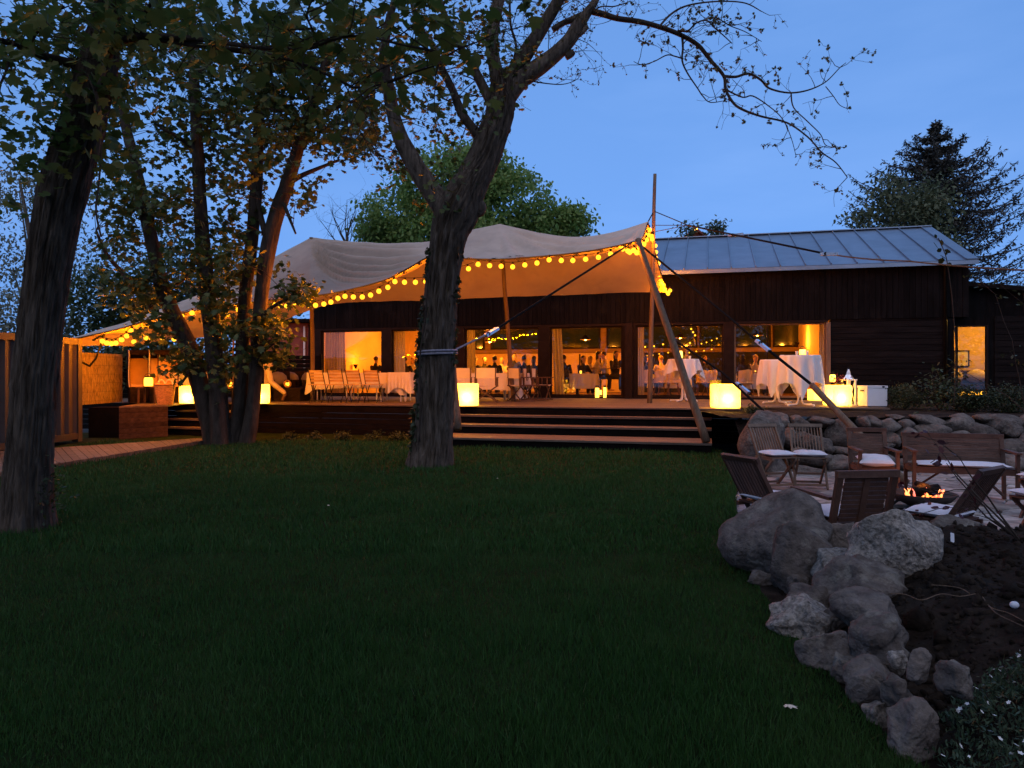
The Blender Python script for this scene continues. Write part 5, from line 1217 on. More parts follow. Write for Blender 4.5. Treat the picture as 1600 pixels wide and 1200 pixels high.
def lounge(px, d, rz, lab):
    r = empty('lounge_chair', G(px, d, DZ), lab, 'armchair', 'dark lounge chairs', rz); dw = M['darkwicker']
    lb(r, 'seat', dw, lambda b: b.box((0, -.03, .2), (.6, .62, .36))); lb(r, 'backrest', dw, lambda b: b.box((0, .32, .5), (.72, .1, .62), Matrix.Rotation(-.12, 3, 'X')))
    for s in (-1, 1): lb(r, 'armrest', dw, lambda b: b.box((s * .34, -.03, .29), (.08, .62, .56)))
    lb(r, 'back_cushion', M['greyshirt'], lambda b: b.ball((0, .2, .58), .26, 2, (1.05, .35, .85)), True)
for a in ((436, 20.5, .5, 'dark lounge chair with grey cushion right behind the walking man'), (450, 20.9, .1, 'dark lounge chair behind the woven ball lamp'), (474, 20.5, -.5, 'dark lounge chair left of the tent pole at the slatted chairs'), (327, 18.6, .2, 'dark wicker chair in front of the cloth table, between the stems')): lounge(*a)
# corrugated container
ct = empty('steel_container', Vector((-10.6, 13.2, 0)), 'brown corrugated steel container at the left edge of the picture', 'container'); CX_, CH, Y0, Y1 = -9.38, 2.24, 9.6, 16.0
def prof_y(i):
    k = i % 4; return (0, .085, .14, .225)[k] + (i // 4) * .28
def cpan(b):
    ii = [i for i in range(4 * 23) if Y0 + .1 + prof_y(i) < Y1 - .12]
    for z in (.20, CH - .14):
        for i in ii: b.v.append(Vector((CX_ - (0 if i % 4 in (0, 1) else .06), Y0 + .1 + prof_y(i), z)))
    n = len(ii)
    for i in range(n - 1): b.f.append((i, i + 1, n + i + 1, n + i))
b = MB(); cpan(b); b.part('corrugated_panel', M['corr'], ct)
for y in (Y0, Y1):
    for x in (CX_, CX_ - 2.4): b = MB(); b.box((x - .05, y - .04, CH / 2), (.14, .15, CH - .01)); b.part('corner_post', M['corr'], ct)
for z in (CH - .07, .13):
    b = MB(); b.box((CX_ - .04, (Y0 + Y1) / 2 - .04, z), (.11, Y1 - Y0 - .16, .13)); b.part('side_rail', M['corr'], ct)
b = MB(); b.box((CX_ - 1.25, (Y0 + Y1) / 2, CH - .03), (2.38, Y1 - Y0 - .02, .05)); b.part('roof', M['corr'], ct)
b = MB(); b.box((CX_ - 1.25, Y1 - .06, CH / 2), (2.2, .04, CH - .1)); b.part('end_panel', M['corr'], ct)
b = MB(); b.box((CX_ - 2.4, (Y0 + Y1) / 2, CH / 2), (.04, Y1 - Y0 - .2, CH - .1)); b.part('corrugated_panel', M['corr'], ct)
# reed screen
rs_ = empty('reed_screen', G(150, 18.5, DZ), 'lit reed mat screen on the terrace beside the steel container', 'screen'); a0, a1 = G(127, 17.3, DZ), G(191, 19.3, DZ)
def rfn(u, v):
    p = a0.lerp(a1, u); n_ = Vector((.99, .1, 0)); return p + n_ * (.012 * math.sin(u * 700) + .02 * noise.noise(Vector((u * 60, 0, 0)))) + Vector((0, 0, v * (1.24 + .015 * noise.noise(Vector((u * 90, 1, 0))))))
b = MB(); b.grid(rfn, 420, 6); b.part('reed_mat', M['reed'], rs_, True)
for k in range(6): z = .08 + k * .215; b = MB(); b.bar(a0 + Vector((.026, 0, z)), a1 + Vector((.026, 0, z)), .005); b.part('binding_wire', M['pole'], rs_)
for p in (a0, a1): b = MB(); b.box(p + Vector((-.03, 0, .62)), (.04, .04, 1.24)); b.part('post', M['teak'], rs_)
rope([P(145, 532, 16.4), P(163, 522, 16.4), P(150, 560, 16.4), P(140, 572, 16.4), P(128, 566, 16.3)], .022, 'black strap hanging in a loop at the low left tent corner', sag=0)
# dark fence behind the left end of the terrace
fn_ = empty('board_fence', G(330, 22.5, 0), 'dark horizontal board fence behind the left end of the terrace', 'fence'); q0, q1 = G(150, 22.0), G(500, 23.2)
for k in range(14): b = MB(); b.bar(q0 + Vector((0, 0, .30 + k * .13)), q1 + Vector((0, 0, .30 + k * .13)), .12, .022, (0, 1, 0)); b.part('board', M['black'], fn_)
for k in range(6): p = q0.lerp(q1, k / 5); b = MB(); b.box((p.x, p.y + .06, 1.05), (.09, .09, 2.1)); b.part('post', M['black'], fn_)
# ================================================================ PEOPLE
def remesh(mb, name, m, vox, smooth=4):
    me = mb.mesh(name, m, fix=False); o = bpy.data.objects.new('tmp', me); C.objects.link(o)
    md = o.modifiers.new('r', 'REMESH'); md.mode = 'VOXEL'; md.voxel_size = vox; md.use_smooth_shade = True
    sm = o.modifiers.new('s', 'SMOOTH'); sm.factor = .5; sm.iterations = smooth
    dg = bpy.context.evaluated_depsgraph_get(); out = bpy.data.meshes.new_from_object(o.evaluated_get(dg)); out.name = name
    bpy.data.objects.remove(o); bpy.data.meshes.remove(me); out.materials.clear(); out.materials.append(m)
    out.polygons.foreach_set('use_smooth', [True] * len(out.polygons)); return out
def cap(b, p, q, r0, r1, n=12):
    p, q = Vector(p), Vector(q); b.ball(p, r0, 2); b.ball(q, r1, 2); b.tube([p, q], [r0, r1], n)
def torso(b, hip, chest, neck, rw=1.0, inf=0.0):
    hip, chest, neck = Vector(hip), Vector(chest), Vector(neck)
    for i in range(13):
        t = i / 12; p = hip.lerp(chest, t / .62) if t < .62 else chest.lerp(neck, (t - .62) / .38)
        wx = (.165, .15, .14, .155, .17, .175, .175, .17, .16, .14, .10, .07, .055)[i] * rw + inf; wy = (.115, .11, .10, .105, .115, .12, .12, .115, .10, .085, .07, .06, .055)[i] * rw + inf
        b.ball(p, 1, 2, (wx, wy, .055 + inf))
def head(b, c, f):
    c = Vector(c); f = Vector(f).normalized()
    b.ball(c + Vector((0, 0, .03)), 1, 3, (.078, .094, .098)); b.ball(c + f * .022 + Vector((0, 0, -.05)), 1, 2, (.056, .062, .068))
    b.ball(c + f * .098 + Vector((0, 0, -.005)), 1, 2, (.014, .02, .026)); b.ball(c + f * .088 + Vector((0, 0, -.058)), 1, 1, (.024, .012, .008)); r = Vector((f.y, -f.x, 0))
    for s in (-1, 1): b.ball(c + r * s * .078 + Vector((0, 0, 0)), 1, 1, (.014, .024, .034)); b.ball(c + f * .083 + r * s * .03 + Vector((0, 0, .022)), 1, 1, (.014, .010, .008))
def hairmb(c, f, longh=False):
    b = MB(); c = Vector(c); f = Vector(f).normalized(); b.ball(c - f * .018 + Vector((0, 0, .048)), 1, 3, (.088, .095, .092))
    if longh: b.ball(c - f * .05 + Vector((0, 0, -.06)), 1, 3, (.085, .06, .15))
    return b
def hand(b, w, d, side, curl=.5):
    w, d = Vector(w), Vector(d).normalized(); lat = d.cross(Vector((0, 0, 1)));
    lat = lat.normalized() if lat.length > .1 else Vector((1, 0, 0)); nn = lat.cross(d)
    b.ball(w + d * .045, 1, 2, (.038, .038, .042))
    for k, L in enumerate((.070, .080, .074, .058)):
        base = w + d * .075 + lat * (.03 - k * .02); mid = base + (d * .8 - nn * curl * .5) * L * .5; tip = mid + (d * .5 - nn * curl) * L * .5
        cap(b, base, mid, .0095, .0085, 8); cap(b, mid, tip, .0085, .007, 8)
    base = w + d * .03 + lat * .035 * side; mid = base + (d * .6 + lat * .7 * side) * .035; cap(b, base, mid, .012, .010, 8); cap(b, mid, mid + d * .03 - nn * .01, .010, .008, 8)
def figure(pose, vox, hands=False, longh=False, skirt=False):
    j = pose; out = {}
    b = MB(); torso(b, j['hip'], j['chest'], j['neck'], .92); cap(b, j['neck'], Vector(j['head']) - Vector((0, 0, .05)), .055, .05); head(b, j['head'], j['face'])
    for s, k in ((-1, 'l'), (1, 'r')):
        cap(b, j['sh' + k], j['el' + k], .046, .038); cap(b, j['el' + k], j['wr' + k], .037, .026); cap(b, j['hp' + k], j['kn' + k], .078, .055); cap(b, j['kn' + k], j['an' + k], .052, .036)
        an = Vector(j['an' + k]); to = Vector(j['to' + k]); cap(b, an + Vector((0, 0, -.03)), to, .036, .03)
        d = Vector(j['wr' + k]) - Vector(j['el' + k])
        if hands: hand(b, j['wr' + k], d, -s)
        else:
            w = Vector(j['wr' + k]); dn = d.normalized(); cap(b, w, w + dn * .09, .028, .022)
            for q in (-.02, 0, .02): cap(b, w + dn * .09 + Vector((q, 0, 0)), w + dn * .15 + Vector((q * 1.3, 0, -.01)), .013, .010, 6)
    out['body'] = (b, vox)
    b = MB(); torso(b, j['hip'], j['chest'], j['neck'], .96, .016)
    for k in 'lr': cap(b, j['sh' + k], j['el' + k], .064, .052); e = Vector(j['el' + k]); cap(b, e, e.lerp(Vector(j['wr' + k]), .82), .052, .040)
    # open the neckline
    out['shirt'] = (b, vox * 1.1)
    b = MB(); hp = Vector(j['hip']); b.ball(hp + Vector((0, 0, .02)), 1, 3, (.19, .145, .12))
    for k in 'lr':
        cap(b, j['hp' + k], j['kn' + k], .098, .075); cap(b, j['kn' + k], Vector(j['kn' + k]).lerp(Vector(j['an' + k]), .93), .074, .062)
    out['trousers'] = (b, vox * 1.1)
    b = MB()
    for k in 'lr':
        an = Vector(j['an' + k]); to = Vector(j['to' + k]); cap(b, an + Vector((0, 0, -.035)), to, .046, .042); cap(b, an + Vector((0, 0, -.045)), an + (an - to).normalized() * .04 + Vector((0, 0, -.05)), .042, .036)
    out['shoes'] = (b, vox * 1.1)
    out['hair'] = (hairmb(j['head'], j['face'], longh), vox)
    return out
WALK = dict(hip=(0, 0, .95), chest=(0, -.06, 1.27), neck=(0, -.10, 1.47), head=(0, -.15, 1.61), face=(0, -1, -.12), shl=(-.185, -.09, 1.40), ell=(-.23, -.02, 1.12), wrl=(-.20, -.22, .98), shr=(.185, -.07, 1.40), elr=(.23, -.15, 1.14), wrr=(.16, -.40, 1.20),
    hpl=(-.09, 0, .92), knl=(-.09, -.03, .50), anl=(-.09, .02, .09), tol=(-.10, -.15, .045), hpr=(.09, 0, .92), knr=(.09, .10, .52), anr=(.09, .46, .22), tor=(.09, .40, .05))
SIT = dict(hip=(0, .04, .52), chest=(0, .03, .86), neck=(0, .0, 1.08), head=(0, -.03, 1.235), face=(0, -1, -.1), shl=(-.185, .0, 1.00), ell=(-.26, -.12, .77), wrl=(-.15, -.36, .78), shr=(.185, .0, 1.00), elr=(.26, -.10, .76), wrr=(.12, -.38, .80),
    hpl=(-.09, .02, .50), knl=(-.11, -.42, .50), anl=(-.11, -.40, .09), tol=(-.11, -.56, .045), hpr=(.09, .02, .50), knr=(.11, -.42, .50), anr=(.11, -.36, .09), tor=(.11, -.52, .045))
STAND = dict(hip=(0, 0, .95), chest=(0, 0, 1.28), neck=(0, -.02, 1.48), head=(0, -.05, 1.62), face=(0, -1, -.1), shl=(-.185, 0, 1.40), ell=(-.25, .02, 1.12), wrl=(-.18, -.2, 1.02), shr=(.185, 0, 1.40), elr=(.25, -.05, 1.13), wrr=(.08, -.28, 1.22),
    hpl=(-.09, 0, .92), knl=(-.10, -.02, .50), anl=(-.10, .02, .09), tol=(-.12, -.14, .045), hpr=(.09, 0, .92), knr=(.10, -.02, .50), anr=(.10, .02, .09), tor=(.12, -.14, .045))
def person(parts, loc, rz, label, mats, group=None, only=None):
    r = empty('person', loc, label, 'person', group, rz)
    for k, me in parts.items():
        if only and k not in only: continue
        o = link(k, me, r)
        if mats.get(k): o.material_slots[0].link = 'OBJECT'; o.material_slots[0].material = M[mats[k]]
    return r
def build(fig): return {k: remesh(b, k, M[{'body': 'skin', 'shirt': 'darkcloth', 'trousers': 'darkcloth', 'shoes': 'shoe', 'hair': 'hair'}[k]], v) for k, (b, v) in fig.items()}
fw_ = build(figure(WALK, .0095, True))
person(fw_, G(418, 19.5, DZ), -math.pi / 2 + .15, 'walking person in khaki trousers and grey top, half hidden by leaves at the left', dict(shirt='greyshirt', trousers='khaki'))
fs1, fs2 = build(figure(SIT, .022)), build(figure(SIT, .022, longh=True)); ft1, ft2 = build(figure(STAND, .022)), build(figure(STAND, .022, longh=True))
GRP = 'dinner guests inside the restaurant'
SEATS = [  # head px, t inside, facing, long hair, shirt, label
 (587, -2.2, 2.6, 0, 'darkcloth', 'seated guest in dark clothes, leftmost in the first window'), (611, -2.6, .6, 1, 'darkcloth', 'second seated guest in the first window, beside the dark post'),
 (633, -3.0, 2.9, 0, 'darkcloth', 'seated guest low behind the table cloth, left in the second window'), (645, -3.6, .5, 1, 'lightcloth', 'seated guest close to the trunk in the second window'),
 (741, -2.6, 2.4, 1, 'darkcloth', 'leftmost seated guest in the third window, next to the ratchet strap'), (757, -3.4, .3, 0, 'darkcloth', 'second seated guest in the third window, left of the mid tent pole'), (773, -2.3, 3.3, 0, 'darkcloth', 'broad seated guest in the third window just left of the mid tent pole'),
 (784, -4.0, 0, 1, 'lightcloth', 'pale dressed guest seated behind the mid tent pole'), (819, -2.2, 3.5, 0, 'darkcloth', 'tall seated guest with dark head in front of the yellow wall, third window'), (834, -2.8, 2.6, 1, 'darkcloth', 'smaller seated guest at the right end of the third window'),
 (881, -1.9, 3.2, 0, 'darkcloth', 'seated guest with his back to the window right of the pale curtain, fourth window'), (911, -2.9, .6, 1, 'darkcloth', 'seated guest left of the embracing couple in the fourth window'), (922, -3.4, 2.4, 1, 'lightcloth', 'pale dressed guest seated in front of the embracing couple'),
 (1008, -3.0, 2.2, 1, 'darkcloth', 'seated guest next to the pale curtain in the fifth window'), (1033, -3.4, 3.4, 0, 'lightcloth', 'seated guest left of the slanting pole in the fifth window'), (1100, -3.6, .5, 1, 'darkcloth', 'seated guest right of the left cocktail table'),
 (1160, -2.6, 2.8, 1, 'darkcloth', 'seated guest beside the dark post in the open doorway'), (1180, -3.2, .2, 0, 'lightcloth', 'seated guest in pale clothes behind the doorway ratchet')]
for px, t, rz, lh, sh, lab in SEATS:
    s = fs(px, t); w = LW(s, t, FL); person(fs2 if lh else fs1, w, rz, lab, dict(shirt=sh, hair='hairf' if sh == 'lightcloth' else 'hair'), GRP, ('body', 'shirt', 'hair', 'trousers'))
for px, t, rz, lh, sh, lab in ((803, -4.2, .2, 0, 'darkcloth', 'taller guest with dark hair behind the mid tent pole'), (934, -3.0, 1.4, 1, 'lightcloth', 'left one of the embracing couple in the fourth window'), (944, -3.1, -1.5, 0, 'lightcloth', 'right one of the embracing couple in the fourth window'), (962, -2.6, .5, 1, 'darkcloth', 'guest at the right edge of the fourth window')):
    s = fs(px, t); person(fs2 if lh else fs1, LW(s, t, FL + .14), rz, lab, dict(shirt=sh, hair='hair'), GRP, ('body', 'shirt', 'hair', 'trousers'))
# indoor tables and shell chairs
for i, (px, t, lab) in enumerate(((600, -2.9, 'round white dining table inside the first window'), (764, -3.0, 'round white dining table inside the third window'), (828, -3.4, 'round white dining table at the right of the third window'), (902, -2.6, 'round white dining table inside the fourth window'), (1046, -4.1, 'round white dining table behind the left cocktail table'), (1172, -3.3, 'round white dining table inside the open doorway'))):
    r = empty('round_table', LW(fs(px, t), t, FL), lab, 'table', 'round dining tables inside'); lb(r, 'table_top', M['whitemetal'], lambda b: b.lathe([(0, .72), (.7, .72), (.7, .745), (0, .745)], 28)); lb(r, 'pedestal', M['metal'], lambda b: b.lathe([(.3, 0), (.05, .05), (.05, .72)], 14))
    loc = LW(fs(px, t), t, FL); b = MB(); n = 72
    for h, k in ((0, 0), (.1, .4), (.3, .8), (.5, 1)):
        for q in range(n): th = q / n * 6.2832; rr = .71 + k * (.03 + .035 * math.sin(th * 14 + i)); b.v.append(loc + Vector((rr * math.cos(th), rr * math.sin(th), .75 - h)))
    for k in range(3):
        for q in range(n): b.f.append((k * n + q, k * n + (q + 1) % n, k * n + n + (q + 1) % n, k * n + n + q))
    b.f.append(tuple(range(n))); b.thing('tablecloth', M['cloth'], 'white cloth on the ' + lab[6:], 'tablecloth', 'cloths on the round tables inside', True)
    cj = MB(); cj.lathe([(.028, 0), (.034, .05), (.03, .09)], 10, close=True); o = cj.thing('candle_glass', M['candle'], 'glowing candle glass on the ' + lab[6:], 'candle glass', 'candle glasses on the tables inside', loc=(0, 0, 0)); o.location = loc + Vector((.1, -.2, .752))
def shell():
    r = empty('shell_chair', (0, 0, 0), '', 'chair', 'cream shell chairs inside')
    def fn(u, v):
        x = (u - .5) * 2; z = .44 + .40 * v; return (.24 * x * (1 - .1 * v * v), .02 + .20 * (v ** .5) * (1 - .6 * x * x) - .18 * x * x + .02, z + .04 * (1 - abs(x)) * v)
    lb(r, 'backrest', M['canvas'], lambda b: b.grid(fn, 12, 8), True); lb(r, 'seat', M['canvas'], lambda b: b.ball((0, -.02, .45), .24, 2, (1, 1, .16)), True)
    for sx in (-.17, .17):
        for sy in (-.2, .16): lb(r, 'leg', M['frame'], lambda b: b.bar((sx * .8, sy * .8, .43), (sx * 1.2, sy * 1.2, 0), .025))
    return r
sh_ = shell(); used_ = []
for px, t, rz, lab in ((1010, -2.6, math.pi, 'cream shell chair by the pale curtain, leftmost in the fifth window'), (1034, -2.9, math.pi + .2, 'cream shell chair left of the slanting pole'), (1052, -3.0, math.pi - .3, 'cream shell chair seen between the legs of the left cocktail table'), (1098, -3.1, math.pi - .4, 'cream shell chair right of the left cocktail table'), (1112, -3.3, math.pi + .3, 'cream shell chair just left of the right glowing cube'), (1166, -2.4, math.pi, 'shell chair in the shade of the open doorway')):
    put_chair(sh_, LW(fs(px, t), t, FL), rz, lab)
# ================================================================ TREES
def bark_wob(am, freq, ph=0.0):
    def w(p, a, r, i):
        g = noise.noise(Vector((math.cos(a) * freq * .5 + ph, math.sin(a) * freq * .5, p.z * 1.3))); rid_ = 1 - abs(noise.noise(Vector((math.cos(a) * freq, math.sin(a) * freq, p.z * 2.0 + 9 + ph + .6 * noise.noise(Vector((a * 2, p.z * 3, 0))))))) * 2.6
        return r * (1 + .05 * g) + am * (rid_ - .4)
    return w
def limb_px(pts, depth, sub=5):  # pts: px, py, width px, [depth offset]
    out, rad = [], []
    for q in catmull([(p[0], p[1], p[2], p[3] if len(p) > 3 else 0) for p in pts], sub):
        d = depth + q[3]; out.append(P(q[0], q[1], d)); rad.append(max(.002, q[2] / 2 / K * d))
    return out, rad
def add_limb(tree, name, pts, depth, m, n=20, sub=5, am=.0, freq=5, flare=0, label=None):
    p, r = limb_px(pts, depth, sub)
    if flare:
        z0 = p[0].z
        for i, q in enumerate(p): r[i] *= 1 + flare * max(0, 1 - (q.z - z0) / .45) ** 2
        p.insert(0, p[0] - Vector((0, 0, .15))); r.insert(0, r[0])
    b = MB(); b.tube(p, r, n, wob=bark_wob(am, freq, random.uniform(0, 20)) if am else None)
    b.part(name, m, tree, True, label=label); return p, r
def grow(b, base, dirv, L, r, lev, tips, grav=-.05, curl=.35, nseg=6, split=3):
    p = Vector(base); d = Vector(dirv).normalized(); pts = [p.copy()]; rad = [r]; kids = []
    for i in range(nseg):
        d = (d + Vector((random.gauss(0, curl), random.gauss(0, curl), random.gauss(0, curl) + grav)) * .45).normalized(); p = p + d * L / nseg
        pts.append(p.copy()); rad.append(max(.0025, r * (1 - .75 * (i + 1) / nseg)))
        if lev > 0 and i >= 1 and random.random() < split / nseg * 1.3: kids.append((p.copy(), d.copy(), rad[-1]))
    b.tube(pts, rad, 5 if r < .02 else 7, cap=False)
    for q, dd, rr in kids:
        o = dd.orthogonal(); o.rotate(Matrix.Rotation(random.uniform(0, 6.28), 3, dd)); grow(b, q, dd * .6 + o * .75, L * random.uniform(.4, .7), rr * .7, lev - 1, tips, grav, curl, max(4, nseg - 1), split)
    tips.append((pts[-1], d)); 
    if lev <= 1: tips.append((pts[len(pts) // 2], d))
def tree_root(name, loc, label, cat='tree', group=None): return empty(name, loc, label, cat, group)
# ---- the big tree in the middle
T1 = tree_root('tree', G(672, TT), 'big forked tree with thick furrowed trunk standing in the middle of the lawn', 'tree')
bk = M['bark']; dT = TT
add_limb(T1, 'trunk', [(671, 728, 66), (675, 700, 62), (678, 660, 58), (680, 620, 57), (682, 580, 56), (683, 540, 55), (686, 500, 52), (690, 450, 49), (696, 400, 51), (702, 365, 55), (712, 335, 66), (726, 305, 58), (742, 275, 50), (757, 245, 48), (768, 215, 46), (779, 185, 42), (784, 160, 40), (786, 130, 36), (785, 112, 26)], dT, bk, 150, 24, .034, 11, .12)
b = MB(); b.ball(P(745, 325, dT), .13, 3, (1.2, 1, 1.2)); b.ball(P(788, 203, dT), .10, 3, (1.1, 1, .8)); b.part('burl', bk, T1, True)
LM = [
 ([(706, 345, 44), (690, 322, 33), (665, 285, 30), (641, 245, 27), (623, 208, 23), (613, 170, 20), (606, 130, 18, -.2), (600, 90, 15, -.4), (606, 40, 12, -.6), (620, -10, 9, -.8)], 14),
 ([(757, 225, 22), (742, 205, 16), (722, 178, 14), (708, 142, 12), (692, 110, 11, .2), (675, 70, 9, .5), (650, 30, 7, .8), (640, -20, 6, 1)], 10),
 ([(772, 165, 20), (757, 140, 15), (743, 112, 14), (727, 86, 11, -.2), (708, 50, 9, -.4), (690, 10, 8, -.5), (680, -30, 6, -.6)], 10),
 ([(783, 150, 26), (776, 115, 22), (769, 75, 20), (771, 40, 19), (779, 0, 18), (790, -50, 14)], 12),
 ([(790, 150, 30), (806, 110, 26), (826, 76, 24), (848, 42, 20), (866, 12, 19), (885, -20, 15)], 12),
 ([(793, 150, 30), (815, 122, 29), (840, 106, 27), (868, 84, 24), (890, 62, 22), (902, 42, 20), (916, 22, 15), (930, 2, 11), (940, -25, 9)], 12),
 ([(864, 46, 10), (880, 36, 9), (900, 29, 11), (918, 20, 12)], 8),
 ([(895, 58, 14), (908, 50, 10), (917, 41, 9)], 8), ([(884, 88, 12), (892, 84, 11), (896, 81, 9)], 8)]
RB = [([(926, 18, 11), (945, 23, 10), (965, 29, 9), (1000, 34, 8.5), (1030, 42, 8), (1060, 53, 7.5), (1090, 70, 7), (1110, 94, 6), (1131, 119, 5.5), (1134, 140, 4.6, -.1), (1146, 161, 4.2, -.2), (1162, 172, 3.8, -.3), (1190, 182, 3.2, -.4), (1230, 192, 2.8, -.5), (1262, 214, 2.4, -.6), (1284, 238, 2.1, -.7), (1306, 254, 1.8, -.7), (1324, 277, 1.4, -.8)], 8),
 ([(1131, 119, 5), (1150, 120, 4.2), (1170, 115, 4), (1189, 125, 3.6), (1202, 138, 3.2, .2), (1232, 145, 2.8, .3), (1262, 141, 2.4, .4), (1290, 128, 1.8, .5), (1312, 106, 1.4, .6), (1322, 98, 1, .6)], 7),
 ([(1236, 145, 2.4), (1240, 168, 2, .2), (1262, 190, 1.8, .2), (1282, 210, 1.6, .2), (1292, 228, 1.3, .2), (1322, 230, 1, .2)], 6), ([(1290, 135, 1.6), (1302, 150, 1.4), (1312, 164, 1.2), (1325, 170, 1)], 5),
 ([(1030, 42, 4), (1045, 25, 3.4, .2), (1065, 12, 3, .3), (1092, 5, 2.6, .4), (1130, 2, 2.2, .5), (1165, 5, 2, .5), (1190, 18, 1.4, .5)], 6), ([(1060, 48, 3.4), (1075, 48, 3, -.2), (1088, 36, 2.6, -.3), (1104, 32, 2.4, -.4), (1117, 44, 2, -.4), (1130, 55, 1.8, -.4), (1144, 68, 1.4, -.4)], 6),
 ([(1110, 30, 2.2, -.4), (1120, 28, 2, -.4), (1140, 40, 1.7, -.4), (1165, 50, 1.4, -.4), (1190, 65, 1, -.4)], 5), ([(1066, 58, 4), (1067, 75, 3.4), (1066, 95, 3), (1074, 114, 2.6), (1090, 138, 2.2), (1098, 150, 2), (1110, 160, 1.6), (1134, 157, 1)], 6),
 ([(1068, 92, 2.6), (1055, 88, 2.2), (1042, 86, 2), (1022, 96, 1.7), (1003, 101, 1.4), (990, 96, 1)], 5), ([(1134, 140, 3), (1160, 152, 2.4, -.2), (1176, 150, 2.2, -.2), (1200, 165, 1.8, -.3), (1222, 185, 1.5, -.3), (1236, 215, 1.2, -.3), (1244, 245, 1, -.3)], 5),
 ([(905, 40, 3), (935, 12, 2.4), (960, 10, 2), (985, 2, 1.4)], 5), ([(826, 126, 2.6), (850, 130, 2), (876, 132, 1.6), (894, 128, 1.2), (904, 122, 1)], 5), ([(790, 140, 4), (800, 105, 4), (806, 70, 4), (798, 40, 4), (796, 0, 4)], 5), ([(600, 245, 4), (590, 240, 3), (580, 225, 2)], 5)]
l_ends = []
for pts, n in LM: p, r = add_limb(T1, 'limb', pts, dT, bk, n * 2, 6, .008, 4); l_ends.append((p, r))
br_pts = []
for pts, n in RB: p, r = add_limb(T1, 'branch', pts, dT, M['twig'], n, 5); br_pts.append(p)
tw = MB(); tips = []
for p in br_pts[:-4]:
    n_ = max(3, len(p) // 4)
    for i in range(1, len(p)):
        if random.random() < .27:
            up = random.uniform(-.5, .9); grow(tw, p[i], (random.gauss(0, 1), random.gauss(0, .6), up), random.uniform(.25, .62), .0065, 1, tips, .03, .5, 5, 2)
    tips.append((p[-1], Vector((0, 0, 1))))
n_far = len(tips)
for p, r in l_ends[3:6]:
    for i in range(2, len(p), 2): grow(tw, p[i], (random.gauss(0, 1), random.gauss(0, .7), random.uniform(-.1, 1)), random.uniform(.4, .9), .008, 2, tips, .02, .45, 5, 2)
for p in br_pts[-4:]:
    for i in range(2, len(p), 3): grow(tw, p[i], (random.gauss(0, 1), random.gauss(0, .7), random.uniform(-.1, 1)), .35, .005, 1, tips, .02, .45, 5, 2)
tw.part('twig', M['twig'], T1, kind='stuff')
# young leaf tufts at the twig ends: the largest 290 each its own part, the rest joined
tm = []
for k in range(5):
    V, F = scatter(rng.normal(0, .018, (7, 3)), .046, 'maple', -.1); me = bpy.data.meshes.new('leaf_tuft'); me.from_pydata([tuple(v) for v in V], [], [tuple(int(i) for i in f) for f in F]); me.materials.append(M['budleaf']); me.update(); tm.append(me)
inv = WM[T1.name].inverted(); tips = [(q, 1.0 if k < n_far else .45) for k, (q, d) in enumerate(tips)]; random.shuffle(tips); tips = [t for t in tips if t[1] == 1.0][:240] + [t for t in tips if t[1] < 1][:50] + [t for t in tips if t[1] < 1][50:]
for k, (q, f) in enumerate(tips[:290]): link('leaf_tuft', tm[k % 5], T1, inv @ q, (random.uniform(0, 6), random.uniform(0, 6), random.uniform(0, 6)), scale=(f * random.uniform(.6, 1.15),) * 3)
if len(tips) > 290:
    c = np.array([tuple(q) for q, d in tips[290:]]); V, F = scatter(cluster_pts(c, 3, .015), .026, 'maple', -.1); tris('foliage', V, F, M['budleaf'], T1, 'stuff')
# crown of the left limbs of the big tree (mostly above the picture)
tw2 = MB(); tp2 = []
for p, r in l_ends[:4]:
    for i in range(4, len(p), 2): grow(tw2, p[i], (random.gauss(-.3, 1), random.gauss(0, .8), random.uniform(-.2, .8)), random.uniform(.5, 1.1), .011, 2, tp2, -.02, .4, 5, 2)
tw2.part('twig', M['twig'], T1, kind='stuff')
c = np.array([tuple(q) for q, d in tp2]); V, F = scatter(cluster_pts(c[::2], 4, .12), .085, 'maple', .5); tris('foliage', V, F, M['maple'], T1, 'stuff')
# ivy climbing the trunk
iv = []; 
for k in range(900):
    y = random.uniform(385, 715); t = (y - 400) / 320; ed = 1 if random.random() < .28 else -1
    cxp = np.interp(y, [385, 450, 540, 620, 700], [697, 690, 683, 680, 675]); hw = np.interp(y, [385, 450, 540, 620, 700], [25, 25, 28, 29, 31])
    if ed > 0 and y > 600: continue
    dens = noise.noise(Vector((y * .03, ed * 5, 0)))
    if dens < -.18: continue
    a = random.gauss(0, .38) + (math.pi if ed < 0 else 0); rr = hw / K * TT * 1.06
    cc = P(cxp, y, TT); iv.append(cc + Vector((math.cos(a) * rr, -abs(math.sin(a)) * rr, 0)) + Vector((random.gauss(0, .012), random.gauss(0, .012), 0)))
V, F = scatter(np.array([tuple(v) for v in iv]), .062, 'maple', 1.0); tris('ivy_leaves', V, F, M['ivy'], T1, 'stuff')
iv = MB(); iv.tube(catmull([tuple(P(x, y, TT - .3)) for x, y in ((655, 690), (657, 620), (656, 560), (664, 500), (668, 450), (674, 400))], 5), .014, 6); iv.part('ivy_stem', M['twig'], T1, True)
stp = MB(); pts = [P(683, 551, TT) + Vector((math.cos(a) * .315, math.sin(a) * .315, .012 * math.cos(a))) for a in [k / 40 * 6.2832 for k in range(41)]]
for dz in (-.022, .022): stp.tube([p + Vector((0, 0, dz)) for p in pts], .021, 6)
stp.thing('trunk_strap', M['strap'], 'lilac grey webbing strap wrapped round the trunk of the big tree', 'strap', None, True)
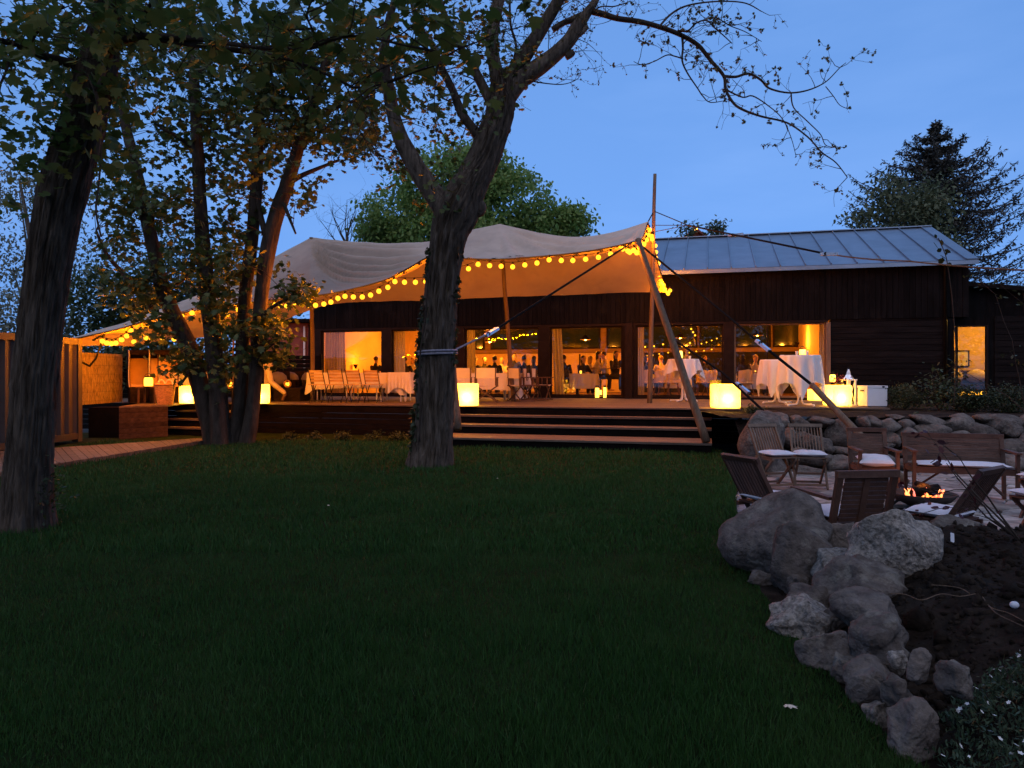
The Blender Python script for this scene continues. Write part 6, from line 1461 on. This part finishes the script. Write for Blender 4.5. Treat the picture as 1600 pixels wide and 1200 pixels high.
# ---- many stemmed maple at the left
TM_ = 15.6
T2 = tree_root('maple_tree', G(345, TM_), 'leafy maple with four dark stems in front of the left end of the terrace', 'tree')
MS = [[(334, 700, 31), (330, 670, 29), (319, 630, 27), (306, 580, 26), (292, 535, 25), (268, 485, 23), (250, 435, 21), (240, 390, 20), (230, 345, 19), (220, 300, 18, .1), (208, 245, 16, .2), (196, 195, 14, .3), (182, 130, 11, .4), (170, 60, 8, .5)],
 [(346, 700, 32), (343, 660, 29), (341, 620, 27), (337, 575, 25), (332, 525, 25), (326, 475, 24), (322, 430, 22), (317, 380, 21), (313, 320, 19), (310, 255, 18, -.1), (306, 180, 16, -.2), (303, 100, 13, -.3), (300, 20, 10, -.4)],
 [(362, 700, 26), (369, 665, 23), (375, 620, 21), (378, 570, 20), (380, 510, 19), (384, 450, 19), (391, 400, 19), (397, 340, 18), (401, 280, 18), (404, 200, 15, .2), (410, 120, 12, .3), (418, 30, 9, .4)],
 [(384, 700, 25), (392, 660, 22), (397, 615, 20), (401, 560, 20), (405, 500, 20), (411, 440, 21), (420, 385, 24), (432, 335, 23), (448, 290, 21), (462, 245, 18, -.2), (478, 190, 15, -.3), (498, 130, 12, -.5), (520, 60, 9, -.6)]]
stem_pts = []
for k, pts in enumerate(MS): p, r = add_limb(T2, 'trunk', pts, TM_ + (.0, -.1, .1, 0)[k], M['barkm'], 36, 8, .014, 6, .04); stem_pts += p[8:]
MB_ = [[(238, 480, 9), (215, 455, 8), (190, 425, 7), (165, 395, 6, -.3), (150, 360, 4, -.5)], [(250, 450, 7), (282, 440, 6), (300, 420, 5)], [(420, 385, 11), (408, 340, 9), (402, 300, 7)], [(446, 290, 9), (470, 275, 8), (500, 262, 6, .3), (530, 250, 4, .5)], [(470, 215, 8), (505, 180, 7, -.4), (545, 160, 5, -.6), (580, 150, 3, -.8)],
 [(404, 500, 7), (425, 480, 6, -.3), (448, 468, 5, -.5), (470, 462, 3, -.7)], [(400, 560, 6), (415, 545, 5, -.3), (430, 535, 4, -.5)], [(300, 560, 5), (290, 590, 4, -.3), (278, 600, 3, -.4)], [(310, 240, 8), (280, 215, 6, -.4), (250, 200, 4, -.7)], [(208, 245, 8), (180, 235, 6, .3), (150, 225, 4, .6)], [(304, 120, 8), (335, 90, 6, .4), (370, 70, 4, .7)], [(440, 310, 7), (452, 340, 5, -.3), (462, 365, 3, -.5)], [(484, 170, 6), (520, 210, 5, .3), (560, 235, 3, .5)]]
for pts in MB_: p, r = add_limb(T2, 'branch', pts, TM_, M['barkm'], 8, 4); stem_pts += p
EL = [(240, 60, 130, 80, 150), (380, 80, 130, 90, 170), (500, 80, 110, 90, 160), (260, 190, 110, 80, 120), (400, 190, 90, 80, 120), (520, 185, 75, 55, 110), (205, 300, 70, 60, 60), (280, 320, 80, 50, 90), (370, 300, 50, 60, 50), (440, 235, 60, 50, 70), (200, 400, 65, 55, 55), (290, 400, 60, 45, 60), (360, 385, 45, 55, 45), (230, 470, 60, 40, 38), (330, 465, 45, 40, 34), (420, 440, 45, 45, 48), (465, 455, 32, 24, 26), (425, 530, 32, 40, 50), (285, 560, 30, 32, 22), (345, 570, 40, 40, 18), (360, 500, 40, 40, 30), (470, 285, 34, 40, 26), (240, 520, 30, 30, 14), (545, 215, 55, 32, 40), (450, 140, 70, 60, 90), (330, 230, 50, 50, 50), (590, 130, 50, 60, 50)]
cen = []
for cx, cyy, rx, ry, n in EL:
    k = 0
    while k < n:
        a = rng.uniform(-1, 1, 3)
        if (a ** 2).sum() > 1: continue
        px, py = cx + a[0] * rx, cyy + a[1] * ry; d = TM_ + a[2] * 1.9 * (1 if py < 420 else .55) - (.3 if py > 420 else 0); q = P(px, py, d); k += 1
        if noise.noise(q * .9) < -.12: continue
        cen.append(q)
tw3 = MB(); sp = np.array([tuple(p) for p in stem_pts])
for q in cen[::2]:
    dd = np.linalg.norm(sp - np.array(q), axis=1); j = int(dd.argmin())
    if dd[j] < 2.2: a = Vector(sp[j]); m_ = (a + q) / 2 + Vector((random.gauss(0, .08), random.gauss(0, .08), .1)); tw3.tube([a, m_, q], [.009, .006, .003], 4, cap=False)
tw3.part('twig', M['twig'], T2, kind='stuff')
pts = cluster_pts([tuple(c) for c in cen], 10, .135); order = rng.permutation(len(pts)); big = pts[order[:285]]; rest = pts[order[285:]]
V, F = scatter(rest, .128, 'maple', .55); tris('foliage', V, F, M['maple'], T2, 'stuff')
lt = []
for k in range(4):
    V, F = scatter(np.zeros((1, 3)), .14, 'maple', .5, .1); me = bpy.data.meshes.new('leaf'); me.from_pydata([tuple(v) for v in V], [], [tuple(int(i) for i in f) for f in F]); me.materials.append(M['maple']); me.update(); lt.append(me)
inv = WM[T2.name].inverted()
for k, q in enumerate(big): link('leaf', lt[k % 4], T2, inv @ Vector(q), (0, 0, random.uniform(0, 6.28)))
# ---- left foreground tree
TL = 6.95
T3 = tree_root('tree', G(40, TL), 'nearest tree at the left edge, thick dark trunk leaning right', 'tree')
add_limb(T3, 'trunk', [(40, 828, 74), (43, 760, 66), (47, 700, 62), (51, 650, 61), (54, 600, 61), (59, 550, 60), (64, 500, 59), (71, 450, 60), (78, 400, 61), (87, 350, 63), (98, 300, 66), (112, 250, 64), (128, 200, 62), (140, 150, 58), (152, 105, 54), (162, 60, 46), (171, 10, 40), (180, -60, 34), (190, -160, 26)], TL, bk, 150, 22, .022, 10, .15)
LL = [[(146, 104, 24), (125, 103, 17), (100, 96, 14, -.2), (70, 88, 13, -.4), (42, 76, 11, -.6), (15, 66, 9, -.8), (-40, 60, 8, -1)], [(148, 112, 26), (162, 88, 20, -.1), (178, 70, 17, -.2), (198, 60, 14, -.3), (230, 58, 12, -.5), (270, 64, 10, -.7), (320, 72, 9, -.9), (380, 80, 8, -1.1), (430, 88, 6, -1.3), (480, 102, 5, -1.5), (530, 126, 4, -1.6), (560, 137, 3.4, -1.7), (610, 128, 3, -1.8), (650, 112, 2.4, -1.9), (690, 100, 1.6, -2)],
 [(215, 58, 10, -.4), (260, 58, 9, -.7), (320, 62, 8, -1), (400, 74, 6, -1.4), (480, 76, 5, -1.8), (520, 62, 4, -2), (560, 56, 3.4, -2.1), (620, 68, 2.6, -2.2), (700, 86, 1.8, -2.3)], [(217, 58, 8, -.4), (222, 30, 7, -.6), (238, 0, 6, -.8), (250, -60, 5, -1)], [(42, 78, 6, -.6), (55, 55, 5, -.9), (75, 30, 4, -1.1), (100, 10, 3, -1.3)], [(20, 66, 5, -.8), (10, 110, 4, -1), (-10, 150, 3, -1.2)], [(500, 76, 4, -1.8), (490, 50, 3, -2), (480, 20, 2.5, -2.2), (500, -20, 2, -2.4)], [(172, 30, 18), (215, -30, 14, -.6), (290, -120, 12, -1.4), (400, -220, 10, -2.4)], [(172, 0, 18), (120, -80, 14, -.8), (60, -180, 12, -1.8)]]
lp_ = []
for pts in LL: p, r = add_limb(T3, 'limb', pts, TL, M['twig'], 12, 5, .003, 4); lp_ += p
b = MB(); b.tube(catmull([tuple(P(x, y, TL - .33)) for x, y in ((151, 250), (155, 215), (157, 185), (152, 155), (148, 140))], 4), .016, 7); b.tube(catmull([tuple(P(x, y, TL - .34)) for x, y in ((148, 141), (156, 128), (164, 112))], 4), .014, 7); b.tube(catmull([tuple(P(x, y, TL - .34)) for x, y in ((147, 140), (141, 128), (135, 113))], 4), .007, 7)
b.tube(catmull([tuple(P(x, y, TL - .15)) for x, y in ((156, 190), (158, 240), (154, 290), (150, 330), (158, 370))], 4), .010, 6); b.part('climber_stem', M['pole'], T3, True)
tips3 = []; tw4 = MB()
for i in range(0, len(lp_), 2): grow(tw4, lp_[i], (random.gauss(0, 1), random.gauss(-.2, .7), random.uniform(-.5, .7)), random.uniform(.3, .7), .006, 1, tips3, -.05, .4, 5, 2)
tw4.part('twig', M['twig'], T3, kind='stuff')
def box_pts(x0, x1, y0, y1, d0, d1, n, thr=-.1, sc=1.3):
    o = []
    while len(o) < n:
        d = random.uniform(d0, d1); q = P(random.uniform(x0, x1), random.uniform(y0, y1), d)
        if noise.noise(q * sc) > thr: o.append(tuple(q))
    return o
near = box_pts(-30, 560, -60, 50, 3.9, 5.6, 26) + box_pts(240, 700, -50, 95, 4.2, 5.4, 22) + box_pts(-30, 130, 30, 200, 4.2, 6.0, 14) + [tuple(q) for q, d in tips3[::3] if q.z > 3.2]
mid_ = box_pts(-40, 330, -60, 230, 6.2, 8.2, 34, -.05) + box_pts(-40, 90, 180, 330, 6.3, 8, 16, -.05) + box_pts(90, 240, 110, 260, 6.4, 7.6, 40)
pn = cluster_pts(near, 5, .11); order = rng.permutation(len(pn)); big = pn[order[:290]]; V, F = scatter(pn[order[290:]], .098, 'maple', .45); tris('foliage', V, F, M['nearleaf'], T3, 'stuff')
V, F = scatter(cluster_pts(mid_, 9, .13), .095, 'maple', .5); tris('foliage', V, F, M['nearleaf'], T3, 'stuff')
lt3 = []
for k in range(4):
    V, F = scatter(np.zeros((1, 3)), .105, 'maple', .4, .15); me = bpy.data.meshes.new('leaf'); me.from_pydata([tuple(v) for v in V], [], [tuple(int(i) for i in f) for f in F]); me.materials.append(M['nearleaf']); me.update(); lt3.append(me)
inv = WM[T3.name].inverted()
for k, q in enumerate(big): link('leaf', lt3[k % 4], T3, inv @ Vector(q), (0, 0, random.uniform(0, 6.28)))
# the same crown closes over the lawn and the camera, added out of view for its shade
ov = []
while len(ov) < 1500:
    x, y, z = random.uniform(-8.5, 4.2), random.uniform(-6.5, 9.5), random.uniform(5.6, 10)
    if z < 1.46 + y * .60 + .9: continue
    if noise.noise(Vector((x, y, z)) * .5) > -.18: ov.append((x, y, z))
V, F = scatter(cluster_pts(ov, 8, .26), .23, 'oval', .4); tris('foliage', V, F, M['nearleaf'], T3, 'stuff')
# low growth at the foot of the tree
pts = np.array([tuple(P(x, y, TL - random.uniform(-.1, .35))) for x, y in zip(rng.normal(82, 14, 160), rng.normal(770, 22, 160)) if y < 826]); V, F = scatter(pts, .045, 'oval', .2); tris('foliage', V, F, M['ivy'], T3, 'stuff')
# ---------------------------------------------------------------- background trees
def crown_tree(name, base, z0, ell, n, per, leaf, kind, m, label, trunk_r=.25, cl=.5, group='trees behind the building', droop=.4, core=True, cat='tree', shell=.55, bark='bark', lim=True):
    r = tree_root(name, base, label, cat, group); base = Vector(base); top = max(e[0].z + e[1][2] * .3 for e in ell)
    b = MB(); b.tube([base, base + Vector((.1, 0, (top - base.z) * .5)), Vector((ell[0][0].x, ell[0][0].y, top))], [trunk_r, trunk_r * .8, trunk_r * .25], 12); b.part('trunk', M[bark], r, True)
    cs = []; tot = sum(e[2] for e in ell)
    tb_ = MB()
    for c, rad, wgt in ell:
        k = 0
        while k < n * wgt / tot:
            v = rng.normal(0, 1, 3); v /= np.linalg.norm(v); rr = rng.uniform(shell, 1) ** .6; q = Vector(c) + Vector((v[0] * rad[0], v[1] * rad[1], v[2] * rad[2])) * rr * (1 + .16 * noise.noise(Vector(v) * 3 + Vector(c)))
            k += 1
            if noise.noise(q * (.9 / max(.3, cl))) < -.25: continue
            cs.append(tuple(q))
        if lim: tb_.tube([base.lerp(Vector((base.x, base.y, top)), .5), (base + Vector(c)) / 2 + Vector((0, 0, (c.z - base.z) * .2)), c], [trunk_r * .45, trunk_r * .3, trunk_r * .1], 6)
    if lim: tb_.part('limb', M[bark], r, True, kind='stuff')
    V, F = scatter(cluster_pts(cs, per, cl * .45), leaf, kind, droop); tris('crown', V, F, M[m], r, 'stuff'); return r
def E_(px, py, d, rx, ry, w=1.0, rz=None): return (P(px, py, d), (rx / K * d, (rz or rx) / K * d, ry / K * d), w)
d = 40; crown_tree('chestnut_tree', G(740, d), 0, [E_(700, 290, d, 85, 65, 1.2), E_(790, 320, d, 75, 60, 1.1), E_(640, 340, d, 70, 52, 1), E_(745, 275, d, 55, 45, .7), E_(885, 352, d, 32, 28, .5), E_(600, 365, d, 38, 26, .5), E_(830, 365, d, 50, 40, .7), E_(720, 380, d, 120, 50, 1)], 2600, 15, .24, 'oval', 'chestnut', 'large full round green tree rising behind the tent peaks', .5, .8, droop=.7, bark='barkm')
# spruce with tiered, upturned boughs
d = 34; sx, top = 1462, 186
r = tree_root('spruce_tree', G(sx, d), 'tall dark spruce with ragged tiers of boughs, right behind the roof end', 'tree', 'trees behind the building'); b = MB(); b.tube([G(sx, d), P(sx, 300, d), P(sx, top, d)], [.3, .16, .015], 10); b.part('trunk', M['bark'], r, True)
npts = []; bb = MB()
for lev in range(15):
    py = 200 + 19.5 * lev; L0 = np.interp(py, [196, 207, 226, 250, 275, 300, 340, 400, 480], [4, 13, 38, 62, 90, 120, 140, 146, 148]) / K * d; nb_ = 6 if lev < 2 else 10
    for k in range(nb_):
        a = k * 6.283 / nb_ + lev * .9 + random.uniform(-.25, .25); Lr = L0 * random.choice((.7, .9, 1, 1.08)) * random.uniform(.9, 1.08); p0 = P(sx, py + random.uniform(-4, 4), d); out = Vector((math.cos(a), math.sin(a), 0)); sd = Vector((-out.y, out.x, 0))
        pts = [p0 + out * Lr * t + Vector((0, 0, Lr * (-.30 * t + .16 * t * t + .34 * t ** 3 + .10))) for t in [j / 10 for j in range(11)]]
        bb.tube(pts, [.05 * (1 - t / 11) + .008 for t in range(11)], 4, cap=False)
        for j in range(1, 11):
            for side in (-1, 1, 0):
                w = Lr * .24 * (1 - j / 10.5) * random.uniform(.5, 1.1) * abs(side) + .02; q0 = pts[j - 1].lerp(pts[j], random.random()); q1 = q0 + sd * side * w + out * w * .7 + Vector((0, 0, -.10 * w + (.12 if side == 0 else 0)))
                nn = int(5 + 26 * w)
                for _ in range(nn): t = random.random(); npts.append(tuple(q0.lerp(q1, t) + Vector((random.gauss(0, .05), random.gauss(0, .05), random.gauss(-.05, .06)))))
bb.part('bough', M['bark'], r, kind='stuff'); V, F = scatter(np.array(npts), .20, 'diamond', .3); tris('needles', V, F, M['spruce'], r, 'stuff')
d = 30; crown_tree('birch_tree', G(1425, d), 0, [E_(1405, 340, d, 48, 45, 1), E_(1445, 340, d, 38, 48, 1), E_(1386, 300, d, 22, 30, .35), E_(1455, 310, d, 26, 35, .5), E_(1345, 345, d, 22, 18, .3), E_(1440, 390, d, 60, 40, .7)], 800, 9, .17, 'oval', 'palegreen', 'loose pale green tree in front of the spruce, behind the roof ridge', .14, .7, shell=.2, droop=.6)
d = 44; crown_tree('birch_tree', G(1085, d), 0, [E_(1072, 362, d, 14, 14, 1), E_(1118, 358, d, 12, 14, 1)], 90, 9, .22, 'oval', 'palegreen', 'two small leafy treetops peeping over the ridge beside the brick gable', .12, .5, lim=False, shell=.1)
d = 26; crown_tree('birch_tree', G(60, d), 0, [E_(30, 300, d, 70, 70, 1), E_(90, 300, d, 60, 60, .8), E_(20, 420, d, 60, 70, .9), E_(120, 420, d, 60, 70, .9)], 800, 7, .13, 'oval', 'birch', 'pale twiggy birch behind the nearest trunk at the left', .16, .8, shell=.1, droop=.8)
for i, (px, py, d, rx, ry, lab) in enumerate(((50, 500, 25, 90, 50, 'pale hazy bush behind the container'), (190, 470, 24, 80, 70, 'dark leafy tree behind the reed screen'), (290, 440, 25, 80, 90, 'dark leafy tree behind the many stemmed maple'), (390, 480, 26, 70, 80, 'dark tree left of the tent peak'), (230, 560, 23.6, 120, 26, 'low dark hedge right behind the board fence'))):
    crown_tree('bush' if i in (0, 4) else 'tree', G(px, d), 0, [E_(px, py, d, rx, ry, 1), E_(px + 30, py + 40, d + .4, rx * .8, ry * .6, .7)], 900 if i else 600, 8, .16, 'oval', 'birch' if i == 0 else 'darkleaf', lab, .12, .7, shell=.3, cat='bush' if i in (0, 4) else 'tree', group='trees behind the terrace')
wc_ = []; wm = MB()  # unseen tree row added to darken the pane reflections and the facade
for k in range(9):
    x = -24 + k * 6 + random.uniform(-1, 1); y = -13 - random.uniform(0, 4); wm.tube([(x, y, 0), (x, y, 5)], .2, 8)
    for _ in range(380):
        v = rng.normal(0, 1, 3); v /= np.linalg.norm(v); wc_.append((x + v[0] * 3.6 * rng.uniform(.4, 1), y + v[1] * 2.6 * rng.uniform(.4, 1), 4.3 + v[2] * 4.0 * rng.uniform(.4, 1)))
wd = empty('unseen_trees', (0, -14, 0), 'dark row of unseen trees behind the photographer, added for the reflections in the panes', 'trees', kind='stuff'); V, F = scatter(cluster_pts(wc_, 9, .72), .36, 'oval', .4); tris('crown', V, F, M['darkleaf'], wd, 'stuff'); wm.part('trunk', M['bark'], wd, kind='stuff')
# bare twiggy tree left of the chestnut
d = 36; r = tree_root('bare_tree', G(540, d), 'thin bare twiggy tree between the left tent peak and the big round tree', 'tree', 'trees behind the building'); b = MB(); b.tube([G(540, d), P(541, 420, d), P(543, 370, d)], [.14, .10, .06], 8); b.part('trunk', M['bark'], r, True); b = MB(); tps = []
for k in range(9): grow(b, P(541, 400 - k * 4, d), (random.uniform(-.7, .7), random.uniform(-.4, .4), 1), random.uniform(1.3, 2.4), .035, 2, tps, .05, .25, 6, 3)
b.part('twig', M['twig'], r, kind='stuff')
# ---------------------------------------------------------------- shrubs on the ledge
def shrub(px, d, w, h, label, m='shrub', leaf=.05, kind='oval', n=260, per=7, zb=LED, spiky=False, name='shrub', cl=.16):
    w_, h_ = w / K * d, h / K * d; base = G(px, d, zb - .02); c = base + Vector((0, 0, h_ * .48))
    r = tree_root(name, base, label, 'shrub', 'shrubs along the building'); b = MB(); tps = []
    for k in range(7): grow(b, base, (random.gauss(0, .5), random.gauss(0, .5), 1), h_ * .95, .012, 1, tps, .0, .25, 5, 2)
    b.part('stem', M['twig'], r); cs = []
    while len(cs) < n:
        v = rng.uniform(-1, 1, 3); s = np.linalg.norm(v)
        if s > 1 or s < .35: continue
        q = c + Vector((v[0] * w_ / 2, v[1] * w_ / 2, v[2] * h_ / 2)) * (1 + .25 * noise.noise(Vector(v) * 2.5 + base)); 
        if noise.noise(q * 4) > -.3: cs.append(tuple(q))
    cs += [tuple(q) for q, dd in tps]
    V, F = scatter(cluster_pts(cs, per, cl * .4), leaf, kind, -.5 if spiky else .3); tris('foliage', V, F, M[m], r, 'stuff')
shrub(1412, 16.2, 52, 40, 'round juniper like shrub right of the white box', leaf=.06, kind='diamond', spiky=True)
shrub(1470, 15.6, 44, 62, 'loose upright leafy shrub left of the small lit window', leaf=.085, n=70, per=5, cl=.3)
shrub(1512, 15.2, 44, 40, 'dark round clipped shrub under the small lit window', m='ivy', leaf=.04, n=420)
shrub(1572, 15.0, 66, 42, 'dark round shrub right of the small lit window', m='ivy', leaf=.04, n=480)
shrub(1180, 14.6, 34, 9, 'low green plants at the foot of the right glowing cube', leaf=.05, n=50)
for k, (px, lab) in enumerate(((452, 'small bedding plant under the terrace edge, left of the trunk'), (492, 'small pale bedding plant below the left tent pole'), (536, 'small bedding plant in the strip before the black terrace front'), (585, 'small leafy bedding plant nearer the trunk'), (622, 'small bedding plant right beside the trunk'))):
    shrub(px, 16.2, 16, 9, lab, leaf=.05, n=26, zb=.02, name='bedding_plant')
# branch tip of a climber against the roof corner
r = tree_root('shrub', G(1478, 14.6, LED), 'thin dark climber shoot with big leaves reaching over the roof corner', 'shrub', 'shrubs along the building'); b = MB(); b.tube(catmull([tuple(P(x, y, 14.6)) for x, y in ((1490, 636), (1494, 560), (1488, 470), (1480, 410), (1474, 390), (1466, 372))], 5), .010, 6); b.part('stem', M['twig'], r, True)
V, F = scatter(np.array([tuple(P(x, y, 14.6)) for x, y in ((1458, 378), (1464, 372), (1471, 374), (1466, 388), (1475, 390), (1480, 398), (1473, 402), (1483, 418), (1478, 405))]), .16, 'oval', .1); tris('foliage', V, F, M['ivy'], r)
r = tree_root('shrub', G(1585, 11.9, LED), 'sparse dark twigs with reddish leaves hanging in at the right edge', 'shrub', 'shrubs along the building'); b = MB(); tps = []
for k in range(7): grow(b, G(1612, 12.6, LED - .02), (random.gauss(-.25, .3), random.gauss(0, .2), 1), random.uniform(1.4, 2.4), .012, 1, tps, -.02, .3, 6, 2)
b.part('stem', M['twig'], r); V, F = scatter(cluster_pts([tuple(q) for q, dd in tps], 5, .06), .075, 'oval', .3); tris('foliage', V, F, M['ivy'], r, 'stuff')
r = tree_root('shrub', soil_path([(1590, 870)], 0)[0], 'dark red leaved twigs growing from the planting bed in front of the bench', 'shrub', 'shrubs along the building'); b = MB(); tps = []; bs = Vector(soil_path([(1592, 850)], 0)[0])
for dx, dy, L in ((-.55, .1, .85), (-.75, .0, .75), (-.35, .2, .95), (-.95, .1, .55)): grow(b, bs, (dx, dy, .55), L, .008, 1, tps, -.12, .3, 7, 2)
b.part('stem', M['twig'], r); V, F = scatter(cluster_pts([tuple(q) for q, dd in tps], 3, .03), .05, 'oval', .2); tris('foliage', V, F, M['darkred'], r, 'stuff')
# flowering cushion in the lower right corner
cp = empty('flowering_cushion_plant', (2.0, 2.6, .1), 'low cushion plant with many small white flowers in the lower right corner', 'plant')
cs, fl = [], []
while len(cs) < 2300:
    x, y = random.uniform(1.55, 3.2), random.uniform(1.6, 3.15); e = (x - 2.30) ** 2 / .82 ** 2 + (y - 2.25) ** 2 / .90 ** 2
    if e > 1 + .2 * noise.noise(Vector((x * 3, y * 3, 0))): continue
    h = .20 * math.sqrt(max(0, 1.02 - min(1, e))) + .03; cs.append((x, y, soil_z(x, y) + h * random.uniform(.5, 1.05)))
    if random.random() < .17 and y > 1.9: fl.append(Vector((x, y, soil_z(x, y) + h + .03)))
V, F = scatter(cluster_pts(cs, 9, .022), .026, 'diamond', -.6); tris('foliage', V, F, M['cover'], cp, 'stuff')
fmb = MB()
for k in range(5):
    a = k * 1.2566; c_, s_ = math.cos(a), math.sin(a); fmb.add([(0, 0, 0), (.006 * c_ - .006 * s_, .006 * s_ + .006 * c_, .002), (.014 * c_, .014 * s_, .003), (.006 * c_ + .006 * s_, .006 * s_ - .006 * c_, .002)], [(0, 1, 2, 3)])
fme_ = fmb.mesh('flower', M['petal']); inv = WM[cp.name].inverted()
for q in fl[:290]: link('flower', fme_, cp, inv @ q, (random.gauss(.3, .4), random.gauss(0, .4), random.uniform(0, 6)), scale=(random.uniform(.55, .9),) * 3)
# ---------------------------------------------------------------- neighbour houses
d = 46; r = empty('brick_house', G(1097, d), 'dark red gabled house whose peak shows above the metal roof', 'house'); pk_ = P(1085, 357, d); hw = 48 / K * d
b = MB(); z1 = pk_.z - 1.5; b.add([(pk_.x - hw, d, 0), (pk_.x + hw, d, 0), (pk_.x + hw, d, z1), (pk_.x, d, pk_.z - .15), (pk_.x - hw, d, z1), (pk_.x - hw, d + 7, 0), (pk_.x + hw, d + 7, 0), (pk_.x + hw, d + 7, z1), (pk_.x, d + 7, pk_.z - .15), (pk_.x - hw, d + 7, z1)], [(0, 1, 2, 3, 4), (5, 6, 7, 8, 9), (0, 4, 9, 5), (1, 2, 7, 6)]); b.part('wall', M['brick'], r)
for s in (-1, 1): b = MB(); b.add([(pk_.x, d - .4, pk_.z), (pk_.x + s * (hw + .3), d - .4, z1 - .2), (pk_.x + s * (hw + .3), d + 7.3, z1 - .2), (pk_.x, d + 7.3, pk_.z), (pk_.x, d - .4, pk_.z - .14), (pk_.x + s * (hw + .3), d - .4, z1 - .34), (pk_.x + s * (hw + .3), d + 7.3, z1 - .34), (pk_.x, d + 7.3, pk_.z - .14)], [(0, 1, 2, 3), (4, 5, 6, 7), (0, 1, 5, 4), (1, 2, 6, 5), (2, 3, 7, 6)]); b.part('roof', M['redroof'], r)
b = MB(); b.box((pk_.x, d - .04, pk_.z - .95), (.8, .06, .7)); b.part('window', M['nightglass'], r)
for k in range(6): b = MB(); b.ball((pk_.x - .62 + k * .13, d - .5, pk_.z - .62 + k * .10), .045, 2); b.part('light_bulb', M['candle'], r)
d = 25; r = empty('brick_outbuilding', G(440, d), 'dim brick outbuilding with white downpipe, left of the restaurant', 'building'); p0, p1 = G(380, d), G(482, d); b = MB(); b.box(((p0.x + p1.x) / 2, d + 1.2, 1.6), (p1.x - p0.x, 2.4, 3.2)); b.part('wall', M['brick'], r)
b = MB(); b.tube([(p1.x - .12, d - .07, 0), (p1.x - .12, d - .07, 3.1)], .035, 10); b.part('downpipe', M['whitemetal'], r, True); b = MB(); b.box(((p0.x + p1.x) / 2, d + 1.1, 3.27), (p1.x - p0.x + .3, 2.8, .12)); b.part('roof', M['black'], r)
for o in [o for o in bpy.data.objects if o.users == 0]: bpy.data.objects.remove(o)
